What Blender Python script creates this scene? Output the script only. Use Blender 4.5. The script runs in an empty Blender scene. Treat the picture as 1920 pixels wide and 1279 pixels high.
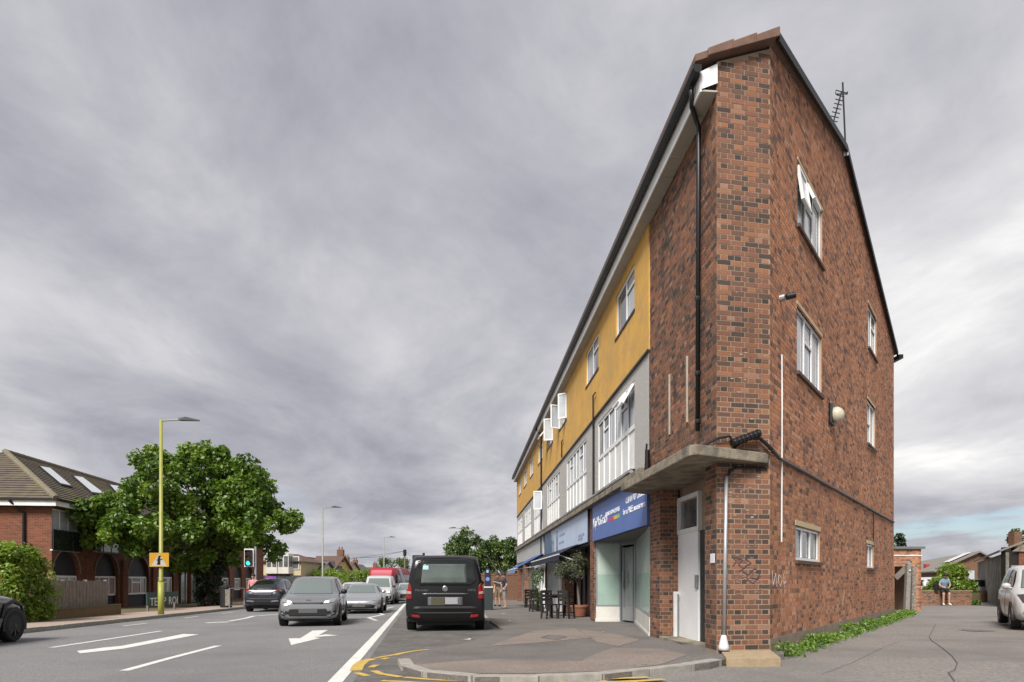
import bpy, bmesh, math, random
import numpy as np
from mathutils import Vector, Matrix
from mathutils.bvhtree import BVHTree
from mathutils.geometry import tessellate_polygon
random.seed(7); RNG = np.random.default_rng(7)
S = bpy.context.scene; COL = S.collection
# ------------------------------------------------------------------ camera, sky, sun, exposure
H = 1.15; FPX = 1200.0; CX = 960.0; HY = 1089.5
cam = bpy.data.cameras.new('camera'); camo = bpy.data.objects.new('camera', cam); COL.objects.link(camo)
camo.location = (0, 0, H); camo.rotation_euler = (math.radians(90), 0, 0)
cam.sensor_width = 36.0; cam.lens = FPX/1920*36; cam.shift_y = (HY-639.5)/1920; cam.clip_start = .05; cam.clip_end = 4000
S.camera = camo
S.view_settings.view_transform = 'Standard'; S.view_settings.look = 'None'
S.view_settings.exposure = 2.0; S.view_settings.gamma = 1.0
S.render.engine = 'CYCLES'; S.cycles.use_denoising = True; S.cycles.max_bounces = 6
SUN_EL = math.radians(45); SUN_AZ = math.radians(203)      # azimuth measured from +Y towards +X
sl = bpy.data.lights.new('sun', 'SUN'); sl.energy = 1.5; sl.angle = math.radians(22); sl.color = (1, .96, .9)
so = bpy.data.objects.new('sun', sl); COL.objects.link(so)
sd = Vector((math.sin(SUN_AZ)*math.cos(SUN_EL), math.cos(SUN_AZ)*math.cos(SUN_EL), math.sin(SUN_EL)))
so.rotation_euler = sd.to_track_quat('Z', 'Y').to_euler(); so.location = (-20, -40, 60)
W = bpy.data.worlds.new('World'); S.world = W; W.use_nodes = True
def build_world():
    nt = W.node_tree; N = nt.nodes; L = nt.links; N.clear()
    out = N.new('ShaderNodeOutputWorld'); bg = N.new('ShaderNodeBackground'); L.new(bg.outputs[0], out.inputs[0])
    sky = N.new('ShaderNodeTexSky'); sky.sky_type = 'NISHITA'; sky.sun_disc = False
    sky.sun_elevation = SUN_EL; sky.sun_rotation = SUN_AZ
    tc = N.new('ShaderNodeTexCoord'); sx = N.new('ShaderNodeSeparateXYZ'); L.new(tc.outputs['Generated'], sx.inputs[0])
    def m(op, a, b=None, c=None, clamp=False):
        n = N.new('ShaderNodeMath'); n.operation = op; n.use_clamp = clamp
        for i, v in enumerate((a, b, c)):
            if v is None: continue
            if isinstance(v, (int, float)): n.inputs[i].default_value = v
            else: L.new(v, n.inputs[i])
        return n.outputs[0]
    zc = m('MAXIMUM', sx.outputs[2], 0.0); den = m('ADD', zc, 0.16)
    u = m('DIVIDE', sx.outputs[0], den); v = m('DIVIDE', sx.outputs[1], den)
    cb = N.new('ShaderNodeCombineXYZ'); L.new(u, cb.inputs[0]); L.new(v, cb.inputs[1])
    mp = N.new('ShaderNodeMapping'); L.new(cb.outputs[0], mp.inputs[0]); mp.inputs['Rotation'].default_value = (0, 0, .55); mp.inputs['Scale'].default_value = (1.0, .72, 1); mp.inputs['Location'].default_value = (3.7, 1.3, 0)
    def noise(sc, det, rough, dist, vec=None):
        n = N.new('ShaderNodeTexNoise'); n.inputs['Scale'].default_value = sc; n.inputs['Detail'].default_value = det
        n.inputs['Roughness'].default_value = rough; n.inputs['Distortion'].default_value = dist
        L.new(vec or mp.outputs[0], n.inputs['Vector']); return n.outputs[0]
    n1 = noise(.55, 9, .56, .35); n2 = noise(1.7, 9, .62, .5); n3 = noise(.22, 3, .5, 0)
    d = m('ADD', m('MULTIPLY', n1, .62), m('ADD', m('MULTIPLY', n2, .26), m('MULTIPLY', n3, .22)))
    ramp = N.new('ShaderNodeValToRGB'); L.new(d, ramp.inputs[0])
    cr = ramp.color_ramp; k = .30
    stops = [(.43, (.30, .305, .35)), (.50, (.42, .42, .46)), (.555, (.54, .535, .565)), (.61, (.64, .635, .65)), (.68, (.86, .85, .84))]
    while len(cr.elements) < len(stops): cr.elements.new(.5)
    for e, (p, c) in zip(cr.elements, stops): e.position = p; e.color = (c[0]*k, c[1]*k, c[2]*k, 1)
    # thin places near the horizon where blue shows through
    hole = m('SUBTRACT', noise(1.15, 7, .55, .3), m('MULTIPLY', zc, .55))
    hm = N.new('ShaderNodeMapRange'); L.new(hole, hm.inputs[0]); hm.inputs[1].default_value = .50; hm.inputs[2].default_value = .60
    hm.interpolation_type = 'SMOOTHSTEP'; hm.inputs[3].default_value = 0; hm.inputs[4].default_value = .8
    side = N.new('ShaderNodeMapRange'); L.new(sx.outputs[0], side.inputs[0]); side.inputs[1].default_value = .2; side.inputs[2].default_value = .55; side.interpolation_type = 'SMOOTHSTEP'
    hmask = m('MULTIPLY', hm.outputs[0], m('ADD', m('MULTIPLY', side.outputs[0], .8), .2))
    sk = N.new('ShaderNodeMix'); sk.data_type = 'RGBA'; sk.blend_type = 'MULTIPLY'; sk.inputs[0].default_value = 1
    L.new(sky.outputs[0], sk.inputs[6]); sk.inputs[7].default_value = (.026, .028, .031, 1)
    mx = N.new('ShaderNodeMix'); mx.data_type = 'RGBA'; L.new(hmask, mx.inputs[0]); L.new(ramp.outputs[0], mx.inputs[6]); L.new(sk.outputs[2], mx.inputs[7])
    L.new(mx.outputs[2], bg.inputs[0]); bg.inputs[1].default_value = 1.0
build_world()
# ------------------------------------------------------------------ helpers
def zg(x, y): return -.010*(min(max(y, -40), 70)-9) + .006*min(max(x, -40), 40)
def P(px, py, Z): return Vector(((px-CX)/FPX*Z, Z, H+(HY-py)/FPX*Z))
def G(px, py, off=0.0):
    Z = (1.06-off)/((py-HY)/FPX - .010 + .006*(px-CX)/FPX)
    X = (px-CX)/FPX*Z; return Vector((X, Z, zg(X, Z)+off))
def gnd(x, y, off=0.0): return Vector((x, y, zg(x, y)+off))
def XatZ(px, Z): return (px-CX)/FPX*Z
class Fr:
    def __init__(s, o, t, n): s.o = Vector(o); s.t = Vector(t).normalized(); s.n = Vector(n).normalized()
    def p(s, a, n, z): q = s.o+s.t*a+s.n*n; return Vector((q.x, q.y, z))
    def sz(s, px, py=HY, off=0.0):
        d = (px-CX)/FPX; o = s.o+s.n*off
        # o.x+t.x*a = d*(o.y+t.y*a)
        a = (d*o.y-o.x)/(s.t.x-d*s.t.y); Z = o.y+s.t.y*a
        return a, H+(HY-py)/FPX*Z
    def M(s, a, n, z):   # matrix: local x along t, local y up, local z outward
        q = s.p(a, n, z); m = Matrix.Identity(4)
        m.col[0][:3] = (s.t.x, s.t.y, 0); m.col[1][:3] = (0, 0, 1); m.col[2][:3] = (s.n.x, s.n.y, 0); m.col[3][:3] = q; return m
def tag(o, label=None, cat=None, group=None, kind=None):
    if label: o['label'] = label
    if cat: o['category'] = cat
    if group: o['group'] = group
    if kind: o['kind'] = kind
    return o
def thing(name, label, cat, loc=(0, 0, 0), rz=0, group=None):
    o = bpy.data.objects.new(name, None); COL.objects.link(o); o.location = loc; o.rotation_euler = (0, 0, rz); o.empty_display_size = .2
    return tag(o, label, cat, group)
def worldloc(o):
    v = Vector((0, 0, 0))
    while o is not None: v += o.location; o = o.parent
    return v
def link(name, me, parent=None, loc=(0, 0, 0)):
    o = bpy.data.objects.new(name, me); COL.objects.link(o); o.parent = parent; o.location = loc; return o
def copy_tree(o, parent=None):
    c = o.copy(); COL.objects.link(c); c.parent = parent
    for ch in list(o.children): copy_tree(ch, c)
    return c
class MB:
    def __init__(s): s.v = []; s.f = []; s.m = None; s.smooth = False
    def add(s, pts, faces):
        b = len(s.v)
        for p in pts:
            p = Vector(p); s.v.append(tuple(s.m @ p) if s.m is not None else tuple(p))
        s.f += [tuple(b+i for i in f) for f in faces]; return s
    def quad(s, a, b, c, d): return s.add([a, b, c, d], [(0, 1, 2, 3)])
    def box(s, lo, hi):
        x0, y0, z0 = lo; x1, y1, z1 = hi
        return s.add([(x0, y0, z0), (x1, y0, z0), (x1, y1, z0), (x0, y1, z0), (x0, y0, z1), (x1, y0, z1), (x1, y1, z1), (x0, y1, z1)],
                     [(0, 3, 2, 1), (4, 5, 6, 7), (0, 1, 5, 4), (1, 2, 6, 5), (2, 3, 7, 6), (3, 0, 4, 7)])
    def fbox(s, fr, s0, s1, n0, n1, z0, z1):
        q = [fr.p(a, n, z) for z in (z0, z1) for a, n in ((s0, n0), (s1, n0), (s1, n1), (s0, n1))]
        return s.add(q, [(0, 3, 2, 1), (4, 5, 6, 7), (0, 1, 5, 4), (1, 2, 6, 5), (2, 3, 7, 6), (3, 0, 4, 7)])
    def beam(s, a, b, w, h, up=(0, 0, 1)):
        a = Vector(a); b = Vector(b); d = (b-a).normalized(); u = Vector(up); r = d.cross(u)
        if r.length < 1e-4: r = d.cross(Vector((0, 1, 0)))
        r.normalize(); u = r.cross(d).normalized(); q = []
        for p in (a, b):
            for i, j in ((-1, -1), (1, -1), (1, 1), (-1, 1)): q.append(p+r*(i*w/2)+u*(j*h/2))
        return s.add(q, [(0, 1, 2, 3), (7, 6, 5, 4), (0, 4, 5, 1), (1, 5, 6, 2), (2, 6, 7, 3), (3, 7, 4, 0)])
    def prism(s, poly, z0, z1):      # poly: list of (x,y); z0,z1 numbers or callables(x,y)
        f0 = z0 if callable(z0) else (lambda x, y: z0); f1 = z1 if callable(z1) else (lambda x, y: z1); n = len(poly)
        pts = [(x, y, f0(x, y)) for x, y in poly]+[(x, y, f1(x, y)) for x, y in poly]
        tri = tessellate_polygon([[Vector((x, y, 0)) for x, y in poly]])
        ar = sum(poly[i][0]*poly[(i+1) % n][1]-poly[(i+1) % n][0]*poly[i][1] for i in range(n))
        fs = []
        for t in tri:
            a, b, c = [Vector(poly[i]) for i in t]
            if (b-a).cross(c-a) < 0: t = (t[0], t[2], t[1])
            fs.append(tuple(i+n for i in t)); fs.append((t[2], t[1], t[0]))
        for i in range(n):
            j = (i+1) % n; fs.append((i, j, j+n, i+n) if ar > 0 else (j, i, i+n, j+n))
        return s.add(pts, fs)
    def plate(s, fr, loops, n, flip=False):   # loops in (s,z); first outer, rest holes
        fl = [q for l in loops for q in l]
        tri = tessellate_polygon([[Vector((a, z, 0)) for a, z in l] for l in loops]); fs = []
        for t in tri:
            a, b, c = [Vector(fl[i]) for i in t]
            cr = (b-a).cross(c-a); right = fr.t.x*(-fr.n.y)+fr.t.y*fr.n.x  # sign: does t x up point outward?
            out = (fr.t.to_3d().cross(Vector((0, 0, 1)))).dot(fr.n.to_3d()) > 0
            if (cr > 0) != out: t = (t[0], t[2], t[1])
            fs.append(tuple(t))
        return s.add([fr.p(a, n, z) for a, z in fl], fs)
    def reveal(s, fr, loop, n0, n1):
        k = len(loop); pts = [fr.p(a, n0, z) for a, z in loop]+[fr.p(a, n1, z) for a, z in loop]
        return s.add(pts, [(i, (i+1) % k, (i+1) % k+k, i+k) for i in range(k)])
    def slab(s, fr, loop, n0, n1):            # solid extruded plate, n1 outer
        s.plate(fr, [loop], n1); k = len(loop)
        pts = [fr.p(a, n0, z) for a, z in loop]+[fr.p(a, n1, z) for a, z in loop]
        s.add(pts, [(i, (i+1) % k, (i+1) % k+k, i+k) for i in range(k)]); return s
    def tube(s, path, r, n=8, r1=None, cap=True):
        path = [Vector(p) for p in path]; k = len(path)
        rs = r if isinstance(r, (list, tuple)) else [r+((r1 if r1 is not None else r)-r)*i/(k-1) for i in range(k)]
        b = []; prev = None
        for i, p in enumerate(path):
            d = (path[min(i+1, k-1)]-path[max(i-1, 0)]).normalized()
            ref = prev if prev is not None else (Vector((1, 0, 0)) if abs(d.x) < .9 else Vector((0, 1, 0)))
            x = (ref-d*ref.dot(d)).normalized(); y = d.cross(x); prev = x
            for j in range(n):
                a = 2*math.pi*j/n; b.append(p+(x*math.cos(a)+y*math.sin(a))*rs[i])
        fs = [(i*n+j, i*n+(j+1) % n, (i+1)*n+(j+1) % n, (i+1)*n+j) for i in range(k-1) for j in range(n)]
        if cap: fs += [tuple(range(n))[::-1], tuple((k-1)*n+j for j in range(n))]
        return s.add(b, fs)
    def lathe(s, prof, n=20, c=(0, 0, 0)):
        pts = [(c[0]+r*math.cos(2*math.pi*j/n), c[1]+r*math.sin(2*math.pi*j/n), c[2]+z) for r, z in prof for j in range(n)]
        k = len(prof); fs = [(i*n+j, i*n+(j+1) % n, (i+1)*n+(j+1) % n, (i+1)*n+j) for i in range(k-1) for j in range(n)]
        return s.add(pts, fs+[tuple(range(n))[::-1], tuple((k-1)*n+j for j in range(n))])
    def ball(s, c, r, n=10, sq=(1, 1, 1)):
        k = n//2+1; c = Vector(c)
        pts = [c+Vector((r*sq[0]*math.sin(math.pi*i/k)*math.cos(2*math.pi*j/n), r*sq[1]*math.sin(math.pi*i/k)*math.sin(2*math.pi*j/n), r*sq[2]*math.cos(math.pi*i/k))) for i in range(k+1) for j in range(n)]
        return s.add(pts, [(i*n+j, (i+1)*n+j, (i+1)*n+(j+1) % n, i*n+(j+1) % n) for i in range(k) for j in range(n)])
    def build(s, name, mat, parent=None, local=False, smooth=False, bevel=0):
        off = Vector((0, 0, 0)) if (local or parent is None) else worldloc(parent)
        me = bpy.data.meshes.new(name)
        me.from_pydata([(x-off.x, y-off.y, z-off.z) for x, y, z in s.v], [], s.f)
        if bevel:
            bm = bmesh.new(); bm.from_mesh(me); bmesh.ops.bevel(bm, geom=bm.edges[:], offset=bevel, segments=2, affect='EDGES', profile=.7, clamp_overlap=True); bm.to_mesh(me); bm.free()
        uvs(me)
        for m_ in (mat if isinstance(mat, (list, tuple)) else [mat]): me.materials.append(m_)
        if smooth: me.shade_smooth()
        return link(name, me, parent)
def uvs(me):
    if not me.polygons: return
    uv = me.uv_layers.new(name='UVMap'); nl = len(me.loops); co = np.empty(len(me.vertices)*3); me.vertices.foreach_get('co', co); co = co.reshape(-1, 3)
    vi = np.empty(nl, int); me.loops.foreach_get('vertex_index', vi); npoly = len(me.polygons)
    nr = np.empty(npoly*3); me.polygons.foreach_get('normal', nr); nr = nr.reshape(-1, 3); lt = np.empty(npoly, int); me.polygons.foreach_get('loop_total', lt)
    nn = np.repeat(nr, lt, axis=0); p = co[vi]; flat = np.abs(nn[:, 2]) > .75
    t = np.stack([-nn[:, 1], nn[:, 0]], 1); ln = np.linalg.norm(t, axis=1)+1e-9; t = t/ln[:, None]
    u = np.where(flat, p[:, 0], p[:, 0]*t[:, 0]+p[:, 1]*t[:, 1]); v = np.where(flat, p[:, 1], p[:, 2])
    uv.data.foreach_set('uv', np.stack([u, v], 1).ravel())
def mesh_np(name, verts, faces4, mat, parent=None, attr=None, attrname='rv', smooth=False, uv=False):
    off = np.array(worldloc(parent)) if parent is not None else np.zeros(3)
    me = bpy.data.meshes.new(name); v = np.asarray(verts, float)-off; f = np.asarray(faces4, np.int32); k = f.shape[1]
    me.vertices.add(len(v)); me.vertices.foreach_set('co', v.ravel()); me.loops.add(f.size); me.loops.foreach_set('vertex_index', f.ravel())
    me.polygons.add(len(f)); me.polygons.foreach_set('loop_start', np.arange(0, f.size, k, dtype=np.int32)); me.polygons.foreach_set('loop_total', np.full(len(f), k, np.int32))
    me.update(calc_edges=True); me.validate()
    if attr is not None:
        a = me.attributes.new(attrname, 'FLOAT', 'FACE'); a.data.foreach_set('value', np.asarray(attr, np.float32))
    me.materials.append(mat)
    if smooth: me.shade_smooth()
    else: me.shade_flat()
    if uv: uvs(me)
    return link(name, me, parent)
def text(name, body, size, mat, parent, M, ext=.004, align='LEFT', fit=None):
    cu = bpy.data.curves.new(name, 'FONT'); cu.body = body; cu.size = size; cu.extrude = ext; cu.align_x = align; cu.resolution_u = 2
    o = bpy.data.objects.new(name, cu); COL.objects.link(o); dg = bpy.context.evaluated_depsgraph_get(); dg.update()
    me = bpy.data.meshes.new_from_object(o.evaluated_get(dg)); COL.objects.unlink(o); bpy.data.objects.remove(o); bpy.data.curves.remove(cu)
    if fit and len(me.vertices):
        xs = [v.co.x for v in me.vertices]; w = max(xs)-min(xs); k = fit/w
        for v in me.vertices: v.co.x *= k
    off = worldloc(parent); me.transform(Matrix.Translation(-off) @ M); me.materials.clear(); me.materials.append(mat); uvs(me)
    return link(name, me, parent)
# ------------------------------------------------------------------ materials
def lin(r, g, b):
    f = lambda c: (c/255/12.92) if c/255 <= .04045 else ((c/255+.055)/1.055)**2.4
    return (f(r), f(g), f(b))
MATS = {}
def mat(name, c1, c2=None, scale=4.0, rough=.7, bump=0.0, bscale=60.0, metal=0.0, coat=0.0, spec=.5, detail=6, mixpos=(.35, .65), c3=None, scale3=.6, coord='pos'):
    if name in MATS: return MATS[name]
    m = bpy.data.materials.new(name); m.use_nodes = True; N = m.node_tree.nodes; L = m.node_tree.links; b = N['Principled BSDF']
    b.inputs['Roughness'].default_value = rough; b.inputs['Metallic'].default_value = metal; b.inputs['Coat Weight'].default_value = coat; b.inputs['Coat Roughness'].default_value = .06
    b.inputs['Specular IOR Level'].default_value = spec; b.inputs['Base Color'].default_value = (*c1, 1)
    if c2 is not None or bump:
        if coord == 'pos': g = N.new('ShaderNodeNewGeometry'); vec = g.outputs['Position']
        else: g = N.new('ShaderNodeTexCoord'); vec = g.outputs['Object']
    def noise(sc, det=detail, ro=.6):
        n = N.new('ShaderNodeTexNoise'); n.inputs['Scale'].default_value = sc; n.inputs['Detail'].default_value = det; n.inputs['Roughness'].default_value = ro; L.new(vec, n.inputs['Vector']); return n.outputs[0]
    if c2 is not None:
        mr = N.new('ShaderNodeMapRange'); L.new(noise(scale), mr.inputs[0]); mr.inputs[1].default_value = mixpos[0]; mr.inputs[2].default_value = mixpos[1]
        mx = N.new('ShaderNodeMix'); mx.data_type = 'RGBA'; L.new(mr.outputs[0], mx.inputs[0]); mx.inputs[6].default_value = (*c1, 1); mx.inputs[7].default_value = (*c2, 1); col = mx.outputs[2]
        if c3 is not None:
            mr3 = N.new('ShaderNodeMapRange'); L.new(noise(scale3, 4), mr3.inputs[0]); mr3.inputs[1].default_value = .45; mr3.inputs[2].default_value = .7
            m3 = N.new('ShaderNodeMix'); m3.data_type = 'RGBA'; L.new(mr3.outputs[0], m3.inputs[0]); L.new(col, m3.inputs[6]); m3.inputs[7].default_value = (*c3, 1); col = m3.outputs[2]
        L.new(col, b.inputs['Base Color'])
    if bump:
        bp = N.new('ShaderNodeBump'); bp.inputs['Strength'].default_value = bump; bp.inputs['Distance'].default_value = .02; L.new(noise(bscale, 4), bp.inputs['Height']); L.new(bp.outputs[0], b.inputs['Normal'])
    MATS[name] = m; return m
def ramp_mat(name, source, stops, rough=.85, bump=.08, bscale=70, dirt=None, jitter=.0):
    """colour picked per piece: 'attr' reads the piece value on the faces, 'obj' a random per object"""
    m = bpy.data.materials.new(name); m.use_nodes = True; N = m.node_tree.nodes; L = m.node_tree.links; b = N['Principled BSDF']; b.inputs['Roughness'].default_value = rough; b.inputs['Specular IOR Level'].default_value = .25
    if source == 'attr': a = N.new('ShaderNodeAttribute'); a.attribute_name = 'rv'; val = a.outputs['Fac']
    else: a = N.new('ShaderNodeObjectInfo'); val = a.outputs['Random']
    r = N.new('ShaderNodeValToRGB'); L.new(val, r.inputs[0]); cr = r.color_ramp; cr.interpolation = 'LINEAR'
    while len(cr.elements) < len(stops): cr.elements.new(.5)
    for e, (p, c) in zip(cr.elements, stops): e.position = p; e.color = (*c, 1)
    g = N.new('ShaderNodeNewGeometry')
    n = N.new('ShaderNodeTexNoise'); n.inputs['Scale'].default_value = bscale; n.inputs['Detail'].default_value = 5; L.new(g.outputs['Position'], n.inputs['Vector'])
    n2 = N.new('ShaderNodeTexNoise'); n2.inputs['Scale'].default_value = .9; n2.inputs['Detail'].default_value = 6; L.new(g.outputs['Position'], n2.inputs['Vector'])
    mr = N.new('ShaderNodeMapRange'); L.new(n.outputs[0], mr.inputs[0]); mr.inputs[1].default_value = .3; mr.inputs[2].default_value = .7; mr.inputs[3].default_value = .84; mr.inputs[4].default_value = 1.16
    mr2 = N.new('ShaderNodeMapRange'); L.new(n2.outputs[0], mr2.inputs[0]); mr2.inputs[1].default_value = .3; mr2.inputs[2].default_value = .7; mr2.inputs[3].default_value = .8; mr2.inputs[4].default_value = 1.15
    mu = N.new('ShaderNodeMath'); mu.operation = 'MULTIPLY'; L.new(mr.outputs[0], mu.inputs[0]); L.new(mr2.outputs[0], mu.inputs[1])
    mx = N.new('ShaderNodeMix'); mx.data_type = 'RGBA'; mx.blend_type = 'MULTIPLY'; mx.inputs[0].default_value = 1; L.new(r.outputs[0], mx.inputs[6]); L.new(mu.outputs[0], mx.inputs[7]); L.new(mx.outputs[2], b.inputs['Base Color'])
    bp = N.new('ShaderNodeBump'); bp.inputs['Strength'].default_value = bump; bp.inputs['Distance'].default_value = .01; L.new(n.outputs[0], bp.inputs['Height']); L.new(bp.outputs[0], b.inputs['Normal'])
    return m
def brick_tex(name, ca, cb_, mortar, bw=.225, rh=.075, rough=.9):
    m = bpy.data.materials.new(name); m.use_nodes = True; N = m.node_tree.nodes; L = m.node_tree.links; b = N['Principled BSDF']; b.inputs['Roughness'].default_value = rough; b.inputs['Specular IOR Level'].default_value = .25
    uv = N.new('ShaderNodeUVMap'); t = N.new('ShaderNodeTexBrick'); L.new(uv.outputs[0], t.inputs['Vector'])
    t.inputs['Color1'].default_value = (*ca, 1); t.inputs['Color2'].default_value = (*cb_, 1); t.inputs['Mortar'].default_value = (*mortar, 1); t.inputs['Scale'].default_value = 1
    t.inputs['Mortar Size'].default_value = .006; t.inputs['Brick Width'].default_value = bw; t.inputs['Row Height'].default_value = rh; t.inputs['Bias'].default_value = -.1
    n = N.new('ShaderNodeTexNoise'); n.inputs['Scale'].default_value = 1.2; n.inputs['Detail'].default_value = 7
    mr = N.new('ShaderNodeMapRange'); L.new(n.outputs[0], mr.inputs[0]); mr.inputs[3].default_value = .6; mr.inputs[4].default_value = 1.35
    mx = N.new('ShaderNodeMix'); mx.data_type = 'RGBA'; mx.blend_type = 'MULTIPLY'; mx.inputs[0].default_value = 1; L.new(t.outputs[0], mx.inputs[6]); L.new(mr.outputs[0], mx.inputs[7]); L.new(mx.outputs[2], b.inputs['Base Color'])
    bp = N.new('ShaderNodeBump'); bp.inputs['Strength'].default_value = .4; bp.inputs['Distance'].default_value = .01; bp.invert = True; L.new(t.outputs['Fac'], bp.inputs['Height']); L.new(bp.outputs[0], b.inputs['Normal'])
    return m
def leaf_mat(name, stops, trans=.35):
    m = bpy.data.materials.new(name); m.use_nodes = True; N = m.node_tree.nodes; L = m.node_tree.links; N.clear()
    out = N.new('ShaderNodeOutputMaterial'); a = N.new('ShaderNodeAttribute'); a.attribute_name = 'rv'; r = N.new('ShaderNodeValToRGB'); L.new(a.outputs['Fac'], r.inputs[0])
    while len(r.color_ramp.elements) < len(stops): r.color_ramp.elements.new(.5)
    for e, (p, c) in zip(r.color_ramp.elements, stops): e.position = p; e.color = (*c, 1)
    d = N.new('ShaderNodeBsdfDiffuse'); t = N.new('ShaderNodeBsdfTranslucent'); gl = N.new('ShaderNodeBsdfGlossy'); gl.inputs['Roughness'].default_value = .45
    L.new(r.outputs[0], d.inputs[0]); L.new(r.outputs[0], t.inputs[0]); mx = N.new('ShaderNodeMixShader'); mx.inputs[0].default_value = trans; L.new(d.outputs[0], mx.inputs[1]); L.new(t.outputs[0], mx.inputs[2])
    m2 = N.new('ShaderNodeMixShader'); m2.inputs[0].default_value = .05; L.new(mx.outputs[0], m2.inputs[1]); L.new(gl.outputs[0], m2.inputs[2]); L.new(m2.outputs[0], out.inputs[0]); return m
def emit_mat(name, c, s):
    m = bpy.data.materials.new(name); m.use_nodes = True; b = m.node_tree.nodes['Principled BSDF']; b.inputs['Base Color'].default_value = (*c, 1); b.inputs['Emission Color'].default_value = (*c, 1); b.inputs['Emission Strength'].default_value = s; return m
BR = [(0, (.050, .040, .036)), (.14, (.078, .055, .046)), (.3, (.125, .070, .050)), (.6, (.18, .086, .056)), (.82, (.225, .10, .058)), (.94, (.265, .118, .06)), (1, (.28, .165, .125))]
BRG = [(0, (.10, .066, .054)), (.10, (.18, .10, .072)), (.28, (.29, .138, .084)), (.6, (.375, .168, .094)), (.85, (.43, .19, .09)), (1, (.44, .25, .17))]
M_BRICK = ramp_mat('brick_mixed', 'attr', BR); M_BRICKO = ramp_mat('brick_single', 'obj', BR); M_BRICKG = ramp_mat('brick_orange', 'attr', BRG)
M_MORTAR = mat('mortar', (.30, .225, .16), (.22, .165, .12), 3, .95)
M_MORTARG = mat('mortar_gable', (.42, .29, .20), (.36, .25, .175), 2, .95)
M_BTEX = brick_tex('brick_far', (.20, .065, .035), (.10, .04, .028), (.2, .14, .1))
M_BTEX2 = brick_tex('brick_far_brown', (.17, .08, .045), (.11, .06, .038), (.2, .15, .11))
M_YEL = mat('yellow_render', (.60, .345, .075), (.53, .30, .066), 1.3, .85, .25, 90, c3=(.44, .27, .09), scale3=2.2)
M_PEB = mat('pebbledash', (.32, .305, .285), (.50, .48, .46), 55, .95, .8, 70, detail=2)
M_WHITE = mat('white_upvc', (.74, .74, .73), (.68, .68, .68), 3, .35)
M_WPAINT = mat('white_paint', (.72, .72, .71), (.60, .60, .58), 2.5, .6)
M_BLACK = mat('black_plastic', (.005, .005, .0055), None, rough=.4)
M_DARK = mat('dark_paint', (.007, .0072, .0085), (.011, .011, .012), 6, .5)
M_CONC = mat('concrete_weathered', (.30, .255, .19), (.17, .145, .11), 5, .95, .5, 40, c3=(.09, .085, .07), scale3=3)
M_STONE = mat('lintel_stone', (.52, .42, .25), (.44, .35, .21), 9, .9, .2)
M_SOFF = mat('soffit_board', (.42, .39, .33), (.36, .33, .28), 3, .8)
M_TILE = mat('roof_tile_brown', (.17, .095, .065), (.12, .07, .05), 5, .85, .3, 50)
M_TILED = mat('roof_tile_dark', (.115, .09, .072), (.08, .064, .054), 3, .9, .4, 30, c3=(.15, .13, .06), scale3=1.1)
M_GREYM = mat('galvanised_steel', (.42, .43, .45), (.36, .37, .39), 8, .45, metal=.6)
M_ALU = mat('aluminium_frame', (.30, .31, .33), None, rough=.4, metal=.5)
M_GLASS = mat('window_glass', (.06, .07, .075), (.16, .17, .175), 1.5, .04, spec=1.0)
M_GLASSD = mat('window_glass_dark', (.018, .022, .024), (.035, .04, .042), 2, .03, spec=.8)
M_SKYPANE = mat('glass_whitish_sky', (.46, .48, .50), (.36, .39, .42), 2.2, .12, spec=.8)  # sky reflection, along with blinds, is put into this whitish pane colour
M_FROST = mat('frosted_green_glass', (.30, .40, .345), (.26, .36, .31), 3, .22, spec=.5)
M_FROSTL = mat('frosted_pale_glass', (.42, .50, .44), (.36, .44, .39), 3, .22, spec=.5)
M_BLUE = mat('sign_blue', (.085, .15, .40), (.075, .135, .36), 2, .45)
M_LBLUE = mat('sign_pale_blue', (.48, .56, .70), (.40, .49, .65), 2, .4)
M_NAVY = mat('navy_canvas', (.004, .008, .028), (.006, .011, .035), 8, .85)
M_ASPH = mat('asphalt_road', (.128, .126, .126), (.222, .219, .218), 34, .9, .5, 160, detail=3, c3=(.135, .133, .134), scale3=.35)
M_ASPHY = mat('asphalt_yard', (.145, .132, .122), (.255, .235, .217), 24, .92, .6, 130, detail=4, c3=(.14, .13, .122), scale3=.45)
M_BAY = mat('asphalt_bay', (.10, .093, .088), (.15, .14, .13), 7, .92, .7, 120, c3=(.085, .076, .07), scale3=1.3)
M_PAVE = mat('pavement_tarmac', (.105, .094, .087), (.185, .168, .155), 30, .92, .6, 140, detail=4, c3=(.105, .095, .09), scale3=.7)
M_PAVEP = mat('pavement_tarmac_pinkish', (.165, .133, .112), (.265, .215, .187), 28, .92, .6, 140, detail=4, c3=(.16, .135, .118), scale3=.9)
M_PAVEL = mat('pavement_buff', (.34, .265, .215), (.29, .225, .185), 8, .92, .3, 90)
M_KERB = mat('kerb_concrete', (.33, .31, .275), (.24, .225, .20), 9, .92, .5, 60)
M_LINE = mat('road_paint_white', (.60, .59, .56), (.42, .41, .395), 7, .75, .3, 120, mixpos=(.5, .75))
M_YLINE = mat('road_paint_yellow', (.55, .36, .05), (.36, .27, .09), 9, .8, .3, 120)
M_SOIL = mat('garden_soil', (.09, .07, .04), (.12, .10, .05), 4, .95, .6, 30)
M_RUBBER = mat('tyre_rubber', (.006, .006, .006), (.010, .010, .010), 30, .8)
M_CHROME = mat('chrome', (.30, .30, .31), None, rough=.3, metal=1.0)
M_RED = mat('red_lens', (.20, .003, .005), None, rough=.25, coat=.3)
M_PLATE = mat('blank_plate', (.085, .085, .088), None, rough=.5)
M_WOODD = mat('dark_wood', (.006, .005, .0045), (.012, .009, .007), 9, .65)
M_WOOD = mat('weathered_wood', (.145, .12, .10), (.21, .18, .155), 6, .9, .4, 40)
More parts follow.
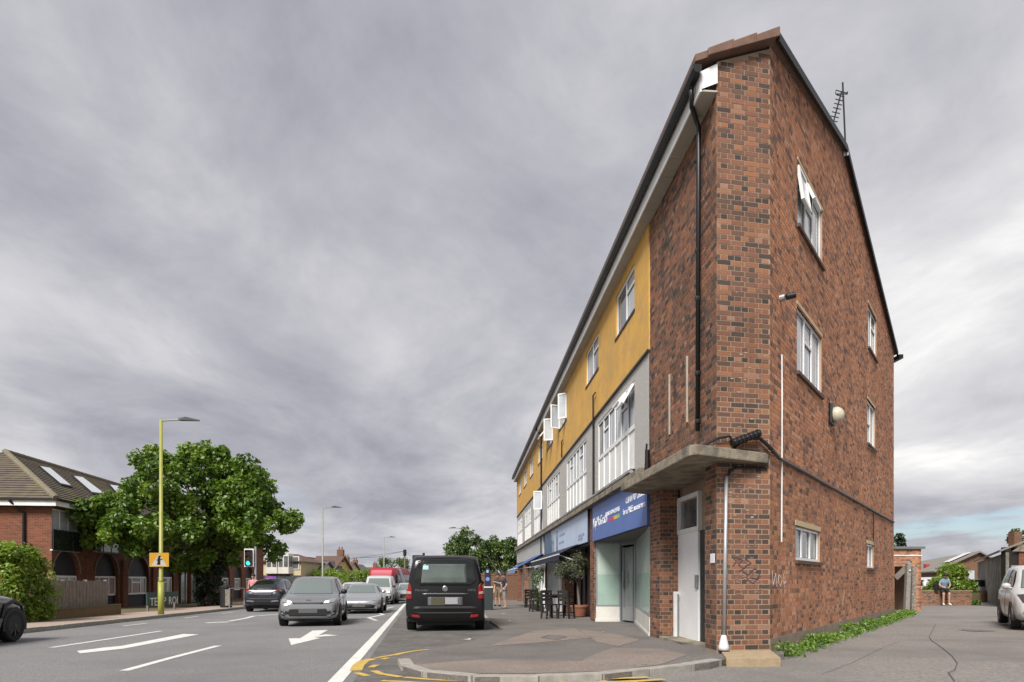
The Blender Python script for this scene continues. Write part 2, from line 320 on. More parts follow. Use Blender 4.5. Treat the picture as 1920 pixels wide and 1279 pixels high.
M_TERRA = mat('terracotta', (.27, .10, .055), (.20, .08, .05), 5, .85)
M_BARK = mat('bark', (.07, .055, .042), (.11, .09, .07), 12, .95, .8, 25)
L_TREE = leaf_mat('leaf_maple', [(0, (.045, .09, .009)), (.4, (.10, .19, .016)), (.75, (.17, .27, .022)), (1, (.26, .35, .04))], .45)
L_DARK = leaf_mat('leaf_ivy', [(0, (.008, .018, .006)), (1, (.022, .04, .012))], .15)
L_HEDGE = leaf_mat('leaf_hedge', [(0, (.07, .12, .009)), (.5, (.16, .26, .018)), (1, (.31, .40, .035))], .45)
L_WEED = leaf_mat('leaf_weed', [(0, (.04, .10, .012)), (.6, (.11, .22, .018)), (1, (.22, .33, .04))], .4)
L_OLIVE = leaf_mat('leaf_olive', [(0, (.035, .045, .02)), (.5, (.085, .10, .05)), (1, (.17, .18, .10))], .2)
L_BACK = leaf_mat('leaf_far_tree', [(0, (.03, .06, .012)), (.5, (.075, .135, .024)), (1, (.15, .21, .045))], .4)
# ------------------------------------------------------------------ setting
def build_ground():
    xs = [-900, -400, -150, -40, -20, 0, 20, 40, 150, 400, 900]; ys = [-60, -40, -20, 0, 20, 45, 70, 120, 250, 500, 1200]
    v = [(x, y, zg(x, y)-.02) for y in ys for x in xs]; k = len(xs)
    f = [(j*k+i, j*k+i+1, (j+1)*k+i+1, (j+1)*k+i) for j in range(len(ys)-1) for i in range(k-1)]
    m = MB(); m.add(v, f); o = m.build('ground', M_ASPHY); tag(o, kind='structure'); return o
GROUND = build_ground()
def sheet(name, poly, off, mt, parent=None, kind='structure'):
    m = MB(); tri = tessellate_polygon([[Vector((p[0], p[1], 0)) for p in poly]]); fs = []
    for t in tri:
        a, b, c = [Vector((poly[i][0], poly[i][1])) for i in t]
        fs.append(tuple(t) if (b-a).cross(c-a) > 0 else (t[0], t[2], t[1]))
    m.add([(p[0], p[1], zg(p[0], p[1])+off) for p in poly], fs); o = m.build(name, mt, parent)
    if parent is None: tag(o, kind=kind)
    return o
def ribbon(name, pts, w, off, mt, parent):
    m = MB(); n = len(pts); L = []; R = []
    for i in range(n):
        d = Vector((pts[min(i+1, n-1)][0]-pts[max(i-1, 0)][0], pts[min(i+1, n-1)][1]-pts[max(i-1, 0)][1])).normalized(); q = Vector((-d.y, d.x))*(w/2)
        p = Vector((pts[i][0], pts[i][1])); L.append(p+q); R.append(p-q)
    al = L+R; m.add([(p.x, p.y, zg(p.x, p.y)+off) for p in al], [(i, n+i, n+i+1, i+1) for i in range(n-1)])
    return m.build(name, mt, parent)
def gp(*pp): return [tuple(G(a, b))[:2] for a, b in pp]
def KL(Y): return -12.05-.125*(Y-16)
def WL(Y): return -2.0-.145*(Y-7.24)
def strip(name, fl, fr_, ys, off, mt, parent=None):
    m = MB(); pts = []
    for y in ys: pts += [(fl(y), y, zg(fl(y), y)+off), (fr_(y), y, zg(fr_(y), y)+off)]
    m.add(pts, [(2*i, 2*i+1, 2*i+3, 2*i+2) for i in range(len(ys)-1)]); o = m.build(name, mt, parent)
    if parent is None: tag(o, kind='structure')
    return o
YS = [-12, 0, 12, 24, 36, 48, 60, 70, 90, 130, 200, 300]
ROAD = strip('road', KL, lambda y: WL(y)+.2, YS, .0, M_ASPH)
# parking bay between the edge line and the pavement
BAYR = [(-.55, 8.2), (-.75, 19.7), (-1.6, 26), (-2.7, 33), (-6.2, 38)]
bay_poly = [(WL(6.5)+.2, 6.5), (.2, 6.6), (.5, 9), (.3, 14), (.0, 20), (-.8, 26), (-2.0, 33), (-5.7, 38.5), (WL(38.5)+.2, 38.5)]
BAY = sheet('parking_bay', bay_poly, .0, M_BAY)
ribbon('edge_line', [(WL(y), y) for y in (3, 7, 12, 20, 30, 42, 60)], .17, .004, M_LINE, ROAD)
ribbon('lane_line', gp((96, 1214.5), (200, 1199), (302, 1183.5)), .12, .004, M_LINE, ROAD)
ribbon('lane_line', gp((233, 1258), (320, 1234), (409, 1211)), .13, .004, M_LINE, ROAD)
ribbon('lane_line', gp((385, 1168), (430, 1165), (460, 1159.5), (475, 1155.5), (560, 1149)), .16, .004, M_LINE, ROAD)
ribbon('lane_line', gp((388, 1168.6), (428, 1167.6)), .25, .008, M_LINE, ROAD)
ribbon('lane_line', gp((230, 1174), (275, 1169)), .1, .004, M_LINE, ROAD)
ribbon('lane_line', gp((345, 1159), (372, 1156)), .1, .004, M_LINE, ROAD)
ribbon('lane_line', gp((415, 1150.5), (436, 1148.5)), .1, .004, M_LINE, ROAD)
ribbon('zigzag_line', gp((655, 1163.8), (706, 1163.8), (691, 1158.5), (719, 1152.5), (708, 1149.5), (728, 1145), (720, 1142), (738, 1138)), .14, .004, M_LINE, ROAD)
sheet('turn_arrow', gp((541, 1197.5), (546, 1210), (601, 1196.7), (588, 1195), (634, 1191.6), (610, 1189.8), (597, 1191.6), (615, 1181.6), (586, 1182.6), (563, 1197)), .004, M_LINE, ROAD)
sheet('straight_arrow', gp((144, 1221), (150, 1225.5), (205, 1219.5), (232, 1216.5), (373, 1189.8), (344, 1189), (228, 1211.5), (200, 1214)), .004, M_LINE, ROAD)
# double yellow lines round the nose
ribbon('yellow_line', gp((803, 1218), (770, 1222), (735, 1229), (705, 1234)), .10, .005, M_YLINE, BAY)
ribbon('yellow_line', gp((700, 1235.5), (682, 1240), (672, 1248), (667, 1258)), .16, .005, M_YLINE, BAY)
ribbon('yellow_line', gp((668, 1262), (690, 1268)), .10, .005, M_YLINE, BAY)
ribbon('yellow_line', gp((752, 1226), (738, 1229.5)), .10, .006, M_YLINE, BAY)
ribbon('yellow_line', gp((728, 1234), (716, 1237)), .10, .006, M_YLINE, BAY)
ribbon('yellow_line', gp((706, 1247), (695, 1252)), .10, .005, M_YLINE, BAY)
ribbon('yellow_line', gp((700, 1258), (715, 1264), (752, 1270)), .10, .005, M_YLINE, BAY)
ribbon('yellow_line', gp((758, 1270.5), (800, 1274), (850, 1277), (890, 1278)), .09, .005, M_YLINE, GROUND)
ribbon('yellow_line', gp((715, 1277), (760, 1279), (820, 1283)), .10, .005, M_YLINE, BAY)
ribbon('yellow_line', gp((905, 1276), (1000, 1276.5), (1090, 1275), (1160, 1272.5), (1215, 1270)), .10, .005, M_YLINE, GROUND)
ribbon('yellow_line', gp((890, 1282), (1000, 1283), (1100, 1281), (1200, 1277), (1245, 1274)), .10, .005, M_YLINE, GROUND)
for a in ((960, 1012), (1045, 1095), (1130, 1165), (1185, 1205)):
    ribbon('yellow_line', gp((a[0], 1277), (a[1], 1290)), .07, .006, M_YLINE, GROUND)
# pavement peninsula by the corner
NOSE = [(748, 1240), (752, 1247), (765, 1254), (786, 1259), (840, 1266), (892, 1269), (1010, 1269), (1140, 1264), (1235, 1253), (1330, 1243)]
PO = .065
nose = [tuple(G(a, b, PO))[:2] for a, b in NOSE]
near_edge = nose+[(3.1, 8.95), (3.95, 9.3)]
side_edge = [tuple(G(a, b, PO))[:2] for a, b in ((911, 1160), (944, 1180), (925, 1189), (875, 1205), (792, 1220.5), (760, 1231))]
pave_poly = near_edge+[(4.2, 9.9), (4.0, 30), (1.0, 50), (-2.5, 69), (WL(69)+1.2, 69), (WL(50)+.6, 50), (-6.0, 39.5), (-5.2, 38), (-2.3, 33), (-1.3, 26)]+side_edge
PAVE = MB(); PAVE.prism(pave_poly, lambda x, y: zg(x, y)-.15, lambda x, y: zg(x, y)+PO); PAVE = PAVE.build('pavement', M_PAVE); tag(PAVE, kind='structure')
def gpp(*pp): return [tuple(G(a, b, PO))[:2] for a, b in pp]
sheet('tarmac_patch', gpp((915, 1212), (1000, 1183), (1078, 1178.5), (1110, 1196), (1000, 1206)), .069, M_PAVEP, PAVE)
sheet('tarmac_patch', gpp((770, 1247), (800, 1245), (860, 1240), (930, 1236), (1010, 1239), (1090, 1240), (1120, 1225), (1150, 1215), (1240, 1217), (1290, 1228), (1240, 1246), (1140, 1258.5), (1010, 1263), (900, 1263), (830, 1259)), .069, M_PAVEP, PAVE)
sheet('tarmac_patch', gpp((1085, 1180), (1150, 1188), (1200, 1200), (1160, 1212), (1120, 1205)), .069, M_PAVEP, PAVE)
mc = gpp((1015, 1196), (1032, 1191), (1062, 1195), (1042, 1200.5))
sheet('manhole_cover', mc, .070, mat('manhole_iron', (.11, .10, .095), (.16, .15, .14), 30, .7, .5, 60), PAVE)
ribbon('manhole_frame', mc+[mc[0]], .03, .074, mat('manhole_rim', (.07, .065, .06), None, rough=.7), PAVE)
# kerb stones, one by one
def resample(pts, step):
    out = [Vector(pts[0])]; acc = 0
    for a, b in zip(pts[:-1], pts[1:]):
        a = Vector(a); b = Vector(b); L = (b-a).length; t = step-acc
        while t <= L: out.append(a+(b-a)*(t/L)); t += step
        acc = (acc+L) % step
    return out
def kerbs(parent, pts, step, w, top, inward, gap=.008, jit=.006):
    rs = resample(pts, step)
    for a, b in zip(rs[:-1], rs[1:]):
        d = (b-a).normalized(); q = Vector((-d.y, d.x))*inward; a2 = a+d*gap; b2 = b-d*gap; dz = random.uniform(-jit, jit)
        poly = [tuple(a2-q*.01), tuple(b2-q*.01), tuple(b2+q*w), tuple(a2+q*w)]
        m = MB(); m.prism(poly, lambda x, y: zg(x, y)-.1, lambda x, y: zg(x, y)+top+dz); m.build('kerb_stone', M_KERB, parent, bevel=.008)
kerbs(PAVE, [Vector(p) for p in [tuple(G(747, 1236, PO))[:2]]+near_edge[:-1]], .75, .16, .076, 1)
kerbs(PAVE, [(-.78, 19.2), (-.95, 21.5), (-1.3, 26), (-2.3, 33)], .9, .13, .076, -1)
cs = MB(); cs.prism(gpp((1350, 1222), (1443, 1221.5), (1464, 1238), (1362, 1239)), lambda x, y: zg(x, y)-.05, lambda x, y: zg(x, y)+.10); cs.build('corner_slab', mat('slab_yellowish', (.36, .27, .165), (.27, .205, .13), 8, .95, .5, 50), PAVE, bevel=.01)
# left pavement and verge
LP = strip('left_pavement', lambda y: KL(y)-2.6, lambda y: KL(y)-.1, [-12, 0, 12, 24, 36, 48, 60, 70, 90, 130], .10, M_PAVEL)
kerbs(LP, [(KL(y), y) for y in (12, 24, 36, 48, 62)], .915, .14, .12, 1)
ribbon('brick_edging', [(KL(y)-2.55, y) for y in (12, 24, 36, 48)], .18, .105, mat('edging_brick', (.22, .10, .06), (.17, .085, .055), 9, .9), LP)
strip('garden', lambda y: KL(y)-28, lambda y: KL(y)-2.6, [-12, 0, 12, 24, 36, 48, 60, 69], .06, M_SOIL)
# cracks and stains on the yard
def crack(pts, w): ribbon('crack', gp(*pts), w, -.012, mat('crack_dark', (.06, .055, .052), None, rough=.95), GROUND)
crack([(1755, 1168), (1748, 1182), (1742, 1193), (1747, 1200), (1765, 1212), (1785, 1228), (1795, 1242), (1790, 1255), (1778, 1259), (1790, 1275)], .012)
crack([(1540, 1262), (1600, 1240), (1650, 1215), (1690, 1200)], .006)
def stain(c, rx, ry, mt, off=-.014):
    x0, y0 = gp(c)[0]; pts = []
    for i in range(22):
        a = i*math.tau/22; k = random.uniform(.7, 1.2); pts.append((x0+rx*k*math.cos(a), y0+ry*k*math.sin(a)))
    sheet('tarmac_stain', pts, off, mt, GROUND)
M_ST = mat('stain', (.115, .108, .106), (.15, .142, .138), 12, .9, .4, 120)
stain((1830, 1181), .30, .35, mat('wet_patch', (.055, .052, .05), None, rough=.4), -.010)
M_LIT = mat('litter_paper', (.7, .7, .68), None, rough=.8)
for i, (a, b) in enumerate(((946, 1152), (955, 1165), (1135, 1186), (880, 1200))):
    p = G(a, b, PO); m = MB(); m.add([(p.x+random.uniform(-.05, .05)+dx*.07, p.y+dy*.05, p.z+.012+random.uniform(0, .015)) for dx, dy in ((-1, -1), (1, -.8), (.9, 1), (-.8, .9), (0, 0))], [(0, 1, 4), (1, 2, 4), (2, 3, 4), (3, 0, 4)])
    tag(m.build('litter', M_LIT), ['white paper scrap on the pavement near the two men', 'small pale scrap behind the van on the pavement', 'paper scrap on the tarmac before the blue-signed shop', 'crumpled white litter at the pavement edge behind the black van'][i], 'litter', 'scraps of litter')
# ------------------------------------------------------------------ corner building
C0 = Vector((3.02, 9.436)); C1 = Vector((3.864, 9.60))
FA = Fr(C0, (-.0708, .9975), (-.9975, -.0708))
CH = Fr(C0, C1-C0, ((C1-C0).y, -(C1-C0).x)); CHL = (C1-C0).length
GA = Fr(C1, (.607, .794), (.794, -.607)); GL = 13.94
FEND = 37.25; Q0 = (C1-C0).dot(-FA.n)
RQ, RZ = 4.52, 10.65
def qof(p): return (Vector((p[0], p[1]))-C0).dot(-FA.n)
SLF = (RZ-8.80)/(RQ+.27); RGQ = qof(GA.p(GL, 0, 0)); SLR = (RZ-8.66)/(RGQ-RQ)
def roofz(x, y):
    q = qof((x, y)); return RZ-(RQ-q)*SLF if q < RQ else RZ-(q-RQ)*SLR
B = thing('corner_building', 'three-storey brick corner building with yellow upper band and concrete door canopy', 'building', (4.5, 14, zg(4.5, 14)))
# bricks --------------------------------------------------------------
def bond(s0, s1, z0, z1, holes=(), top=None, phase=0, ch=.075, keep=None):
    out = []; r = 0; z = z0
    while z < z1-.01:
        st = (r % 2 == 0); pitch = .225 if st else .1125; a = s0-(.05625 if not st else 0)+phase
        while a < s1:
            x0 = max(a+.005, s0); x1 = min(a+pitch-.005, s1); zt = min(z+ch-.01, z1)
            segs = [(x0, x1)] if x1-x0 > .015 else []
            for (h0, h1, g0, g1) in holes:
                if z+ch*.5 > g0 and z+ch*.5 < g1:
                    ns = []
                    for (p, q) in segs:
                        if q <= h0 or p >= h1: ns.append((p, q))
                        else:
                            if h0-p > .02: ns.append((p, h0-.004))
                            if q-h1 > .02: ns.append((h1+.004, q))
                    segs = ns
            for (p, q) in segs:
                if top is None or z+ch < top((p+q)/2): out.append((p, q, z, zt, st))
            a += pitch
        z += ch; r += 1
    return out
def brick_mesh(name, fr, bricks, mt, parent, dark_headers=False, proud=.003):
    V = []; F = []; A = []; b = 0
    for (p, q, z0, z1, st) in bricks:
        n = proud+random.uniform(-.0012, .0014); e = .001
        c = [fr.p(p, -.004, z0), fr.p(q, -.004, z0), fr.p(q, -.004, z1), fr.p(p, -.004, z1), fr.p(p+e, n, z0+e), fr.p(q-e, n, z0+e), fr.p(q-e, n, z1-e), fr.p(p+e, n, z1-e)]
        V += [tuple(v) for v in c]; F += [(b+4, b+5, b+6, b+7), (b, b+1, b+5, b+4), (b+1, b+2, b+6, b+5), (b+2, b+3, b+7, b+6), (b+3, b, b+4, b+7)]; b += 8
        v = random.random()
        A += [v]*5
    return mesh_np(name, V, F, mt, parent, attr=A)
# windows -------------------------------------------------------------
def upvc(fr, s0, s1, z0, z1, lights, parent, n=-.06, sill=True, lintel=None, fw=.055, glass=None, flip=1, transom=None, sillmat=None, name='window'):
    """lights: list of (fraction, kind); kind 'f' fixed, 't' split by a top light"""
    glass = glass or M_SKYPANE
    m = MB(); m.fbox(fr, s0, s1, n-.04, n+.03, z0, z0+fw); m.fbox(fr, s0, s1, n-.04, n+.03, z1-fw, z1)
    m.fbox(fr, s0, s0+fw, n-.04, n+.03, z0+fw, z1-fw); m.fbox(fr, s1-fw, s1, n-.04, n+.03, z0+fw, z1-fw)
    tot = sum(f for f, _ in lights); a = s0; W_ = s1-s0; panes = []
    for i, (f, kd) in enumerate(lights):
        b = a+W_*f/tot; l = a+(fw if i == 0 else fw*.5); r = b-(fw if i == len(lights)-1 else fw*.5)
        if i: m.fbox(fr, a-fw*.5, a+fw*.5, n-.038, n+.028, z0+fw, z1-fw)
        zb = z0+fw; zt = z1-fw
        if kd == 't':
            zm = zt-(zt-zb)*(transom or .33); m.fbox(fr, l, r, n-.036, n+.026, zm-fw*.45, zm+fw*.45)
            panes += [(l, r, zb, zm-fw*.45), (l, r, zm+fw*.45, zt)]
        else: panes.append((l, r, zb, zt))
        a = b
    o = m.build(name, M_WHITE, parent)
    for i, (l, r, zb, zt) in enumerate(panes):
        g = glass[i % len(glass)] if isinstance(glass, (list, tuple)) else glass
        q = MB(); q.fbox(fr, l, r, n-.012, n-.004, zb, zt); q.build('pane', g, o)
        e = .012; t = MB()
        for bx in ((l, l+e, zb, zt), (r-e, r, zb, zt), (l+e, r-e, zb, zb+e), (l+e, r-e, zt-e, zt)): t.fbox(fr, bx[0], bx[1], n-.004, n+.002, bx[2], bx[3])
        t.build('gasket', M_BLACK, o)
    if sill:
        q = MB(); q.fbox(fr, s0-.05, s1+.05, n+.03, .05, z0-.06, z0-.002); q.build('sill', sillmat or mat('tile_sill', (.07, .04, .03), (.1, .06, .045), 8, .8), o)
    if lintel:
        q = MB(); q.fbox(fr, s0-.02, s1+.04, -.03, .012, z1, z1+lintel); q.build('lintel', M_STONE, o)
    return o
# ---- gable wall
def gz(pts): return [GA.sz(*p) for p in pts]
def grect(pl_t, pl_b, px_r):   # left-top px, left-bottom y, right px
    s0, z1 = GA.sz(pl_t[0], pl_t[1]); _, z0 = GA.sz(pl_t[0], pl_b); s1, _ = GA.sz(px_r); return (s0, s1, z0, z1)
GW = dict(g1=grect((1491.5, 984.5), 1050, 1537), g2=grect((1625, 1019), 1064.5, 1637.5), f1=grect((1494, 570), 696, 1540), f2=grect((1626, 747), 830, 1640.5), t1=grect((1495, 300), 421, 1541.5), t2=grect((1627.5, 567), 650, 1643))
gholes = list(GW.values())
print('GABLE WINDOWS', {k: tuple(round(x, 2) for x in v) for k, v in GW.items()})
def gtop(s): p = GA.p(s, 0, 0); return roofz(p.x, p.y)-.06
sr = (RQ-Q0)/((GA.p(1, 0, 0).xy-GA.p(0, 0, 0).xy).dot(-FA.n))   # s of the ridge on the gable
gw = MB(); outer = [(0, -.35), (GL, -.35), (GL, gtop(GL)), (sr, gtop(sr)), (0, gtop(0))]
gw.plate(GA, [outer]+[[(a, c), (b, c), (b, d), (a, d)] for a, b, c, d in gholes], 0)
for a, b, c, d in gholes: gw.reveal(GA, [(a, c), (b, c), (b, d), (a, d)], 0, -.11)
GABLE = gw.build('gable_wall', M_MORTARG, B)
brick_mesh('brickwork', GA, bond(0, GL, .28, 10.7, gholes, gtop, phase=-.03), M_BRICKG, GABLE)['kind'] = 'stuff'
pl = MB(); pl.fbox(GA, 0, GL, -.02, .012, -.3, .28); pl.build('plinth', mat('cement_plinth', (.17, .135, .105), (.24, .19, .14), 3, .95, .5, 40), B)
BL = M_SKYPANE
upvc(GA, *GW['g1'], [(1, 'f'), (1.1, 'f'), (1.1, 'f')], B, lintel=.09, glass=mat('obscure_glass', (.20, .235, .24), (.30, .33, .33), 5, .15, spec=.8))
upvc(GA, *GW['g2'], [(1, 'f'), (1, 'f')], B, lintel=.09, glass=MATS['obscure_glass'], fw=.05)
upvc(GA, *GW['f1'], [(1.05, 'f'), (.9, 't'), (1, 'f')], B, lintel=.06, transom=.36)
upvc(GA, *GW['f2'], [(1, 't'), (1, 'f')], B, lintel=.06, transom=.5)
wt1 = upvc(GA, *GW['t1'], [(1.05, 'f'), (.9, 't'), (1, 'f')], B, lintel=.05, transom=.36, glass=[M_SKYPANE, M_SKYPANE, M_GLASSD, M_SKYPANE])
upvc(GA, *GW['t2'], [(1, 'f'), (1, 't')], B, lintel=.05, transom=.33, glass=[M_SKYPANE, M_SKYPANE, M_GLASSD])
def open_sash(fr, s0, s1, z0, z1, hinge, ang, parent, n=.0):
    """an open casement: hinge 'top','left' (s0) or 'right' (s1)"""
    m = MB(); g = MB(); f = .045; t = math.radians(ang)
    def pos(u, w):  # u along s (0..1), w up (0..1)
        a = s0+(s1-s0)*u; z = z0+(z1-z0)*w
        if hinge == 'top': h = (z1-z); return fr.p(a, n+.03+math.sin(t)*h, z1-math.cos(t)*h)
        if hinge == 'left': h = (a-s0); return fr.p(s0+math.cos(t)*h, n+.03+math.sin(t)*h, z)
        h = (s1-a); return fr.p(s1-math.cos(t)*h, n+.03+math.sin(t)*h, z)
    fu = f/(s1-s0); fw_ = f/(z1-z0)
    for (u0, w0, u1, w1) in ((fu/2, 0, fu/2, 1), (1-fu/2, 0, 1-fu/2, 1), (fu, fw_/2, 1-fu, fw_/2), (fu, 1-fw_/2, 1-fu, 1-fw_/2)): m.beam(pos(u0, w0), pos(u1, w1), .05, .05)
    a, b, c, d = pos(fu, fw_), pos(1-fu, fw_), pos(1-fu, 1-fw_), pos(fu, 1-fw_); nn = (b-a).cross(d-a).normalized()*.004
    g.add([a-nn, b-nn, c-nn, d-nn, a+nn, b+nn, c+nn, d+nn], [(3, 2, 1, 0), (4, 5, 6, 7), (0, 1, 5, 4), (1, 2, 6, 5), (2, 3, 7, 6), (3, 0, 4, 7)])
    o = m.build('open_sash', M_WHITE, parent); g.build('pane', M_SKYPANE, o); return o
a, b, c, d = GW['t1']; wd = b-a
open_sash(GA, a+wd*.37, a+wd*.65, c+(d-c)*.66, d-.05, 'top', 22, wt1, -.04)
open_sash(GA, a+.06, a+wd*.32, c+(d-c)*.4, d-.05, 'top', 8, wt1, -.04)
# ---- chamfer wall
def ctop(s): p = CH.p(s, 0, 0); return roofz(p.x, p.y)-.10
cw = MB(); cw.plate(CH, [[(0, -.3), (CHL, -.3), (CHL, ctop(CHL)), (0, ctop(0))]], 0); CORNER = cw.build('corner_wall', M_MORTAR, B)
cb = bond(0, CHL, .13, 9.2, [], ctop, phase=0)
cb.sort(key=lambda k: k[2]); single = cb[:300]; rest = cb[300:]
brick_mesh('brickwork', CH, rest, M_BRICK, CORNER, True)['kind'] = 'stuff'
shared = {}
for (p, q, z0, z1, st) in single:
    key = round(q-p, 3)
    if key not in shared:
        w = (q-p)/2; h = (z1-z0)/2; m = MB(); e = .0025; pts = []
        m.add([(-w, h*-1, -.01), (w, -h, -.01), (w, h, -.01), (-w, h, -.01), (-w+e, -h+e, .0022), (w-e, -h+e, .0022), (w-e, h-e, .0022), (-w+e, h-e, .0022)], [(4, 5, 6, 7), (0, 1, 5, 4), (1, 2, 6, 5), (2, 3, 7, 6), (3, 0, 4, 7)])
        me = bpy.data.meshes.new('brick'); me.from_pydata(m.v, [], m.f); me.materials.append(M_BRICKO); shared[key] = me
    o = link('brick', shared[key], CORNER); mm = CH.M((p+q)/2, random.uniform(-.001, .0015), (z0+z1)/2); mm.translation -= worldloc(CORNER); o.matrix_local = mm
# ---- facade brick (street side, above canopy, and the door piers)
FS = 3.44
DOOR_S = (.47, 2.84)                                     # recess between the two piers
def ftop(s): return 8.36
fw_ = MB(); fw_.plate(FA, [[(0, -.35), (DOOR_S[0], -.35), (DOOR_S[0], 2.95), (2.78, 2.95), (2.78, -.35), (FS, -.35), (FS, 8.40), (0, 8.75)]], 0); FRONT = fw_.build('front_brick_wall', M_MORTAR, B)
fb = bond(0, DOOR_S[0], .13, 2.95)+bond(2.78, FS, .05, 2.95)+bond(0, FS, 2.95, 8.36)
brick_mesh('brickwork', FA, fb, M_BRICK, FRONT, True)['kind'] = 'stuff'
# near cheek of the far pier (faces the camera) and recess back
PIER = Fr(FA.p(2.78, 0, 0).xy, -FA.n, -FA.t)
pm = MB(); pm.plate(PIER, [[(0, -.35), (.36, -.35), (.36, 2.95), (0, 2.95)]], 0); pm = pm.build('pier_cheek', M_MORTAR, B)
brick_mesh('brickwork', PIER, bond(0, .36, .05, 2.93), M_BRICK, pm, True)['kind'] = 'stuff'
rb = MB(); rb.fbox(FA, 1.5, 2.9, -.50, -.40, -.3, 2.95); rb.build('recess_wall', M_MORTAR, B)
# door
dm = MB(); n0 = -.40
dm.fbox(FA, 1.72, 2.78, n0, n0+.05, .05, 2.03); DOOR = dm.build('door', mat('door_white', (.78, .785, .79), (.72, .725, .73), 2, .45), B, bevel=.004)
q = MB()
for bx in ((1.66, 1.72, 2.03, 2.72), (2.72, 2.785, 2.03, 2.72), (1.72, 2.72, 2.03, 2.11), (1.72, 2.72, 2.64, 2.72)): q.fbox(FA, bx[0], bx[1], n0, n0+.07, bx[2], bx[3])
q.build('door_frame', M_WPAINT, B)
q = MB(); q.fbox(FA, 1.74, 2.71, n0, n0+.012, 2.12, 2.63); q.build('fanlight', M_GLASS, B)
q = MB(); q.fbox(FA, 1.40, 1.70, n0-.02, n0+.02, .05, 2.03); q.build('door_jamb', M_DARK, B)
q = MB(); q.fbox(FA, 1.70, 1.80, n0+.05, n0+.085, 1.02, 1.26); q.build('lock_plate', M_GREYM, DOOR, bevel=.008)
q = MB(); q.fbox(FA, 2.66, 2.74, n0+.05, n0+.16, .08, .95); q.build('meter_box', M_WPAINT, B, bevel=.006)
q = MB(); q.tube([FA.p(2.62, n0+.1, .08), FA.p(2.62, n0+.1, .9)], .016, 8); q.build('conduit', mat('grey_conduit', (.18, .18, .19), None, rough=.5), B)
q = MB(); q.fbox(FA, 1.45, 2.78, -.40, .02, -.1, .10); q.build('door_step', M_CONC, B)
q = MB(); q.fbox(FA, .05, .20, .012, .022, 1.42, 1.56); q.build('notice', mat('notice_paper', (.62, .64, .68), None, rough=.7), B)
# ---- concrete canopy
cp = [(2.15, 12.75), (2.20, 12.0), (2.485, 8.90), (2.56, 8.84), (3.82, 9.50), (3.90, 9.62), (3.4, 9.75), (2.95, 12.75)]
cp = [(2.13, 12.55), (2.47, 8.93), (2.56, 8.86), (3.80, 9.50), (3.87, 9.63), (3.3, 9.8), (3.2, 12.9), (2.62, 12.9)]
m = MB(); m.prism(cp, 2.90, 3.05); m.build('concrete_canopy', M_CONC, B, bevel=.02)
# ---- eaves: soffit, fascia, gutter
k = 0; a = -.02
while a < FEND:                                            # soffit boards, one by one
    b = min(a+(.5 if a < 16 else 1.5), FEND); m = MB(); m.fbox(FA, a+.004, b-.004, .0, .238, 8.345+random.uniform(-.002, .002), 8.37); m.build('soffit_board', M_SOFF, B); a = b
m = MB(); m.fbox(FA, -.03, FEND, .24, .265, 8.33, 8.60); m.build('fascia', M_WPAINT, B)
m = MB(); m.plate(Fr(FA.p(-.03, 0, 0).xy, FA.n, -FA.t), [[(.0, 8.47), (.262, 8.36), (.262, 8.62), (0, 8.76)]], 0); m.build('box_end', M_WHITE, B)
prof = [(.27, 8.60), (.30, 8.545), (.36, 8.545), (.40, 8.60), (.40, 8.66), (.27, 8.66)]
m = MB(); k = len(prof); pts = [FA.p(-.12, a, z) for a, z in prof]+[FA.p(FEND+.1, a, z) for a, z in prof]
m.add(pts, [(i, (i+1) % k, (i+1) % k+k, i+k) for i in range(k)]+[tuple(range(k)), tuple(range(2*k-1, k-1, -1))]); m.build('gutter', M_BLACK, B)
# ---- roof
def rz(x, y, dz): return roofz(x, y)+dz
E0 = FA.p(-.10, .36, 0).xy; oc = CH.n*.09; og = GA.n*.06
V0 = FA.p(-.10, .30, 0).xy+oc*.3; V1 = CH.p(-.05, .09, 0).xy; V2 = CH.p(CHL+.02, .09, 0).xy+og*.5
RG = GA.p(sr, .06, 0).xy; EG = GA.p(GL+.25, .06, 0).xy; far = FA.t*FEND
def along(p, s): # move parallel to the street until FA s coordinate equals s
    cur = (p-C0).dot(FA.t); return p+FA.t*(s-cur)
front = [E0, V1, V2, RG, along(RG, FEND+.12), along(E0, FEND+.12)]
rear = [RG, EG, along(EG, FEND+.12), along(RG, FEND+.12)]
m = MB()
for poly in (front, rear): m.prism([tuple(p) for p in poly], lambda x, y: roofz(x, y)-.05, lambda x, y: roofz(x, y)+.05)
ROOF = m.build('roof', M_TILE, B)
# verge tiles above the chamfer
nt_ = 3; a0 = V1+(E0-V1)*.45; b0 = V2
for i in range(nt_):
    p = a0+(b0-a0)*(i/nt_); q_ = a0+(b0-a0)*((i+1)/nt_); d = (q_-p).normalized(); nn = Vector((d.y, -d.x))
    c = [p+nn*.05, q_+nn*.05+d*.03, q_-nn*.42+d*.03, p-nn*.42]; m = MB(); z_ = lambda pt: roofz(pt.x, pt.y)
    lift0, lift1 = .085, .052
    m.add([(*p_, z_(p_)-.055) for p_ in c]+[(*c[0], z_(c[0])+lift1), (*c[1], z_(c[1])+lift0), (*c[2], z_(c[2])+lift0), (*c[3], z_(c[3])+lift1)], [(3, 2, 1, 0), (4, 5, 6, 7), (0, 1, 5, 4), (1, 2, 6, 5), (2, 3, 7, 6), (3, 0, 4, 7)])
    m.build('verge_tile', M_TILE, ROOF, bevel=.012)
m = MB()
for p, q_ in ((V2, RG), (RG, EG)):
    n3 = (GA.n*.02).to_3d(); m.beam((*(p+GA.n*.02), roofz(*p)-.04), (*(q_+GA.n*.02), roofz(*q_)-.04), .05, .13)
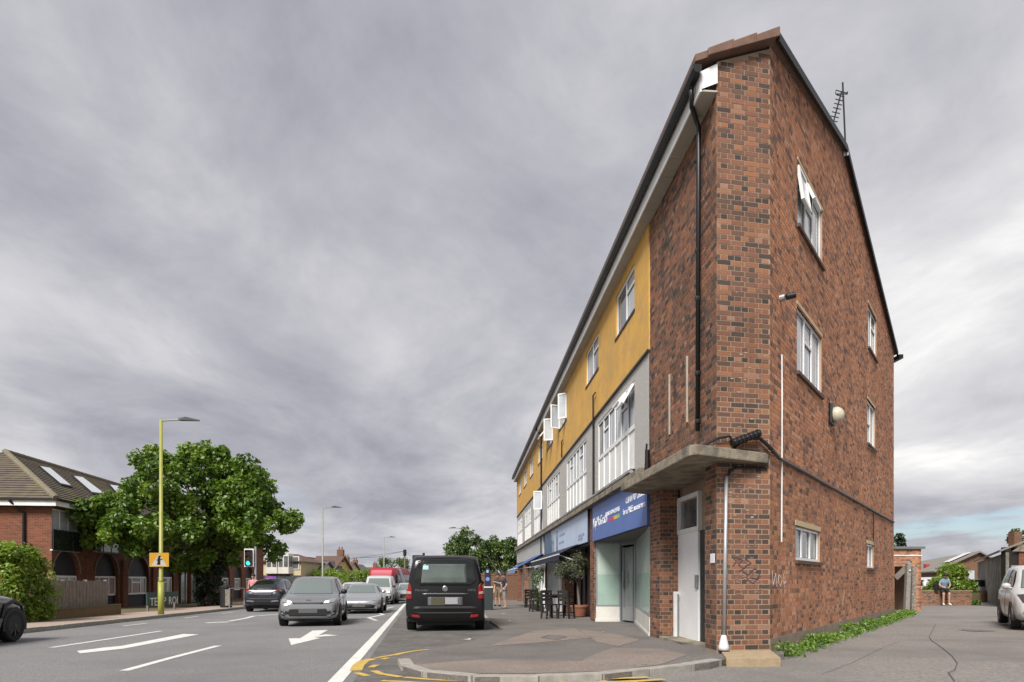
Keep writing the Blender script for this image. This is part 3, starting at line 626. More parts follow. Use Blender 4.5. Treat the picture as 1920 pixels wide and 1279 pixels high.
m.build('verge_trim', mat('dry_verge_dark', (.006, .007, .008), None, rough=.5, spec=.2), ROOF)
m = MB(); m.tube([(*EG, roofz(*EG)-.1), (*(EG+(-FA.n)*.02), roofz(*EG)-.1)], .05); 
m = MB(); eg2 = GA.p(GL+.33, -.35, 0); e2 = GA.p(GL+.33, .18, 0); z_ = roofz(*EG)-.12
cur_ = (e2.xy-C0).dot(FA.t); m.beam((e2.x, e2.y, z_), along(e2.xy, cur_+24).to_3d()+Vector((0, 0, z_)), .13, .13); m.build('rear_gutter', M_BLACK, B)
# far end + rear + back volume so the house is closed
BK = [tuple(GA.p(GL, 0, 0).xy), tuple(along(GA.p(GL, 0, 0).xy, FEND)), tuple(FA.p(FEND, 0, 0).xy)]
m = MB()
m.add([(*BK[0], -1), (*BK[1], -1), (*BK[1], roofz(*BK[1])-.06), (*BK[0], roofz(*BK[0])-.06)], [(0, 1, 2, 3)])
rdg = along(GA.p(sr, 0, 0).xy, FEND)
m.add([(*BK[1], -1), (*BK[2], -1), (*BK[2], 8.6), (*rdg, roofz(*rdg)-.06), (*BK[1], roofz(*BK[1])-.06)], [(0, 1, 2, 3, 4)]); m.build('rear_wall', M_BTEX, B)
# ---- street front beyond the brick: units
PITCH = 5.66; UN = [FS+i*(FEND-FS)/6 for i in range(7)]
WIN2 = [(13.96, 15.69), (17.77, 19.6), (23.4, 25.2), (27.1, 29.0), (30.9, 32.7), (35.2, 37.0), (39.0, 40.8), (43.0, 44.7)]
def s_of_Z(Z): return (Z-C0.y)/.9975
w2 = [(s_of_Z(a), s_of_Z(b), 7.08, 8.10) for a, b in WIN2]
w1 = [(s_of_Z(14.0)+i*PITCH*.995, s_of_Z(17.9)+i*PITCH*.995, 3.60, 5.55) for i in range(6)]
w1[-1] = (w1[-1][0], min(w1[-1][1], FEND-.3), 3.6, 5.55)
def rl(a, b, c, d): return [(a, c), (b, c), (b, d), (a, d)]
m = MB(); m.plate(FA, [[(FS, 5.80), (FEND, 5.80), (FEND, 8.40), (FS, 8.40)]]+[rl(*w) for w in w2], .03)
for w in w2: m.reveal(FA, rl(*w), .03, -.1)
m.quad(FA.p(FS, -.1, 5.8), FA.p(FS, .03, 5.8), FA.p(FS, .03, 8.4), FA.p(FS, -.1, 8.4)); m.build('yellow_band', M_YEL, B)
m = MB(); m.plate(FA, [[(FS, 3.30), (FEND, 3.30), (FEND, 5.77), (FS, 5.77)]]+[rl(*w) for w in w1], .015)
for w in w1: m.reveal(FA, rl(*w), .015, -.1)
m.build('pebbledash_band', M_PEB, B)
m = MB(); m.fbox(FA, FS, FEND, -.02, .06, 5.765, 5.815); m.build('drip_strip', M_DARK, B)
for w in w2:
    fl = [M_GLASS, M_SKYPANE, M_SKYPANE]; random.shuffle(fl)
    o = upvc(FA, *w, [(1, 't'), (1.1, 'f')], B, n=-.03, glass=fl, transom=.3, sillmat=M_DARK, fw=.06); WIN2OBJ = o
    if abs(w[0]-w2[2][0]) < .01: open_sash(FA, w[0]+.05, w[0]+.40, w[2]+.05, w[3]-.05, 'left', 55, o, .0); open_sash(FA, w[1]-.45, w[1]-.05, w[2]+.05, w[3]-.05, 'right', 70, o, .0)
    if abs(w[0]-w2[3][0]) < .01: open_sash(FA, w[0]+.05, w[0]+.45, w[2]+.05, w[3]-.05, 'left', 70, o, .0); open_sash(FA, w[1]-.75, w[1]-.05, w[2]+.3, w[3]-.05, 'top', 40, o, .0)
def tall_window(w, k):
    s0, s1, z0, z1 = w; zm = 4.56; n = -.03; f = .06
    m = MB(); m.fbox(FA, s0, s1, n-.04, n+.03, z0, z0+f); m.fbox(FA, s0, s1, n-.04, n+.03, z1-f, z1); m.fbox(FA, s0, s1, n-.039, n+.032, zm-.05, zm+.05)
    cols = 6; W_ = (s1-s0)/cols
    for i in range(cols+1):
        a = s0+i*W_; m.fbox(FA, max(s0, a-f/2), min(s1, a+f/2), n-.038, n+.028, z0+f, z1-f)
    tl = [i for i in range(cols) if i in (1, 4)]
    for i in tl: m.fbox(FA, s0+i*W_+f/2, s0+(i+1)*W_-f/2, n-.036, n+.026, 5.16, 5.22)
    o = m.build('window', M_WHITE, B)
    for i in range(cols):
        a, b = s0+i*W_+f/2, s0+(i+1)*W_-f/2; g = M_GLASS if random.random() < .35 else M_SKYPANE
        for (c, d) in ([(zm+.05, z1-f)] if i not in tl else [(zm+.05, 5.16), (5.22, z1-f)]):
            q = MB(); q.fbox(FA, a, b, n-.014, n-.004, c, d); q.build('pane', M_GLASSD if (i in tl and c > 5) else g, o)
            q = MB(); e = .014
            for bx in ((a, a+e, c, d), (b-e, b, c, d), (a+e, b-e, c, c+e), (a+e, b-e, d-e, d)): q.fbox(FA, bx[0], bx[1], n-.004, n+.003, bx[2], bx[3])
            q.build('gasket', M_DARK, o)
        q = MB(); q.fbox(FA, a, b, n-.014, n+.006, z0+f, zm-.05); q.build('panel', M_WPAINT, o)
    q = MB(); q.fbox(FA, s0-.06, s1+.06, .016, .12, z0-.09, z0-.004); q.build('sill', M_DARK, o); return o
for k, w in enumerate(w1):
    o = tall_window(w, k)
    if k == 0: W_ = (w[1]-w[0])/6; open_sash(FA, w[0]+.05, w[0]+W_*1.0, 5.0, 5.48, 'top', 30, o, .0); open_sash(FA, w[0]+W_*1.05, w[0]+W_*2, 5.2, 5.48, 'top', 40, o, .0)
    if k == 3: open_sash(FA, w[0]+.05, w[0]+.47, 4.62, 5.50, 'left', 70, o, .02)
# ledge, gutter pipe over the shop signs
m = MB(); m.fbox(FA, FS+.05, FEND, .0, .20, 3.30, 3.44); m.build('shop_ledge', M_CONC, B, bevel=.01)
m = MB(); m.tube([FA.p(4.3, .16, 3.50), FA.p(FEND, .16, 3.50)], .045, 8); m.build('ledge_pipe', mat('grey_pipe', (.20, .20, .20), (.3, .3, .3), 5, .6), B)
# brick piers between the shops
for i in range(1, 7):
    a = UN[i]; w = .62 if i < 6 else .3
    if i == 6: continue
    m = MB(); m.fbox(FA, a-.02, a+w, -.36, .0, -1, 3.30); pr = m.build('shop_pier', M_MORTAR, B)
    ck = Fr(FA.p(a-.02, 0, 0).xy, -FA.n, -FA.t)
    brick_mesh('brickwork', FA, bond(a-.02, a+w, zg(2, 10+a), 3.3), M_BRICK, pr, True)['kind'] = 'stuff'
    brick_mesh('brickwork', ck, bond(0, .36, zg(2, 10+a), 3.3), M_BRICK, pr, True)['kind'] = 'stuff'
# back wall of all shops
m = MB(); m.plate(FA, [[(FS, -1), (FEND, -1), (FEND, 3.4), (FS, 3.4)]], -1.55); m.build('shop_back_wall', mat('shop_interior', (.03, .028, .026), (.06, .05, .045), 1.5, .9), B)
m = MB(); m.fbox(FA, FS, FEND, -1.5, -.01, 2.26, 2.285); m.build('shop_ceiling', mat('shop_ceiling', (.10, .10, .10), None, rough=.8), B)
# ---- shop one: blue sign and splayed shopfront
def signboard(name, s0, s1, z0, z1, mt, n=.06):
    m = MB(); m.fbox(FA, s0, s1, -.05, n, z0, z1); return m.build(name, mt, B)
SG1 = signboard('shop_sign', FS+.02, UN[1]-.05, 2.29, 3.30, M_BLUE)
def FT(a, z, n=.064):     # text matrix on facade: reads from far (large s) to near
    M = FA.M(a, n, z); M.col[0][:3] = (-FA.t.x, -FA.t.y, 0); return M
M_SW = mat('sign_white', (.78, .79, .82), None, rough=.5)
s_left = UN[1]-.1
text('lettering', 'KipMcGrath', .38, M_SW, SG1, FT(s_left-.03, 2.67), fit=1.8)
text('lettering', 'EDUCATION CENTRES', .155, M_SW, SG1, FT(7.18, 2.82), fit=1.4)
for i, c in enumerate(((.5, .03, .25), (.55, .05, .12), (.6, .45, .05), (.25, .5, .12))):
    m = MB(); m.fbox(FA, 6.95-.29*(i+1), 6.95-.29*i-.02, .06, .064, 2.66, 2.75); m.build('colour_bar', mat('bar_%d' % i, c, None, rough=.5), SG1)
text('lettering', 'Call 01707 266066', .2, M_SW, SG1, FT(5.16, 2.90), fit=1.6)
text('lettering', 'for a FREE assessment', .2, M_SW, SG1, FT(5.42, 2.67), fit=1.88)
def wall2(a, b): d = Vector(b)-Vector(a); return Fr(a, d, (d.y, -d.x)), d.length
A_ = FA.p(UN[1]-.09, -.03, 0).xy; B_ = Vector((3.12, 18.36)); C_ = Vector((3.40, 17.45)); D_ = FA.p(FS+.05, -.03, 0).xy
def shop_window(a, b, z0, z1, riser, cols, glass, parent=B, frame=None, fk=.05):
    fr, L = wall2(a, b); frame = frame or M_ALU
    if fr.n.dot(Vector((-1, -1))) < 0: fr = Fr(a, Vector(b)-Vector(a), (-(Vector(b)-Vector(a)).y, (Vector(b)-Vector(a)).x))
    gz_ = zg(a[0], a[1])+.1
    m = MB(); m.fbox(fr, 0, L, -.04, .03, z0, z0+fk); m.fbox(fr, 0, L, -.04, .03, z1-fk, z1)
    for i in range(cols+1): x = i*L/cols; m.fbox(fr, max(0, x-fk/2), min(L, x+fk/2), -.038, .028, z0+fk, z1-fk)
    o = m.build('shop_window', frame, parent)
    for i in range(cols):
        x0 = i*L/cols+fk/2; x1 = (i+1)*L/cols-fk/2; zs = [z0+fk, z0+(z1-z0)*.5, z1-fk] if isinstance(glass, tuple) else [z0+fk, z1-fk]
        gl = glass if isinstance(glass, tuple) else (glass,)
        for j, g in enumerate(gl): q = MB(); q.fbox(fr, x0, x1, -.012, -.004, zs[j], zs[j+1]); q.build('pane', g, o)
    q = MB(); q.fbox(fr, -.02, L+.02, -.05, .05, gz_-.3, gz_+.05); q.fbox(fr, 0, L, -.04, .035, gz_+.05, z0-.003); q.build('riser', riser, o); return o
RIS = mat('cream_riser', (.62, .60, .55), (.52, .50, .46), 3, .7)
shop_window(A_, B_, .42, 2.26, RIS, 1, (M_FROST, M_FROSTL)); shop_window(C_, D_, .42, 2.26, RIS, 1, (M_FROST, M_FROSTL))
fr, L = wall2(B_, C_); fr = Fr(B_, C_-B_, (-.95, -.3))
m = MB(); m.fbox(fr, 0, .08, -.05, .05, -.1, 2.26); m.fbox(fr, L-.08, L, -.05, .05, -.1, 2.26); m.fbox(fr, .08, L-.08, -.05, .05, 2.16, 2.26); m.fbox(fr, .16, L-.16, -.03, .03, .04, .4); m.fbox(fr, .16, .24, -.03, .03, .4, 2.1); m.fbox(fr, L-.24, L-.16, -.03, .03, .4, 2.1)
SD = m.build('shop_door', M_ALU, B); q = MB(); q.fbox(fr, .24, L-.24, -.01, .0, .4, 2.1); q.build('pane', mat('door_glass', (.16, .17, .17), (.24, .25, .25), 3, .1, spec=.8), SD)
q = MB(); q.tube([fr.p(.3, .08, .95), fr.p(.3, .08, 1.45)], .02, 8); q.build('handle', M_CHROME, SD)
# ---- shop two: pale sign, open front with curtains; shop three on
SG2 = signboard('shop_sign', UN[1]+.64, UN[3]-.05, 2.33, 3.30, M_LBLUE)
m = MB(); m.fbox(FA, UN[2]+3.4, UN[3]-.06, .06, .066, 2.34, 3.29); m.build('sign_panel', mat('sign_teal', (.05, .13, .24), (.03, .08, .17), 2, .4), SG2)
# two figures and small print on the pale sign
for (a, h, w, c) in ((UN[2]+3.1, .72, .55, (.12, .14, .16)), (UN[2]+1.55, .80, .30, (.05, .06, .09)), (UN[2]+2.55, .62, .35, (.2, .2, .2))):
    m = MB(); loop = [(a-w*.5, 2.36), (a+w*.5, 2.36), (a+w*.42, 2.36+h*.5), (a+w*.5, 2.36+h*.66), (a+w*.22, 2.36+h*.8), (a+w*.2, 2.36+h), (a-w*.18, 2.36+h), (a-w*.22, 2.36+h*.8), (a-w*.5, 2.36+h*.62), (a-w*.36, 2.36+h*.4)]
    m.slab(FA, loop, .06, .067); m.build('printed_figure', mat('print_%.2f' % a, c, None, rough=.5), SG2)
M_PR = mat('sign_print_grey', (.20, .26, .40), None, rough=.5)
for (a, z, w) in ((UN[2]+1.0, 2.86, 1.5), (UN[2]+1.0, 2.58, 1.2), (UN[1]+2.3, 2.55, 1.0), (UN[1]+2.3, 2.44, .7)):
    m = MB(); x = a
    while x > a-w: l = random.uniform(.1, .28); m.fbox(FA, x-l, x, .06, .064, z, z+.09); x -= l+.06
    m.build('small_print', M_PR, SG2)
m = MB(); m.fbox(FA, UN[1]+.62, UN[1]+.645, .0, .075, 2.30, 3.3); m.build('sign_edge', M_NAVY, SG2)
SG3 = signboard('shop_sign', UN[3]+.64, UN[6]-.35, 2.40, 3.28, mat('sign_offwhite', (.45, .45, .43), (.36, .36, .35), 2, .6))
# shop two front: white folding doors (slats of curtain) and dark panels
for i in range(2):
    a0 = UN[1+i]+.64; a1 = UN[2+i]-.04
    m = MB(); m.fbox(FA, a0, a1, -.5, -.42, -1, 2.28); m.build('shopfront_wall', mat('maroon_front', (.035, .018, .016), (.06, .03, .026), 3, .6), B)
for a in [UN[1]+.8+i*.85 for i in range(5)]:
    m = MB(); m.fbox(FA, a, a+.06, -.42, -.36, -.5, 2.28); m.build('shopfront_post', M_WOODD, B)
cur = MB(); cur.fbox(FA, UN[2]+1.2, UN[3]-.1, -.1, -.06, 2.12, 2.2); cur.fbox(FA, UN[2]+1.2, UN[3]-.1, -.1, -.06, -.35, -.25)
for i in range(12): a = UN[2]+1.2+i*(PITCH-1.35)/11; cur.fbox(FA, a, a+.07, -.1, -.05, -.3, 2.2)
FD = cur.build('folding_doors', M_WHITE, B); q = MB(); q.fbox(FA, UN[2]+1.2, UN[3]-.1, -.085, -.075, -.25, 2.12); q.build('pane', M_SKYPANE, FD)
wr = MB(); wr.fbox(FA, UN[3]+.2, UN[3]+1.8, -.05, .5, -1, 2.0); wr.build('white_return_wall', M_WPAINT, B)
for i in range(3, 6):
    a0 = UN[i]+.64; a1 = UN[i+1]-.04; m = MB(); m.fbox(FA, a0, a1, -.4, -.32, -1, 2.4); m.build('shopfront_wall', mat('shopfront_grey', (.12, .12, .12), (.2, .2, .19), 2, .6), B)
# awnings (fixed to the shops)
def awning(s0, s1, zt, zb, out, mt, n0=.07, val=None):
    m = MB(); t = .015
    m.add([FA.p(s0, n0, zt), FA.p(s1, n0, zt), FA.p(s1, out, zb), FA.p(s0, out, zb), FA.p(s0, n0, zt+t), FA.p(s1, n0, zt+t), FA.p(s1, out, zb+t), FA.p(s0, out, zb+t)], [(0, 1, 2, 3), (7, 6, 5, 4), (0, 4, 5, 1), (1, 5, 6, 2), (2, 6, 7, 3), (3, 7, 4, 0)])
    o = m.build('awning', mt, B)
    q = MB(); k = int((s1-s0)/.25)
    for i in range(k):
        a = s0+(s1-s0)*i/k; b = s0+(s1-s0)*(i+1)/k; q.slab(FA, [(a, zb), (b, zb), (b, zb-.18), ((a+b)/2, zb-.23), (a, zb-.18)], out, out+.01)
    q.build('valance', val or mt, o)
    q = MB(); q.beam(FA.p(s0+.2, n0, zt-.55), FA.p(s0+.2, out-.05, zb-.02), .03, .03); q.beam(FA.p(s1-.2, n0, zt-.55), FA.p(s1-.2, out-.05, zb-.02), .03, .03); q.beam(FA.p(s0, out, zb), FA.p(s1, out, zb), .04, .04); q.build('awning_arm', M_WPAINT, o); return o
awning(UN[1]+2.3, UN[3]-.1, 2.34, 2.02, .7, M_NAVY)
awning(UN[3]-.0, UN[3]+5.2, 2.45, 1.72, 1.45, mat('awning_blue', (.03, .075, .22), (.05, .10, .26), 5, .8), val=mat('awning_valance', (.10, .17, .34), (.25, .3, .42), 6, .8))
# ---- pipes, cables
def fpt(px, py, off): a, z = FA.sz(px, py, off); return FA.p(a, off, z)
DP = [fpt(1296, 168, .33), fpt(1297, 200, .28), fpt(1306, 228, .12), fpt(1310, 240, .09), fpt(1308, 808, .09)]
m = MB(); m.tube(DP, .036, 10); dp = m.build('downpipe', M_BLACK, B, smooth=True)
for y in (300, 470, 560, 700, 790): p = fpt(1308.5, y, .09); m = MB(); m.lathe([(.045, -.03), (.048, 0), (.045, .03)], 10, p); m.build('pipe_collar', M_BLACK, dp)
a31 = s_of_Z(31.0); m = MB(); m.tube([FA.p(a31, .34, 8.52), FA.p(a31, .08, 8.2), FA.p(a31, .08, -.2)], .04, 8); m.build('downpipe', M_BLACK, B)
for i, (px, y0, y1) in enumerate(((1112, 742, 800), (1121, 740, 745), (1053, 828, 858), (1045, 690, 720))):
    if i in (1, 3): continue
    m = MB(); p0 = fpt(px, y0, .08); p1 = fpt(px, y1, .08); m.tube([FA.p(FA.sz(px, y0, .08)[0]-.3, .08, p0.z), p0, p1], .022, 6); m.build('waste_pipe', M_BLACK, B)
m = MB(); a = w1[0][1]+.42; m.tube([FA.p(a, .06, 5.72), FA.p(a, .06, 3.5)], .03, 6); m.build('waste_pipe', M_BLACK, B)
for (px, y0, y1) in ((1255, 702, 815), (1288, 668, 792)):
    p0 = fpt(px, y0, .02); p1 = fpt(px, y1, .02); m = MB(); m.beam(p0, p1, .03, .03, up=(1, 0, 0)); m.build('cable_trunking', mat('trunking_grey', (.30, .24, .19), (.36, .30, .25), 8, .7), B)
def gpt(px, py, off=.03): a, z = GA.sz(px, py, off); return GA.p(a, off, z)
def cpt(px, py, off=.03): a, z = CH.sz(px, py, off); return CH.p(a, off, z)
m = MB(); m.tube([gpt(1466, 665), gpt(1466.5, 760), gpt(1466, 900), gpt(1465.5, 1016)], .012, 6); m.build('conduit', M_WPAINT, B)
m = MB(); m.tube([cpt(1375, 842, .07), cpt(1395, 822, .06), cpt(1425, 822, .06), gpt(1447, 842, .05), gpt(1462, 860, .04), gpt(1500, 880), gpt(1560, 914), gpt(1600, 936), gpt(1640, 959), gpt(1676, 979)], .028, 6); m.build('cable', M_BLACK, B)
m = MB(); m.tube([gpt(1638, 960), gpt(1638, 990), gpt(1638.5, 1016)], .012, 5); m.build('cable', M_BLACK, B)
m = MB(); m.tube([gpt(1571, 786), gpt(1610, 822), gpt(1650, 856), gpt(1676, 878)], .008, 5); m.build('cable', mat('cable_pale', (.4, .36, .32), None, rough=.6), B)
m = MB(); m.tube([cpt(1320, 835, .05), cpt(1345, 822, .06), cpt(1368, 818, .07), cpt(1378, 833, .09)], .02, 6); m.build('cable', M_BLACK, B)
for i in range(3): m = MB(); m.tube([cpt(1380, 838+i*5, .15), cpt(1410, 846+i*5, .12), cpt(1440, 842+i*4, .08), gpt(1455, 850+i*3, .05)], .006, 5); m.build('cable', M_BLACK, B)
m = MB(); m.tube([cpt(1438, 878, .02), cpt(1400, 877, .03), cpt(1380, 877, .04), cpt(1370, 882, .04), cpt(1365, 896, .04)], .02, 6); m.build('cable', M_BLACK, B)
m = MB(); a0 = cpt(1362, 893, .04); a1 = cpt(1357, 1215, .04); m.tube([a0, a1], .028, 10); m.build('cable_riser', M_GREYM, B, smooth=True)
m = MB(); m.lathe([(.085, 0), (.075, .05), (.04, .2), (.03, .22)], 14, (a1.x, a1.y, zg(a1.x, a1.y)+.12)); m.build('riser_boot', mat('boot_grey', (.55, .56, .58), None, rough=.5), B, smooth=True)
m = MB(); m.tube([FA.p(3.3, .10, 3.35), FA.p(3.28, .10, 3.75)], .05, 8); m.tube([FA.p(3.42, .12, 3.1), FA.p(3.4, .08, 3.9)], .02, 6); m.tube([FA.p(3.4, .1, 3.2), FA.p(4.4, .18, 3.48), FA.p(6, .18, 3.5), FA.p(8, .18, 3.46)], .02, 6); m.build('cable', M_BLACK, B)
# graffiti and worn paint on the corner
def squiggle(fr, pts, w, mt, n=.0075, name='graffiti'):
    m = MB()
    for a, b in zip(pts[:-1], pts[1:]):
        A1 = fr.sz(*a); B1 = fr.sz(*b); d = Vector((B1[0]-A1[0], B1[1]-A1[1])); 
        if d.length < 1e-4: continue
        d.normalize(); q = Vector((-d.y, d.x))*w/2; A2 = Vector(A1); B2 = Vector(B1)
        m.slab(fr, [tuple(A2-q), tuple(B2-q), tuple(B2+q), tuple(A2+q)], n-.003, n)
    return m.build(name, mt, CORNER if fr is CH else GABLE)
GD = mat('spray_dark', (.05, .035, .04), None, rough=.8); GWm = mat('spray_white', (.55, .46, .44), None, rough=.8)
for pts in ([(1372, 1044), (1380, 1052), (1374, 1062)], [(1378, 1046), (1392, 1050), (1384, 1060), (1396, 1066)], [(1396, 1046), (1408, 1056), (1396, 1062)], [(1390, 1070), (1402, 1078), (1415, 1066), (1424, 1074), (1420, 1086), (1408, 1084)], [(1400, 1086), (1412, 1094), (1426, 1080)], [(1385, 1072), (1405, 1058)]): squiggle(CH, pts, .012, GD)
for pts in ([(1447, 1070), (1449, 1098), (1454, 1075), (1456, 1100)], [(1460, 1078), (1458, 1092), (1463, 1100), (1466, 1086), (1460, 1078)], [(1468, 1075), (1470, 1102)], [(1468, 1080), (1473, 1090), (1469, 1096)]): squiggle(GA, pts, .016, GWm)
squiggle(GA, [(1583, 1108), (1579, 1136)], .10, mat('chalk_smear', (.38, .27, .21), None, rough=.9))
def blotch(fr, cx, cy, r, n, mt, sc=(1, 1)):
    m = MB(); out = 0
    while out < n:
        a = random.gauss(0, 1)*r*sc[0]; b = random.gauss(0, 1)*r*sc[1]; s, z = fr.sz(cx, cy); s += a; z += b
        if fr is CH and not (0.05 < s < CHL-.05): continue
        w = random.uniform(.01, .045); h = random.uniform(.005, .014); k = random.randint(5, 7)
        m.slab(fr, [(s+w*math.cos(i*math.tau/k)*random.uniform(.6, 1.2), z+h*math.sin(i*math.tau/k)*random.uniform(.6, 1.2)) for i in range(k)], .001, .0062); out += 1
    m.build('paint_flecks', mt, CORNER if fr is CH else GABLE)['kind'] = 'stuff'
PK = mat('faded_pink_paint', (.27, .16, .135), (.22, .125, .10), 20, .9); WFl = mat('paint_flecks', (.34, .26, .225), None, rough=.9)
blotch(CH, 1400, 1075, .16, 70, PK, (1, 1.6)); blotch(CH, 1395, 945, .18, 22, WFl, (1.2, 1.8)); blotch(CH, 1400, 690, .2, 12, WFl, (1, 3))
# fixtures carried by the building: things of their own
sc = thing('security_camera', 'small black camera on the brick gable above the first floor', 'camera', gpt(1462, 557, 0))
m = MB(); p = gpt(1462, 560, .0); m.tube([p, p+GA.n.to_3d()*.08], .05, 10); m.build('mount', M_GREYM, sc)
m = MB(); p2 = p+GA.n.to_3d()*.1; m.tube([p2, p2+Vector((.10, .0, .02))+GA.n.to_3d()*.04], .05, 12, r1=.045); m.build('housing', M_BLACK, sc, smooth=False)
bl = thing('bulkhead_lamp', 'round glass bulkhead lamp on the gable below the first-floor window', 'lamp', gpt(1556, 778, 0))
p = gpt(1557, 778, .0); m = MB(); m.fbox(GA, GA.sz(1553)[0], GA.sz(1553)[0]+.34, .0, .07, p.z-.22, p.z+.22); m.build('back_box', M_BLACK, bl, bevel=.03)
m = MB(); c = GA.p(GA.sz(1553)[0]+.2, .11, p.z-.02); m.ball(c, .15, 14, (1, 1, 1.1)); m.build('glass_bowl', mat('lamp_glass', (.55, .50, .38), (.4, .36, .28), 14, .15, spec=.7), bl, smooth=True)
jb = thing('cable_joint_box', 'black ribbed cable joint lying on the concrete canopy', 'cable joint', cpt(1400, 840, .12))
m = MB(); a = cpt(1372, 836, .14)+Vector((0, 0, .04)); b = cpt(1424, 817, .12)+Vector((0, 0, .04)); m.tube([a, b], .055, 10); m.build('sleeve', M_BLACK, jb)
for i in range(7):
    c = a+(b-a)*((i+.5)/7); m = MB(); m.tube([c-(b-a).normalized()*.012, c+(b-a).normalized()*.012], .062, 10); m.build('ring', M_DARK, jb)
    m = MB(); m.ball(c+Vector((0, -.06, .01)), .012, 6); m.build('clip', M_CHROME, jb)
# aerial on the ridge
ar = thing('tv_aerial', 'tall rooftop television aerial with many short rods on the ridge', 'aerial', (*GA.p(sr, 0, 0).xy, RZ))
Zr = GA.p(sr, .02, 0).y; base = P(1586, 292, Zr); topp = P(1580, 155, Zr); m = MB(); m.tube([base, topp], .02, 6); m.build('mast', M_DARK, ar)
a = P(1578, 172, Zr); b = P(1561, 235, Zr)+Vector((0, .0, 0)); m = MB(); m.tube([a, b], .016, 6); boom = m.build('boom', M_DARK, ar)
for i in range(9):
    c = a+(b-a)*(i/8.0); l = .11 if i else .17; m = MB(); d = Vector((.93, .35, .08)); m.tube([c-d*l, c+d*l], .010, 5); m.build('rod', M_DARK, ar)
m = MB(); m.tube([a+Vector((-.13, 0, .0)), a+Vector((-.13, 0, -.05)), a+Vector((.13, 0, -.05)), a+Vector((.13, 0, 0))], .012, 5); m.build('dipole', M_DARK, ar)
m = MB(); m.beam(base, P(1581, 262, Zr), .03, .12); m.build('bracket', M_GREYM, ar)
# ------------------------------------------------------------------ plants
def leaves(name, cents, rads, n, size, mt, parent, flat=.0, shell=.55, zmin=None, aspect=.62, seed=1, squash=(1, 1, 1), light=None):
    r = np.random.default_rng(seed); cents = np.asarray(cents, float); rads = np.asarray(rads, float)
    w = rads**2; idx = r.choice(len(cents), n, p=w/w.sum()); d = r.normal(size=(n, 3)); d /= np.linalg.norm(d, axis=1)[:, None]
    rr = rads[idx]*(shell+(1-shell)*r.random(n))*np.where(r.random(n) < .12, 1.12, 1); p = cents[idx]+d*rr[:, None]*np.array(squash)
    if zmin is not None: k = p[:, 2] > zmin; p = p[k]; d = d[k]; idx = idx[k]; n = len(p)
    nor = d*.6+r.normal(size=(n, 3))*.6+np.array([0, 0, .5]); nor /= np.linalg.norm(nor, axis=1)[:, None]
    t = np.cross(nor, r.normal(size=(n, 3))); t /= np.linalg.norm(t, axis=1)[:, None]; b = np.cross(nor, t)
    s = size*(.6+.8*r.random(n))[:, None]; v = np.stack([p-t*s, p-b*s*aspect+nor*s*.12, p+t*s, p+b*s*aspect+nor*s*.12], 1).reshape(-1, 3)
    f = np.arange(4*n).reshape(n, 4); cl = r.random(len(cents))
    a = np.clip(.5*r.random(n)+.5*cl[idx]+(light if light is not None else 0), 0, 1)
    o = mesh_np(name, v, f, mt, parent, attr=a); return o
def branchy(parent, base, cents, r0, fork, mt, name='trunk', lname='limb', seed=3, sub=None):
    rd = random.Random(seed); base = Vector(base); fork = Vector(fork); m = MB()
    mid = (base+fork)/2+Vector((rd.uniform(-.1, .1), rd.uniform(-.1, .1), 0)); m.tube([base-Vector((0, 0, .15)), base+Vector((0, 0, .12)), mid, fork], [r0*1.35, r0*1.05, r0*.9, r0*.75], 10)
    tr = m.build(name, mt, parent, smooth=True)
    for c in cents:
        c = Vector(c); k = (c-fork); st = base+(fork-base)*rd.uniform(.75, 1.0); md = st+k*.5+Vector((rd.uniform(-.2, .2), rd.uniform(-.2, .2), k.length*.10)); rr = r0*rd.uniform(.28, .5)
        q = MB(); q.tube([st, st+(md-st)*.5+Vector((0, 0, .05)), md, c], [rr, rr*.8, rr*.55, rr*.15], 6, cap=False); q.build(lname, mt, tr, smooth=True)
    return tr
def tree(name, label, base, spec, n, size, mt, r0, fork, group=None, cat='tree', seed=5, limbs=14, bark=None, shell=.45, squash=(1, 1, 1), kk=1.0):
    """spec: list of crown ellipsoids (centre, (rx,ry,rz), clump count, clump radius)"""
    t = thing(name, label, cat, base, group=group); rd = np.random.default_rng(seed); cs = []; rs = []
    for c, R, k, cr in spec:
        R = tuple(v*kk*(1.12 if kk > 1 else 1) for v in R); cr = cr*kk*(.78 if kk > 1 else 1)
        d = rd.normal(size=(k, 3)); d /= np.linalg.norm(d, axis=1)[:, None]; q = np.array(c)+d*np.array(R)*(.35+.65*rd.random((k, 1))**.6); cs += list(q); rs += list(cr*(.6+.8*rd.random(k)))
    order = rd.permutation(len(cs))[:limbs]
    branchy(t, base, [cs[i] for i in order], r0, fork, bark or M_BARK, seed=seed)
    leaves('crown', cs, rs, n, size, mt, t, seed=seed, shell=shell, squash=squash); return t
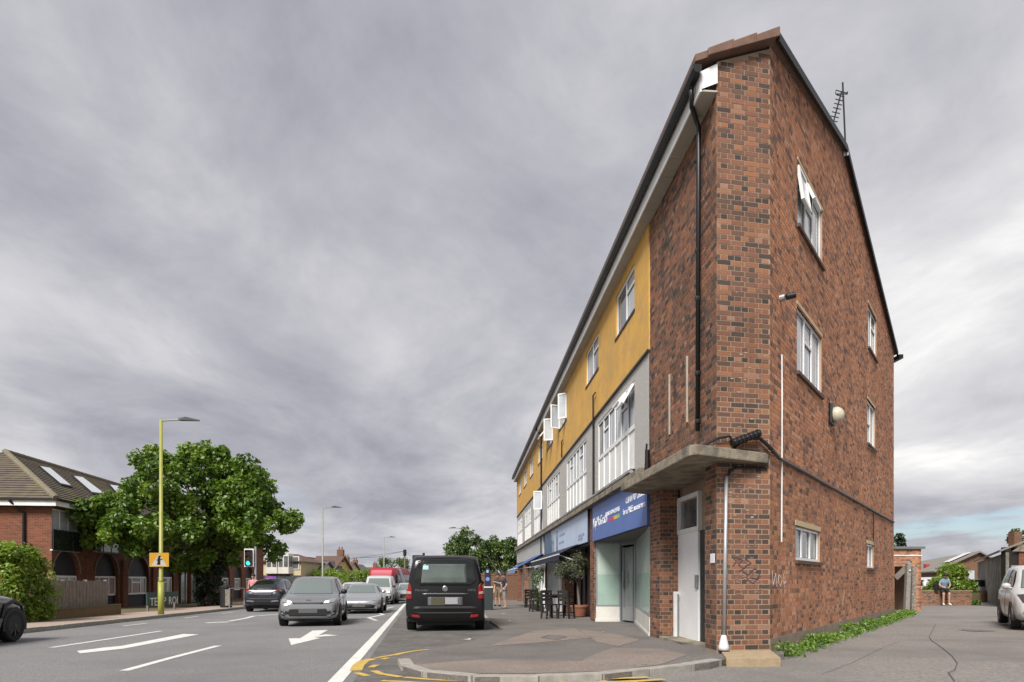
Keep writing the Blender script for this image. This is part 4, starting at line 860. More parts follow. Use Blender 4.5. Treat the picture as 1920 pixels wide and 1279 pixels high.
def hedge(name, label, lo, hi, n, size, mt, cat='hedge', seed=2, clump=.28, k=120, stems=True, group=None):
    lo = Vector(lo); hi = Vector(hi); base = Vector(((lo.x+hi.x)/2, (lo.y+hi.y)/2, lo.z)); t = thing(name, label, cat, base, group=group); rd = np.random.default_rng(seed)
    u = rd.random((k, 3)); j = rd.integers(0, 3, k); side = rd.integers(0, 2, k); u[np.arange(k), j] = np.where(j == 2, 1, side); 
    u[:, :2] += rd.normal(size=(k, 2))*.03; top = u[:, 2] > .85; u[top, :2] = .5+(u[top, :2]-.5)*.88
    c = np.array(lo)+u*(np.array(hi)-np.array(lo)); r = clump*(.6+.8*rd.random(k)); leaves('foliage', c, r, n, size, mt, t, seed=seed, zmin=lo.z, shell=.2)
    if stems:
        for i in range(6):
            a = Vector((random.uniform(lo.x, hi.x), random.uniform(lo.y, hi.y), lo.z)); m = MB(); m.tube([a, a+Vector((random.uniform(-.1, .1), random.uniform(-.1, .1), (hi.z-lo.z)*.8))], .03, 5, r1=.01); m.build('stem', M_BARK, t)
    return t
# the big street tree on the left
tb = G(398, 1136); TZ = 38.0; KT = TZ/31; tbx = XatZ(398, TZ); tb = gnd(tbx, TZ, .1)
def tp(px, py, dy=0): v = P(px, py, TZ+dy); return tuple(v)
tree('maple_tree', 'big leafy green tree with ivy-clad trunk on the left pavement', tb,
     [(tp(455, 925), (1.7, 1.8, 1.5), 36, .60), (tp(300, 900, -2.5), (1.5, 1.6, 1.1), 24, .55), (tp(390, 880), (1.9, 1.7, .9), 26, .55), (tp(265, 985, -3.5), (2.1, 1.8, 1.1), 38, .60), (tp(400, 975), (2.4, 2.0, 1.3), 44, .65),
      (tp(490, 990), (1.7, 1.8, 1.1), 30, .6), (tp(202, 965, -5), (1.2, 1.2, .75), 24, .5), (tp(222, 1003, -5), (1.2, 1.2, .7), 16, .5), (tp(380, 1040), (2.2, 1.5, .7), 26, .5), (tp(278, 868, -2), (.7, .8, .6), 8, .4), (tp(395, 858), (1.2, .9, .45), 12, .38)],
     50000, .125, L_TREE, .28, (tbx-.1, TZ, 3.6), limbs=34, seed=11, kk=KT)
iv = hedge('ivy_trunk_growth', 'dark ivy mass wrapped round the base of the left street tree', (tbx-.65, TZ-.5, tb.z-.05), (tbx+.45, TZ+.4, 2.4), 9000, .065, L_DARK, cat='ivy', seed=5, clump=.3, k=80, stems=False)
# hedge behind the small black car, fence planting
hz = 19.0
hedge('garden_hedge', 'bright green garden hedge behind the small black car', (XatZ(-60, hz), hz-.6, -.3), (XatZ(42, hz), hz+1.0, 1.95), 24000, .055, L_HEDGE, seed=21, clump=.30, k=190)
# trees beyond the parade
TR = 58.0
def tq(px, py, Z): return tuple(P(px, py, Z))
tree('bushy_tree', 'bushy green tree behind the black van, left of the two', gnd(XatZ(880, TR), TR), [(tq(880, 1045, TR), (2.0, 1.8, 1.7), 34, .55), (tq(872, 1010, TR), (1.3, 1.2, .8), 16, .4), (tq(905, 1060, TR), (1.6, 1.4, 1.4), 20, .5)], 11000, .11, L_BACK, .16, (XatZ(880, TR), TR, 1.4), limbs=16, seed=31, group='trees beyond the parade')
tree('bushy_tree', 'yellow-green bushy tree beside the far end of the parade', gnd(XatZ(945, TR-4), TR-4), [(tq(945, 1048, TR-4), (1.4, 1.5, 1.5), 26, .5), (tq(925, 1022, TR-4), (1.1, 1.0, .5), 12, .32), (tq(955, 1025, TR-4), (.7, 1.0, .7), 10, .35)], 8000, .10, L_BACK, .14, (XatZ(945, TR-4), TR-4, 1.3), limbs=14, seed=33, group='trees beyond the parade')
hedge('boundary_hedge', 'dense low hedge along the wall behind the two men', (XatZ(850, 52), 51, -.5), (XatZ(975, 52), 53, 1.6), 7000, .07, L_BACK, seed=41, k=90, clump=.4)
# hedge mass at the far left-hand side of the road
hedge('roadside_hedge', 'long rounded green hedge in front of the cream houses', (XatZ(590, 78), 76, -.8), (XatZ(712, 78), 80, 1.9), 12000, .11, L_HEDGE, seed=43, k=110, clump=.7)
hedge('roadside_hedge', 'taller dark green hedge above the red bus', (XatZ(716, 98), 96, -.8), (XatZ(765, 98), 99, 4.1), 5000, .12, L_BACK, seed=44, k=70, clump=.6)
# weeds along the gable foot and kerb
def weeds(name, pts, n, h, spread, size, seed, label):
    r = np.random.default_rng(seed); pts = np.array(pts); i = r.integers(0, len(pts)-1, n); u = r.random(n)[:, None]; c = pts[i]*(1-u)+pts[i+1]*u
    dens = .5+.5*np.sin(c[:, 0]*2.1+c[:, 1]*1.3)+.35*np.sin(c[:, 0]*5.3); k = r.random(n) < np.clip(.35+.65*dens, .12, 1); c = c[k]; n = len(c)
    hh = h*(.35+.65*np.clip(dens[k], 0, 1)); p = c+np.stack([r.normal(size=n)*spread, r.normal(size=n)*spread, r.random(n)*hh], 1)
    nor = r.normal(size=(n, 3))*.7+np.array([0, -.3, .8]); nor /= np.linalg.norm(nor, axis=1)[:, None]; t = np.cross(nor, r.normal(size=(n, 3))); t /= np.linalg.norm(t, axis=1)[:, None]; b = np.cross(nor, t)
    s = size*(.5+r.random(n))[:, None]; v = np.stack([p-t*s, p-b*s*.4, p+t*s, p+b*s*.4], 1).reshape(-1, 3)
    o = mesh_np(name, v, np.arange(4*n).reshape(n, 4), L_WEED, None, attr=np.clip(p[:, 2]*0+.15+.85*r.random(n), 0, 1)); tag(o, label, 'weeds', kind='stuff'); return o
gl = [GA.p(s, .16, 0) for s in np.linspace(.15, GL+3.5, 16)]
weeds('weeds', [(p.x, p.y, zg(p.x, p.y)-.02) for p in gl], 11000, .26, .10, .032, 3, 'strip of bright green weeds along the foot of the gable wall')
kp = [G(a, b) for a, b in ((1190, 1259), (1230, 1255), (1280, 1250), (1310, 1247))]
weeds('weeds', [tuple(p) for p in kp], 1100, .07, .025, .018, 4, 'small weeds growing along the kerb by the corner')
kp = [G(a, b) for a, b in ((1360, 1246), (1400, 1244), (1430, 1243))]
weeds('weeds', [tuple(p) for p in kp], 600, .06, .025, .018, 5, 'few low weeds at the corner slab edge')
# ------------------------------------------------------------------ vehicles
def paint(name, c, metal=.6, rough=.3, coat=.8): return mat(name, c, None, rough=rough, metal=metal, coat=coat, spec=.5)
M_CGLASS = mat('car_glass', (.008, .010, .010), None, rough=.1, spec=.5)
M_SCREEN = mat('car_windscreen', (.12, .145, .14), None, rough=.03, spec=.9)
M_LAMP = mat('headlamp_glass', (.26, .27, .28), None, rough=.08, metal=.3, coat=.8)
M_LAMPON = emit_mat('headlamp_lit', (1.0, .93, .75), .35)
M_ALLOY = mat('alloy_wheel', (.38, .38, .39), None, rough=.35, metal=.7)
M_ALLOYD = mat('alloy_black', (.015, .015, .016), None, rough=.35)
M_TRIM = mat('car_trim', (.006, .006, .0065), None, rough=.55)
def pchip(xs, ys, xq):
    xs = np.asarray(xs, float); ys = np.asarray(ys, float); h = np.diff(xs); d = np.diff(ys)/h; m = np.zeros(len(xs)); m[0] = d[0]; m[-1] = d[-1]
    for i in range(1, len(xs)-1): m[i] = 0 if d[i-1]*d[i] <= 0 else 2*d[i-1]*d[i]/(d[i-1]+d[i])
    i = np.clip(np.searchsorted(xs, xq)-1, 0, len(h)-1); t = (xq-xs[i])/h[i]; t2 = t*t; t3 = t2*t
    return (2*t3-3*t2+1)*ys[i]+(t3-2*t2+t)*h[i]*m[i]+(-2*t3+3*t2)*ys[i+1]+(t3-t2)*h[i]*m[i+1]
def car_body(st, nper=5):
    """st: stations rear to front: (x, z_bottom, z_belt, z_top, half_width, half_width_top)"""
    st = sorted(st); A = np.array(st, float); xs = A[:, 0]; xq = np.unique(np.concatenate([np.linspace(a, b, nper+1) for a, b in zip(xs[:-1], xs[1:])]))
    c = [pchip(xs, A[:, k], xq) for k in range(1, 6)]; rings = []
    for x, zb, zs, zt, w, wt in zip(xq, *c):
        pr = [(0, zb), (w*.80, zb), (w*.94, zb+.05), (w*.985, zb+.14), (w, zb+(zs-zb)*.45), (w*.995, zb+(zs-zb)*.72), (w*.975, zs-.03), (w*.94, zs+.01)]
        a = Vector((w*.94, zs+.01)); b = Vector((wt, zt-.06)) if zt-zs > .12 else Vector((wt, zt-.012))
        for t in (.33, .66): q = a.lerp(b, t); pr.append((q.x+.02*math.sin(t*math.pi)*(1 if zt-zs > .2 else 0), q.y))
        pr += [(b.x, b.y), (wt*.90, zt-.02 if zt-zs > .12 else zt-.006), (wt*.6, zt-.004), (0, zt)]
        full = [(-y, z) for y, z in pr[1:-1]]; rings.append([(x, y, z) for y, z in pr]+[(x, y, z) for y, z in full[::-1]])
    n = len(rings[0]); V = [p for r in rings for p in r]; F = [(i*n+j, i*n+(j+1) % n, (i+1)*n+(j+1) % n, (i+1)*n+j) for i in range(len(rings)-1) for j in range(n)]
    F = [f[::-1] for f in F]; F += [tuple(range(n)), tuple((len(rings)-1)*n+j for j in range(n))[::-1]]
    me = bpy.data.meshes.new('body'); me.from_pydata(V, [], F); bm = bmesh.new(); bm.from_mesh(me); bmesh.ops.recalc_face_normals(bm, faces=bm.faces[:]); bm.to_mesh(me); bm.free(); me.shade_smooth()
    return me
class Car:
    def __init__(s, name, label, pos, fwd, st, body_mat, wheels, wr=.31, ww=.2, group=None, alloy=None, cat='car', arch=True, spokes=5):
        s.t = thing(name, label, cat, pos, math.atan2(fwd[1], fwd[0]), group); me = car_body(st); me.materials.append(body_mat); s.body = link('body', me, s.t)
        s.bvh = BVHTree.FromPolygons([v.co[:] for v in me.vertices], [p.vertices[:] for p in me.polygons]); s.me = me; s.st = st
        s.mats = body_mat; W_ = max(a[4] for a in st)
        for (wx) in wheels:
            for sd in (1, -1):
                if arch:
                    q = MB(); k = 18; ra = wr+.055; pts = []
                    hy = s.side(wx, wr+.12, sd)
                    ring = [(wx+ra*math.cos(math.pi*i/(k-1)*1.16-.25), wr-.0+ra*math.sin(math.pi*i/(k-1)*1.16-.25)) for i in range(k)]
                    loop = [(x, (W_-.02)*sd, max(z, .16)) for x, z in ring]; q.add([(x, (W_+.008)*sd, z) for x, _, z in loop]+[(x, (W_-.25)*sd, z) for x, _, z in loop], [(i, i+1, i+1+k, i+k) for i in range(k-1)]+[tuple(range(k))])
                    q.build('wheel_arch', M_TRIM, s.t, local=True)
                y0 = (W_+.012)*sd; q = MB(); m_ = Matrix.Translation((wx, y0, wr)) @ Matrix.Rotation(-sd*math.pi/2, 4, 'X'); q.m = m_
                q.lathe([(wr*.64, -.04), (wr*.70, .0), (wr*.93, .0), (wr, -.03), (wr, -ww+.03), (wr*.93, -ww)], 26); wo = q.build('wheel', M_RUBBER, s.t, local=True, smooth=False)
                q = MB(); q.m = m_; q.lathe([(wr*.60, -.035), (wr*.68, -.012), (wr*.64, -.006), (wr*.60, -.03), (.001, -.03)], 22); q.build('rim', alloy or M_ALLOY, wo, local=True)
                q = MB(); q.m = m_
                for i in range(spokes):
                    a = i*math.tau/spokes; d = Vector((math.cos(a), math.sin(a), 0)); q.beam(d*.03+Vector((0, 0, -.012)), d*wr*.64+Vector((0, 0, -.014)), .05, .016)
                q.lathe([(.05, -.02), (.05, .0), (.03, .004)], 10); q.build('spokes', alloy or M_ALLOY, wo, local=True)
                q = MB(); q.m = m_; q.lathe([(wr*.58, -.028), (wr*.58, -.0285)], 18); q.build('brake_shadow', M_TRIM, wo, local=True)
    def side(s, x, z, sd):
        h = s.bvh.ray_cast(Vector((x, 3*sd, z)), Vector((0, -sd, 0))); return h[0].y if h[0] is not None else 0
    def decal(s, name, poly, view, mt, off=.006, cuts=4, parent=None, thick=.012):
        """poly in 2d; view 'front','rear' use (y,z); 'left','right' use (x,z); 'top' uses (x,y)"""
        bm = bmesh.new(); f = bm.faces.new([bm.verts.new((a, b, 0)) for a, b in poly]); bmesh.ops.triangulate(bm, faces=[f]); 
        for _ in range(2): bmesh.ops.subdivide_edges(bm, edges=bm.edges[:], cuts=cuts-2 if cuts > 3 else 1, use_grid_fill=True)
        for v in bm.verts:
            a, b = v.co.x, v.co.y
            if view in ('front', 'rear'): o = Vector((6 if view == 'front' else -6, a, b)); d = Vector((-1 if view == 'front' else 1, 0, 0))
            elif view in ('left', 'right'): o = Vector((a, 3 if view == 'left' else -3, b)); d = Vector((0, -1 if view == 'left' else 1, 0))
            else: o = Vector((a, b, 5)); d = Vector((0, 0, -1))
            h = s.bvh.ray_cast(o, d)
            if h[0] is None:
                hh = s.bvh.find_nearest(o+d*4.0 if view in ('front', 'rear') else o+d*2); p = hh[0]; n = hh[1]
            else: p, n = h[0], h[1]
            if n.dot(d) > 0: n = -n
            v.co = p+n*off*.5-d*off
        e = [e for e in bm.edges if e.is_boundary]; r = bmesh.ops.extrude_edge_only(bm, edges=e); dv = {'front': (-1, 0, 0), 'rear': (1, 0, 0), 'left': (0, -1, 0), 'right': (0, 1, 0), 'top': (0, 0, -1)}[view]
        for v in [g for g in r['geom'] if isinstance(g, bmesh.types.BMVert)]: v.co += Vector(dv)*thick
        bmesh.ops.recalc_face_normals(bm, faces=bm.faces[:]); me = bpy.data.meshes.new(name); bm.to_mesh(me); bm.free(); me.materials.append(mt); me.shade_smooth(); return link(name, me, parent or s.t)
    def both(s, name, poly, mt, **k):
        for v in ('left', 'right'): s.decal(name, poly, v, mt, **k)
    def mirror_pair(s, name, poly, view, mt, **k):
        s.decal(name, poly, view, mt, **k); s.decal(name, [(-a, b) for a, b in poly][::-1], view, mt, **k)
    def door_mirrors(s, x, z, mt, w=None):
        for sd in (1, -1):
            y = s.side(x, z-.1, sd); m = MB(); m.ball((x+.02, y+.10*sd, z), .1, 10, (.6, 1.0, .75)); m.tube([(x+.05, y-.02*sd, z-.06), (x+.03, y+.06*sd, z-.03)], .02, 6); m.build('door_mirror', mt, s.t, local=True, smooth=True)
    def plate(s, x, z, w=.52, h=.11, mt=None, view='front', y=0):
        d = .02 if view == 'front' else -.02; m = MB(); m.box((min(x, x+d), y-w/2, z-h/2), (max(x, x+d), y+w/2, z+h/2)); return m.build('number_plate', mt or M_PLATE, s.t, local=True)
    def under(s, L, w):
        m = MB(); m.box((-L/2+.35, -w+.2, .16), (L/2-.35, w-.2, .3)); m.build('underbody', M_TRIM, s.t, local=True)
RD = Vector((-.135, 1.0)).normalized()        # road direction, away from the camera
# --- grey hatchback coming towards us
GREY = paint('paint_grey', (.25, .255, .265), rough=.24); p = G(588, 1175); L_ = 3.6
hp = gnd(-6.0, 19.1)
hp = gnd(XatZ(592, 19.6), 19.6)
hatch_st = [(-1.80, .32, .80, .95, .66, .58), (-1.76, .28, .86, 1.12, .76, .60), (-1.66, .25, .90, 1.32, .80, .60), (-1.35, .22, .92, 1.455, .82, .59), (-.8, .20, .91, 1.485, .83, .60), (-.1, .19, .90, 1.475, .83, .60), (.28, .19, .89, 1.43, .83, .59), (.62, .19, .88, 1.22, .83, .61), (.98, .19, .87, .96, .83, .68), (1.2, .19, .83, .90, .825, .68), (1.5, .20, .76, .83, .81, .66), (1.70, .22, .68, .75, .76, .60), (1.79, .26, .60, .67, .66, .5), (1.81, .30, .54, .60, .55, .4)]
hatch_st = [(x, zb, zs, zt if zt < 1 else 1+(zt-1)*.9, w, wt) for x, zb, zs, zt, w, wt in hatch_st]
c = Car('grey_hatchback', 'grey hatchback with lit headlamps driving towards the camera', hp, -(RD+Vector((-.05, 0))), hatch_st, GREY, (1.15, -1.22), .30, cat='car')
c.decal('windscreen', [(-.60, .93), (.60, .93), (.50, 1.335), (-.50, 1.335)], 'front', M_SCREEN, cuts=5)
c.both('side_window', [(-.95, .95), (.05, .94), (.05, 1.37), (-.85, 1.38)], M_CGLASS); c.both('side_window', [(.1, .94), (.72, .93), (.28, 1.34), (.1, 1.37)], M_CGLASS)
c.mirror_pair('headlight', [(.40, .66), (.70, .70), (.76, .80), (.66, .81), (.44, .735)], 'front', M_LAMP, off=.012); c.mirror_pair('daylight_lamp', [(.43, .675), (.56, .69), (.56, .735), (.46, .725)], 'front', M_LAMPON, off=.02)
c.decal('grille', [(-.40, .655), (.40, .655), (.40, .69), (-.40, .69)], 'front', M_TRIM, off=.012); c.decal('lower_intake', [(-.48, .32), (.48, .32), (.56, .40), (.48, .52), (-.48, .52), (-.56, .40)], 'front', M_TRIM, off=.012)
c.mirror_pair('fog_surround', [(.62, .32), (.74, .36), (.74, .48), (.66, .44)], 'front', M_TRIM, off=.012); c.mirror_pair('fog_light', [(.64, .36), (.71, .38), (.71, .42), (.66, .41)], 'front', M_LAMP, off=.02)
c.decal('bumper_lip', [(-.60, .255), (.60, .255), (.64, .30), (-.64, .30)], 'front', mat('silver_lip', (.13, .13, .135), None, rough=.4), off=.02); c.plate(1.815, .46, .50, .115); c.door_mirrors(.62, .98, M_TRIM); c.under(3.6, .8)
c.decal('badge', [(-.06, .74), (.06, .74), (.06, .765), (-.06, .765)], 'front', M_CHROME, off=.01); c.both('door_line', [(.08, .3), (.095, .3), (.095, .92), (.08, .92)], M_TRIM, off=.003); c.both('sill_trim', [(-.85, .21), (.85, .21), (.85, .27), (-.85, .27)], M_TRIM)
c.both('door_handle', [(-.25, .78), (-.08, .78), (-.08, .805), (-.25, .805)], GREY, off=.02)
# --- black people carrier parked in the bay, seen from behind
BLK = paint('paint_black', (.0025, .0025, .003), metal=.0, rough=.28, coat=.08)
vp = gnd(XatZ(838, 17.9), 17.9)
van_st = [(-2.42, .36, .95, 1.35, .86, .72), (-2.40, .30, 1.02, 1.62, .93, .76), (-2.32, .26, 1.06, 1.80, .955, .77), (-2.05, .24, 1.07, 1.885, .965, .78), (-1.0, .23, 1.07, 1.91, .965, .79), (.3, .23, 1.07, 1.91, .965, .79), (.9, .23, 1.06, 1.86, .965, .78), (1.35, .23, 1.05, 1.55, .96, .77), (1.72, .24, 1.03, 1.16, .95, .78), (2.1, .25, .95, 1.05, .92, .76), (2.35, .28, .80, .90, .84, .66), (2.44, .34, .68, .76, .7, .5)]
v = Car('black_people_carrier', 'black van-like people carrier parked in the bay, seen from behind', vp, Vector((-.085, 1)), van_st, BLK, (1.55, -1.5), .335, .22, cat='van')
v.decal('rear_window', [(-.60, 1.14), (.60, 1.14), (.74, 1.24), (.66, 1.72), (.50, 1.78), (-.50, 1.78), (-.66, 1.72), (-.74, 1.24)], 'rear', M_CGLASS, cuts=5, off=.008)
v.decal('window_centre', [(-.52, 1.20), (.58, 1.20), (.54, 1.66), (-.50, 1.66)], 'rear', mat('rear_glass_see_through', (.095, .115, .105), (.06, .075, .07), 2, .05, spec=.9, coord='obj'), cuts=5, off=.012)  # paler greenish centre stands for the view through to the windscreen
v.decal('window_sticker', [(.40, 1.52), (.54, 1.52), (.53, 1.62), (.40, 1.62)], 'rear', mat('sticker_blue', (.35, .55, .6), None, rough=.5), off=.016)
v.mirror_pair('tail_light', [(.80, .80), (.93, .82), (.945, 1.18), (.86, 1.20), (.80, 1.10)], 'rear', M_RED, off=.014, thick=.05)
v.mirror_pair('indicator_lens', [(.81, .93), (.93, .94), (.935, 1.0), (.81, .99)], 'rear', mat('lens_white', (.30, .2, .2), None, rough=.2), off=.024)
v.mirror_pair('bumper_reflector', [(.60, .36), (.80, .38), (.80, .44), (.62, .43)], 'rear', M_RED, off=.014)
v.decal('plate_recess', [(-.42, .66), (.42, .66), (.42, .86), (-.42, .86)], 'rear', mat('plate_silver', (.10, .10, .105), None, rough=.4), off=.006)
v.decal('tailgate_trim', [(-.56, .93), (.56, .93), (.54, .955), (-.54, .955)], 'rear', M_CHROME, off=.014)
v.decal('bumper_step', [(-.78, .585), (.78, .585), (.74, .635), (-.74, .635)], 'rear', mat('bumper_grey', (.02, .02, .021), None, rough=.5), off=.02); v.decal('bumper_seam', [(-.72, .47), (.72, .47), (.76, .49), (-.76, .49)], 'rear', mat('bumper_grey2', (.035, .035, .037), None, rough=.5), off=.014)
q = MB(); q.box((-2.452, .02, .665), (-2.43, .34, .855)); q.build('plate_left', mat('plate_khaki', (.055, .052, .03), None, rough=.6), v.t, local=True)
q = MB(); q.box((-2.452, -.30, .69), (-2.43, .005, .845)); q.build('plate_right', mat('plate_white', (.30, .31, .33), (.24, .25, .27), 30, .5), v.t, local=True)
hx = v.bvh.ray_cast(Vector((-6, 0, 1.06)), Vector((1, 0, 0)))[0].x
q = MB(); q.m = Matrix.Translation((hx-.02, 0, 1.06)) @ Matrix.Rotation(math.pi/2, 4, 'Y'); q.lathe([(.055, -.01), (.072, 0), (.072, .02), (.055, .02)], 24); bd = q.build('badge_ring', M_CHROME, v.t, local=True)
q = MB(); 
for a in (math.pi/2, math.pi*7/6, math.pi*11/6): q.beam((hx-.02, 0, 1.06), (hx-.02, .058*math.cos(a), 1.06+.058*math.sin(a)), .012, .012)
q.build('badge_star', M_CHROME, bd, local=True)
def rear_text(car, s, y, z, h, w, m_):
    x = car.bvh.ray_cast(Vector((-6, y, z)), Vector((1, 0, 0)))[0].x-.008; M = Matrix.Identity(4); M.col[0][:3] = (0, -1, 0); M.col[1][:3] = (0, 0, 1); M.col[2][:3] = (-1, 0, 0); M.col[3][:3] = (x, y, z)
    cu = bpy.data.curves.new('lettering', 'FONT'); cu.body = s; cu.size = h; cu.extrude = .004; o = bpy.data.objects.new('lettering', cu); COL.objects.link(o); dg = bpy.context.evaluated_depsgraph_get(); me = bpy.data.meshes.new_from_object(o.evaluated_get(dg)); bpy.data.objects.remove(o)
    xs = [v_.co.x for v_ in me.vertices]; k = w/(max(xs)-min(xs)); me.transform(Matrix.Diagonal((k, 1, 1, 1))); me.transform(M); me.materials.clear(); me.materials.append(m_); link('lettering', me, car.t)
rear_text(v, 'Mercedes', .72, 1.005, .075, .30, M_CHROME); rear_text(v, 'VITO', -.54, 1.005, .075, .19, M_CHROME)
v.both('side_window', [(-2.1, 1.14), (-.9, 1.14), (-.9, 1.74), (-2.02, 1.72)], M_CGLASS); v.both('side_window', [(-.8, 1.14), (.3, 1.14), (.3, 1.74), (-.8, 1.74)], M_CGLASS); v.both('side_window', [(.4, 1.14), (1.35, 1.13), (.95, 1.70), (.4, 1.74)], M_CGLASS)
v.door_mirrors(1.25, 1.2, M_TRIM); v.under(4.8, .9); v.decal('brake_light', [(-.34, 1.815), (.34, 1.815), (.34, 1.835), (-.34, 1.835)], 'rear', mat('brake_strip', (.05, .002, .003), None, rough=.3), off=.01)
# --- low silver sports car behind the hatchback
SIL = paint('paint_silver', (.36, .37, .385), rough=.24); sp = gnd(XatZ(682, 28.5), 28.5)
low_st = [(-2.15, .36, .70, .78, .66, .5), (-2.1, .3, .80, .88, .80, .6), (-1.8, .24, .86, .96, .88, .66), (-1.3, .2, .87, 1.08, .91, .62), (-.6, .19, .85, 1.24, .91, .58), (0, .18, .83, 1.285, .90, .57), (.35, .18, .82, 1.22, .9, .57), (.9, .18, .80, .92, .9, .64), (1.2, .18, .76, .83, .9, .68), (1.7, .19, .66, .73, .87, .66), (2.0, .21, .58, .64, .8, .58), (2.13, .25, .50, .56, .66, .45), (2.16, .3, .44, .50, .5, .35)]
c = Car('silver_sports_car', 'low silver sports car queuing behind the grey hatchback', sp, -RD, low_st, SIL, (1.25, -1.15), .32, .24)
c.decal('windscreen', [(-.60, .88), (.60, .88), (.47, 1.20), (-.47, 1.20)], 'front', M_SCREEN, cuts=5); c.both('side_window', [(-.7, .90), (.75, .86), (.3, 1.16), (-.4, 1.2)], M_CGLASS)
c.mirror_pair('headlight', [(.56, .58), (.72, .58), (.76, .68), (.66, .74), (.56, .70)], 'front', M_LAMP, off=.012); c.decal('lower_intake', [(-.62, .26), (.62, .26), (.62, .40), (-.62, .40)], 'front', M_TRIM, off=.012); c.plate(2.16, .37); c.door_mirrors(.72, .93, SIL); c.under(4.2, .85)
# --- white van
WHT = mat('paint_white', (.42, .42, .42), None, rough=.3, coat=.5); wp = gnd(XatZ(713, 43), 43)
c = Car('white_van', 'white panel van in the queue in front of the red bus', wp, -RD, van_st, WHT, (1.55, -1.5), .335, .22, cat='van')
c.decal('windscreen', [(-.74, 1.16), (.74, 1.16), (.62, 1.72), (-.62, 1.72)], 'front', M_SCREEN, cuts=5); c.both('side_window', [(.5, 1.14), (1.35, 1.13), (.95, 1.70), (.5, 1.74)], M_CGLASS)
c.mirror_pair('headlight', [(.54, .72), (.80, .76), (.84, .94), (.62, .88)], 'front', M_LAMP, off=.014); c.mirror_pair('daylight_lamp', [(.62, .8), (.76, .82), (.76, .88), (.64, .86)], 'front', M_LAMPON, off=.02)
c.decal('grille', [(-.5, .68), (.5, .68), (.5, .80), (-.5, .80)], 'front', M_TRIM, off=.012); c.decal('bumper', [(-.80, .26), (.80, .26), (.84, .60), (-.84, .60)], 'front', M_TRIM, off=.012); c.plate(2.46, .5); c.door_mirrors(1.25, 1.2, M_TRIM); c.under(4.8, .9)
# --- dark car and pale car further back
c = Car('dark_queue_car', 'dark car half hidden behind the white van in the queue', gnd(XatZ(741, 52), 52), -RD, hatch_st, paint('paint_dark', (.012, .0125, .014)), (1.15, -1.22), .30)
c.decal('windscreen', [(-.60, .93), (.60, .93), (.50, 1.335), (-.50, 1.335)], 'front', M_SCREEN); c.mirror_pair('headlight', [(.40, .66), (.70, .70), (.76, .80), (.44, .735)], 'front', M_LAMP, off=.012); c.both('side_window', [(-.95, .95), (.72, .93), (.28, 1.34), (-.85, 1.38)], M_CGLASS)
c = Car('pale_queue_car', 'pale car with dark grille at the tail of the queue beside the black van', gnd(XatZ(764, 46), 46), -RD, hatch_st, mat('paint_pale', (.34, .35, .36), None, rough=.3, coat=.5), (1.15, -1.22), .30)
c.decal('windscreen', [(-.60, .93), (.60, .93), (.50, 1.335), (-.50, 1.335)], 'front', M_SCREEN); c.mirror_pair('headlight', [(.40, .66), (.70, .70), (.76, .80), (.44, .735)], 'front', M_LAMP, off=.012); c.decal('grille', [(-.45, .4), (.45, .4), (.45, .68), (-.45, .68)], 'front', M_TRIM, off=.012); c.both('side_window', [(-.95, .95), (.72, .93), (.28, 1.34), (-.85, 1.38)], M_CGLASS); c.plate(1.82, .46)
c = Car('white_estate_queue', 'white car roof showing between grey hatchback and white van', gnd(XatZ(664, 38), 38), -RD, hatch_st, WHT, (1.15, -1.22), .30)
c.decal('windscreen', [(-.60, .93), (.60, .93), (.50, 1.335), (-.50, 1.335)], 'front', M_SCREEN); c.both('side_window', [(-.95, .95), (.72, .93), (.28, 1.34), (-.85, 1.38)], M_CGLASS); c.mirror_pair('headlight', [(.40, .66), (.70, .70), (.76, .80), (.44, .735)], 'front', M_LAMP, off=.012)
# --- dark blue-grey crossover driving away on the left
NV = paint('paint_navygrey', (.04, .045, .062)); cp_ = gnd(XatZ(516, 31.5), 31.5)
cross_st = [(-2.18, .42, .86, .92, .66, .5), (-2.13, .36, .95, 1.04, .80, .62), (-2.0, .32, 1.0, 1.12, .87, .66), (-1.5, .27, 1.02, 1.34, .90, .60), (-.9, .25, 1.0, 1.50, .905, .60), (-.2, .24, .98, 1.555, .90, .60), (.3, .24, .97, 1.51, .90, .60), (.75, .24, .96, 1.25, .90, .62), (1.1, .24, .95, 1.05, .90, .70), (1.6, .26, .88, .96, .87, .70), (1.95, .28, .76, .84, .8, .62), (2.15, .36, .66, .72, .6, .4)]
c = Car('crossover_car', 'dark blue-grey crossover driving away past the traffic light', cp_, RD+Vector((.03, 0)), cross_st, NV, (1.3, -1.35), .345, .23)
c.decal('rear_window', [(-.66, 1.10), (.66, 1.10), (.50, 1.46), (-.50, 1.46)], 'rear', M_CGLASS, cuts=5); c.mirror_pair('tail_light', [(.46, .96), (.84, .99), (.86, 1.10), (.60, 1.03)], 'rear', M_RED, off=.012); c.decal('tailgate_panel', [(-.42, .80), (.42, .80), (.46, .93), (-.46, .93)], 'rear', M_PLATE, off=.012)
c.mirror_pair('reverse_light', [(.44, .84), (.58, .85), (.58, .92), (.47, .92)], 'rear', M_LAMP, off=.014); c.decal('bumper_trim', [(-.75, .44), (.75, .44), (.80, .66), (.74, .70), (.62, .66), (-.62, .66), (-.74, .70), (-.80, .66)], 'rear', M_TRIM, off=.012); c.mirror_pair('bumper_blade', [(.36, .47), (.72, .5), (.70, .57), (.40, .54)], 'rear', mat('silver_trim', (.13, .13, .14), None, rough=.35), off=.02); c.both('side_window', [(-1.2, 1.06), (.85, 1.02), (.35, 1.44), (-.7, 1.48)], M_CGLASS); c.under(4.3, .85); c.door_mirrors(.8, 1.05, NV)
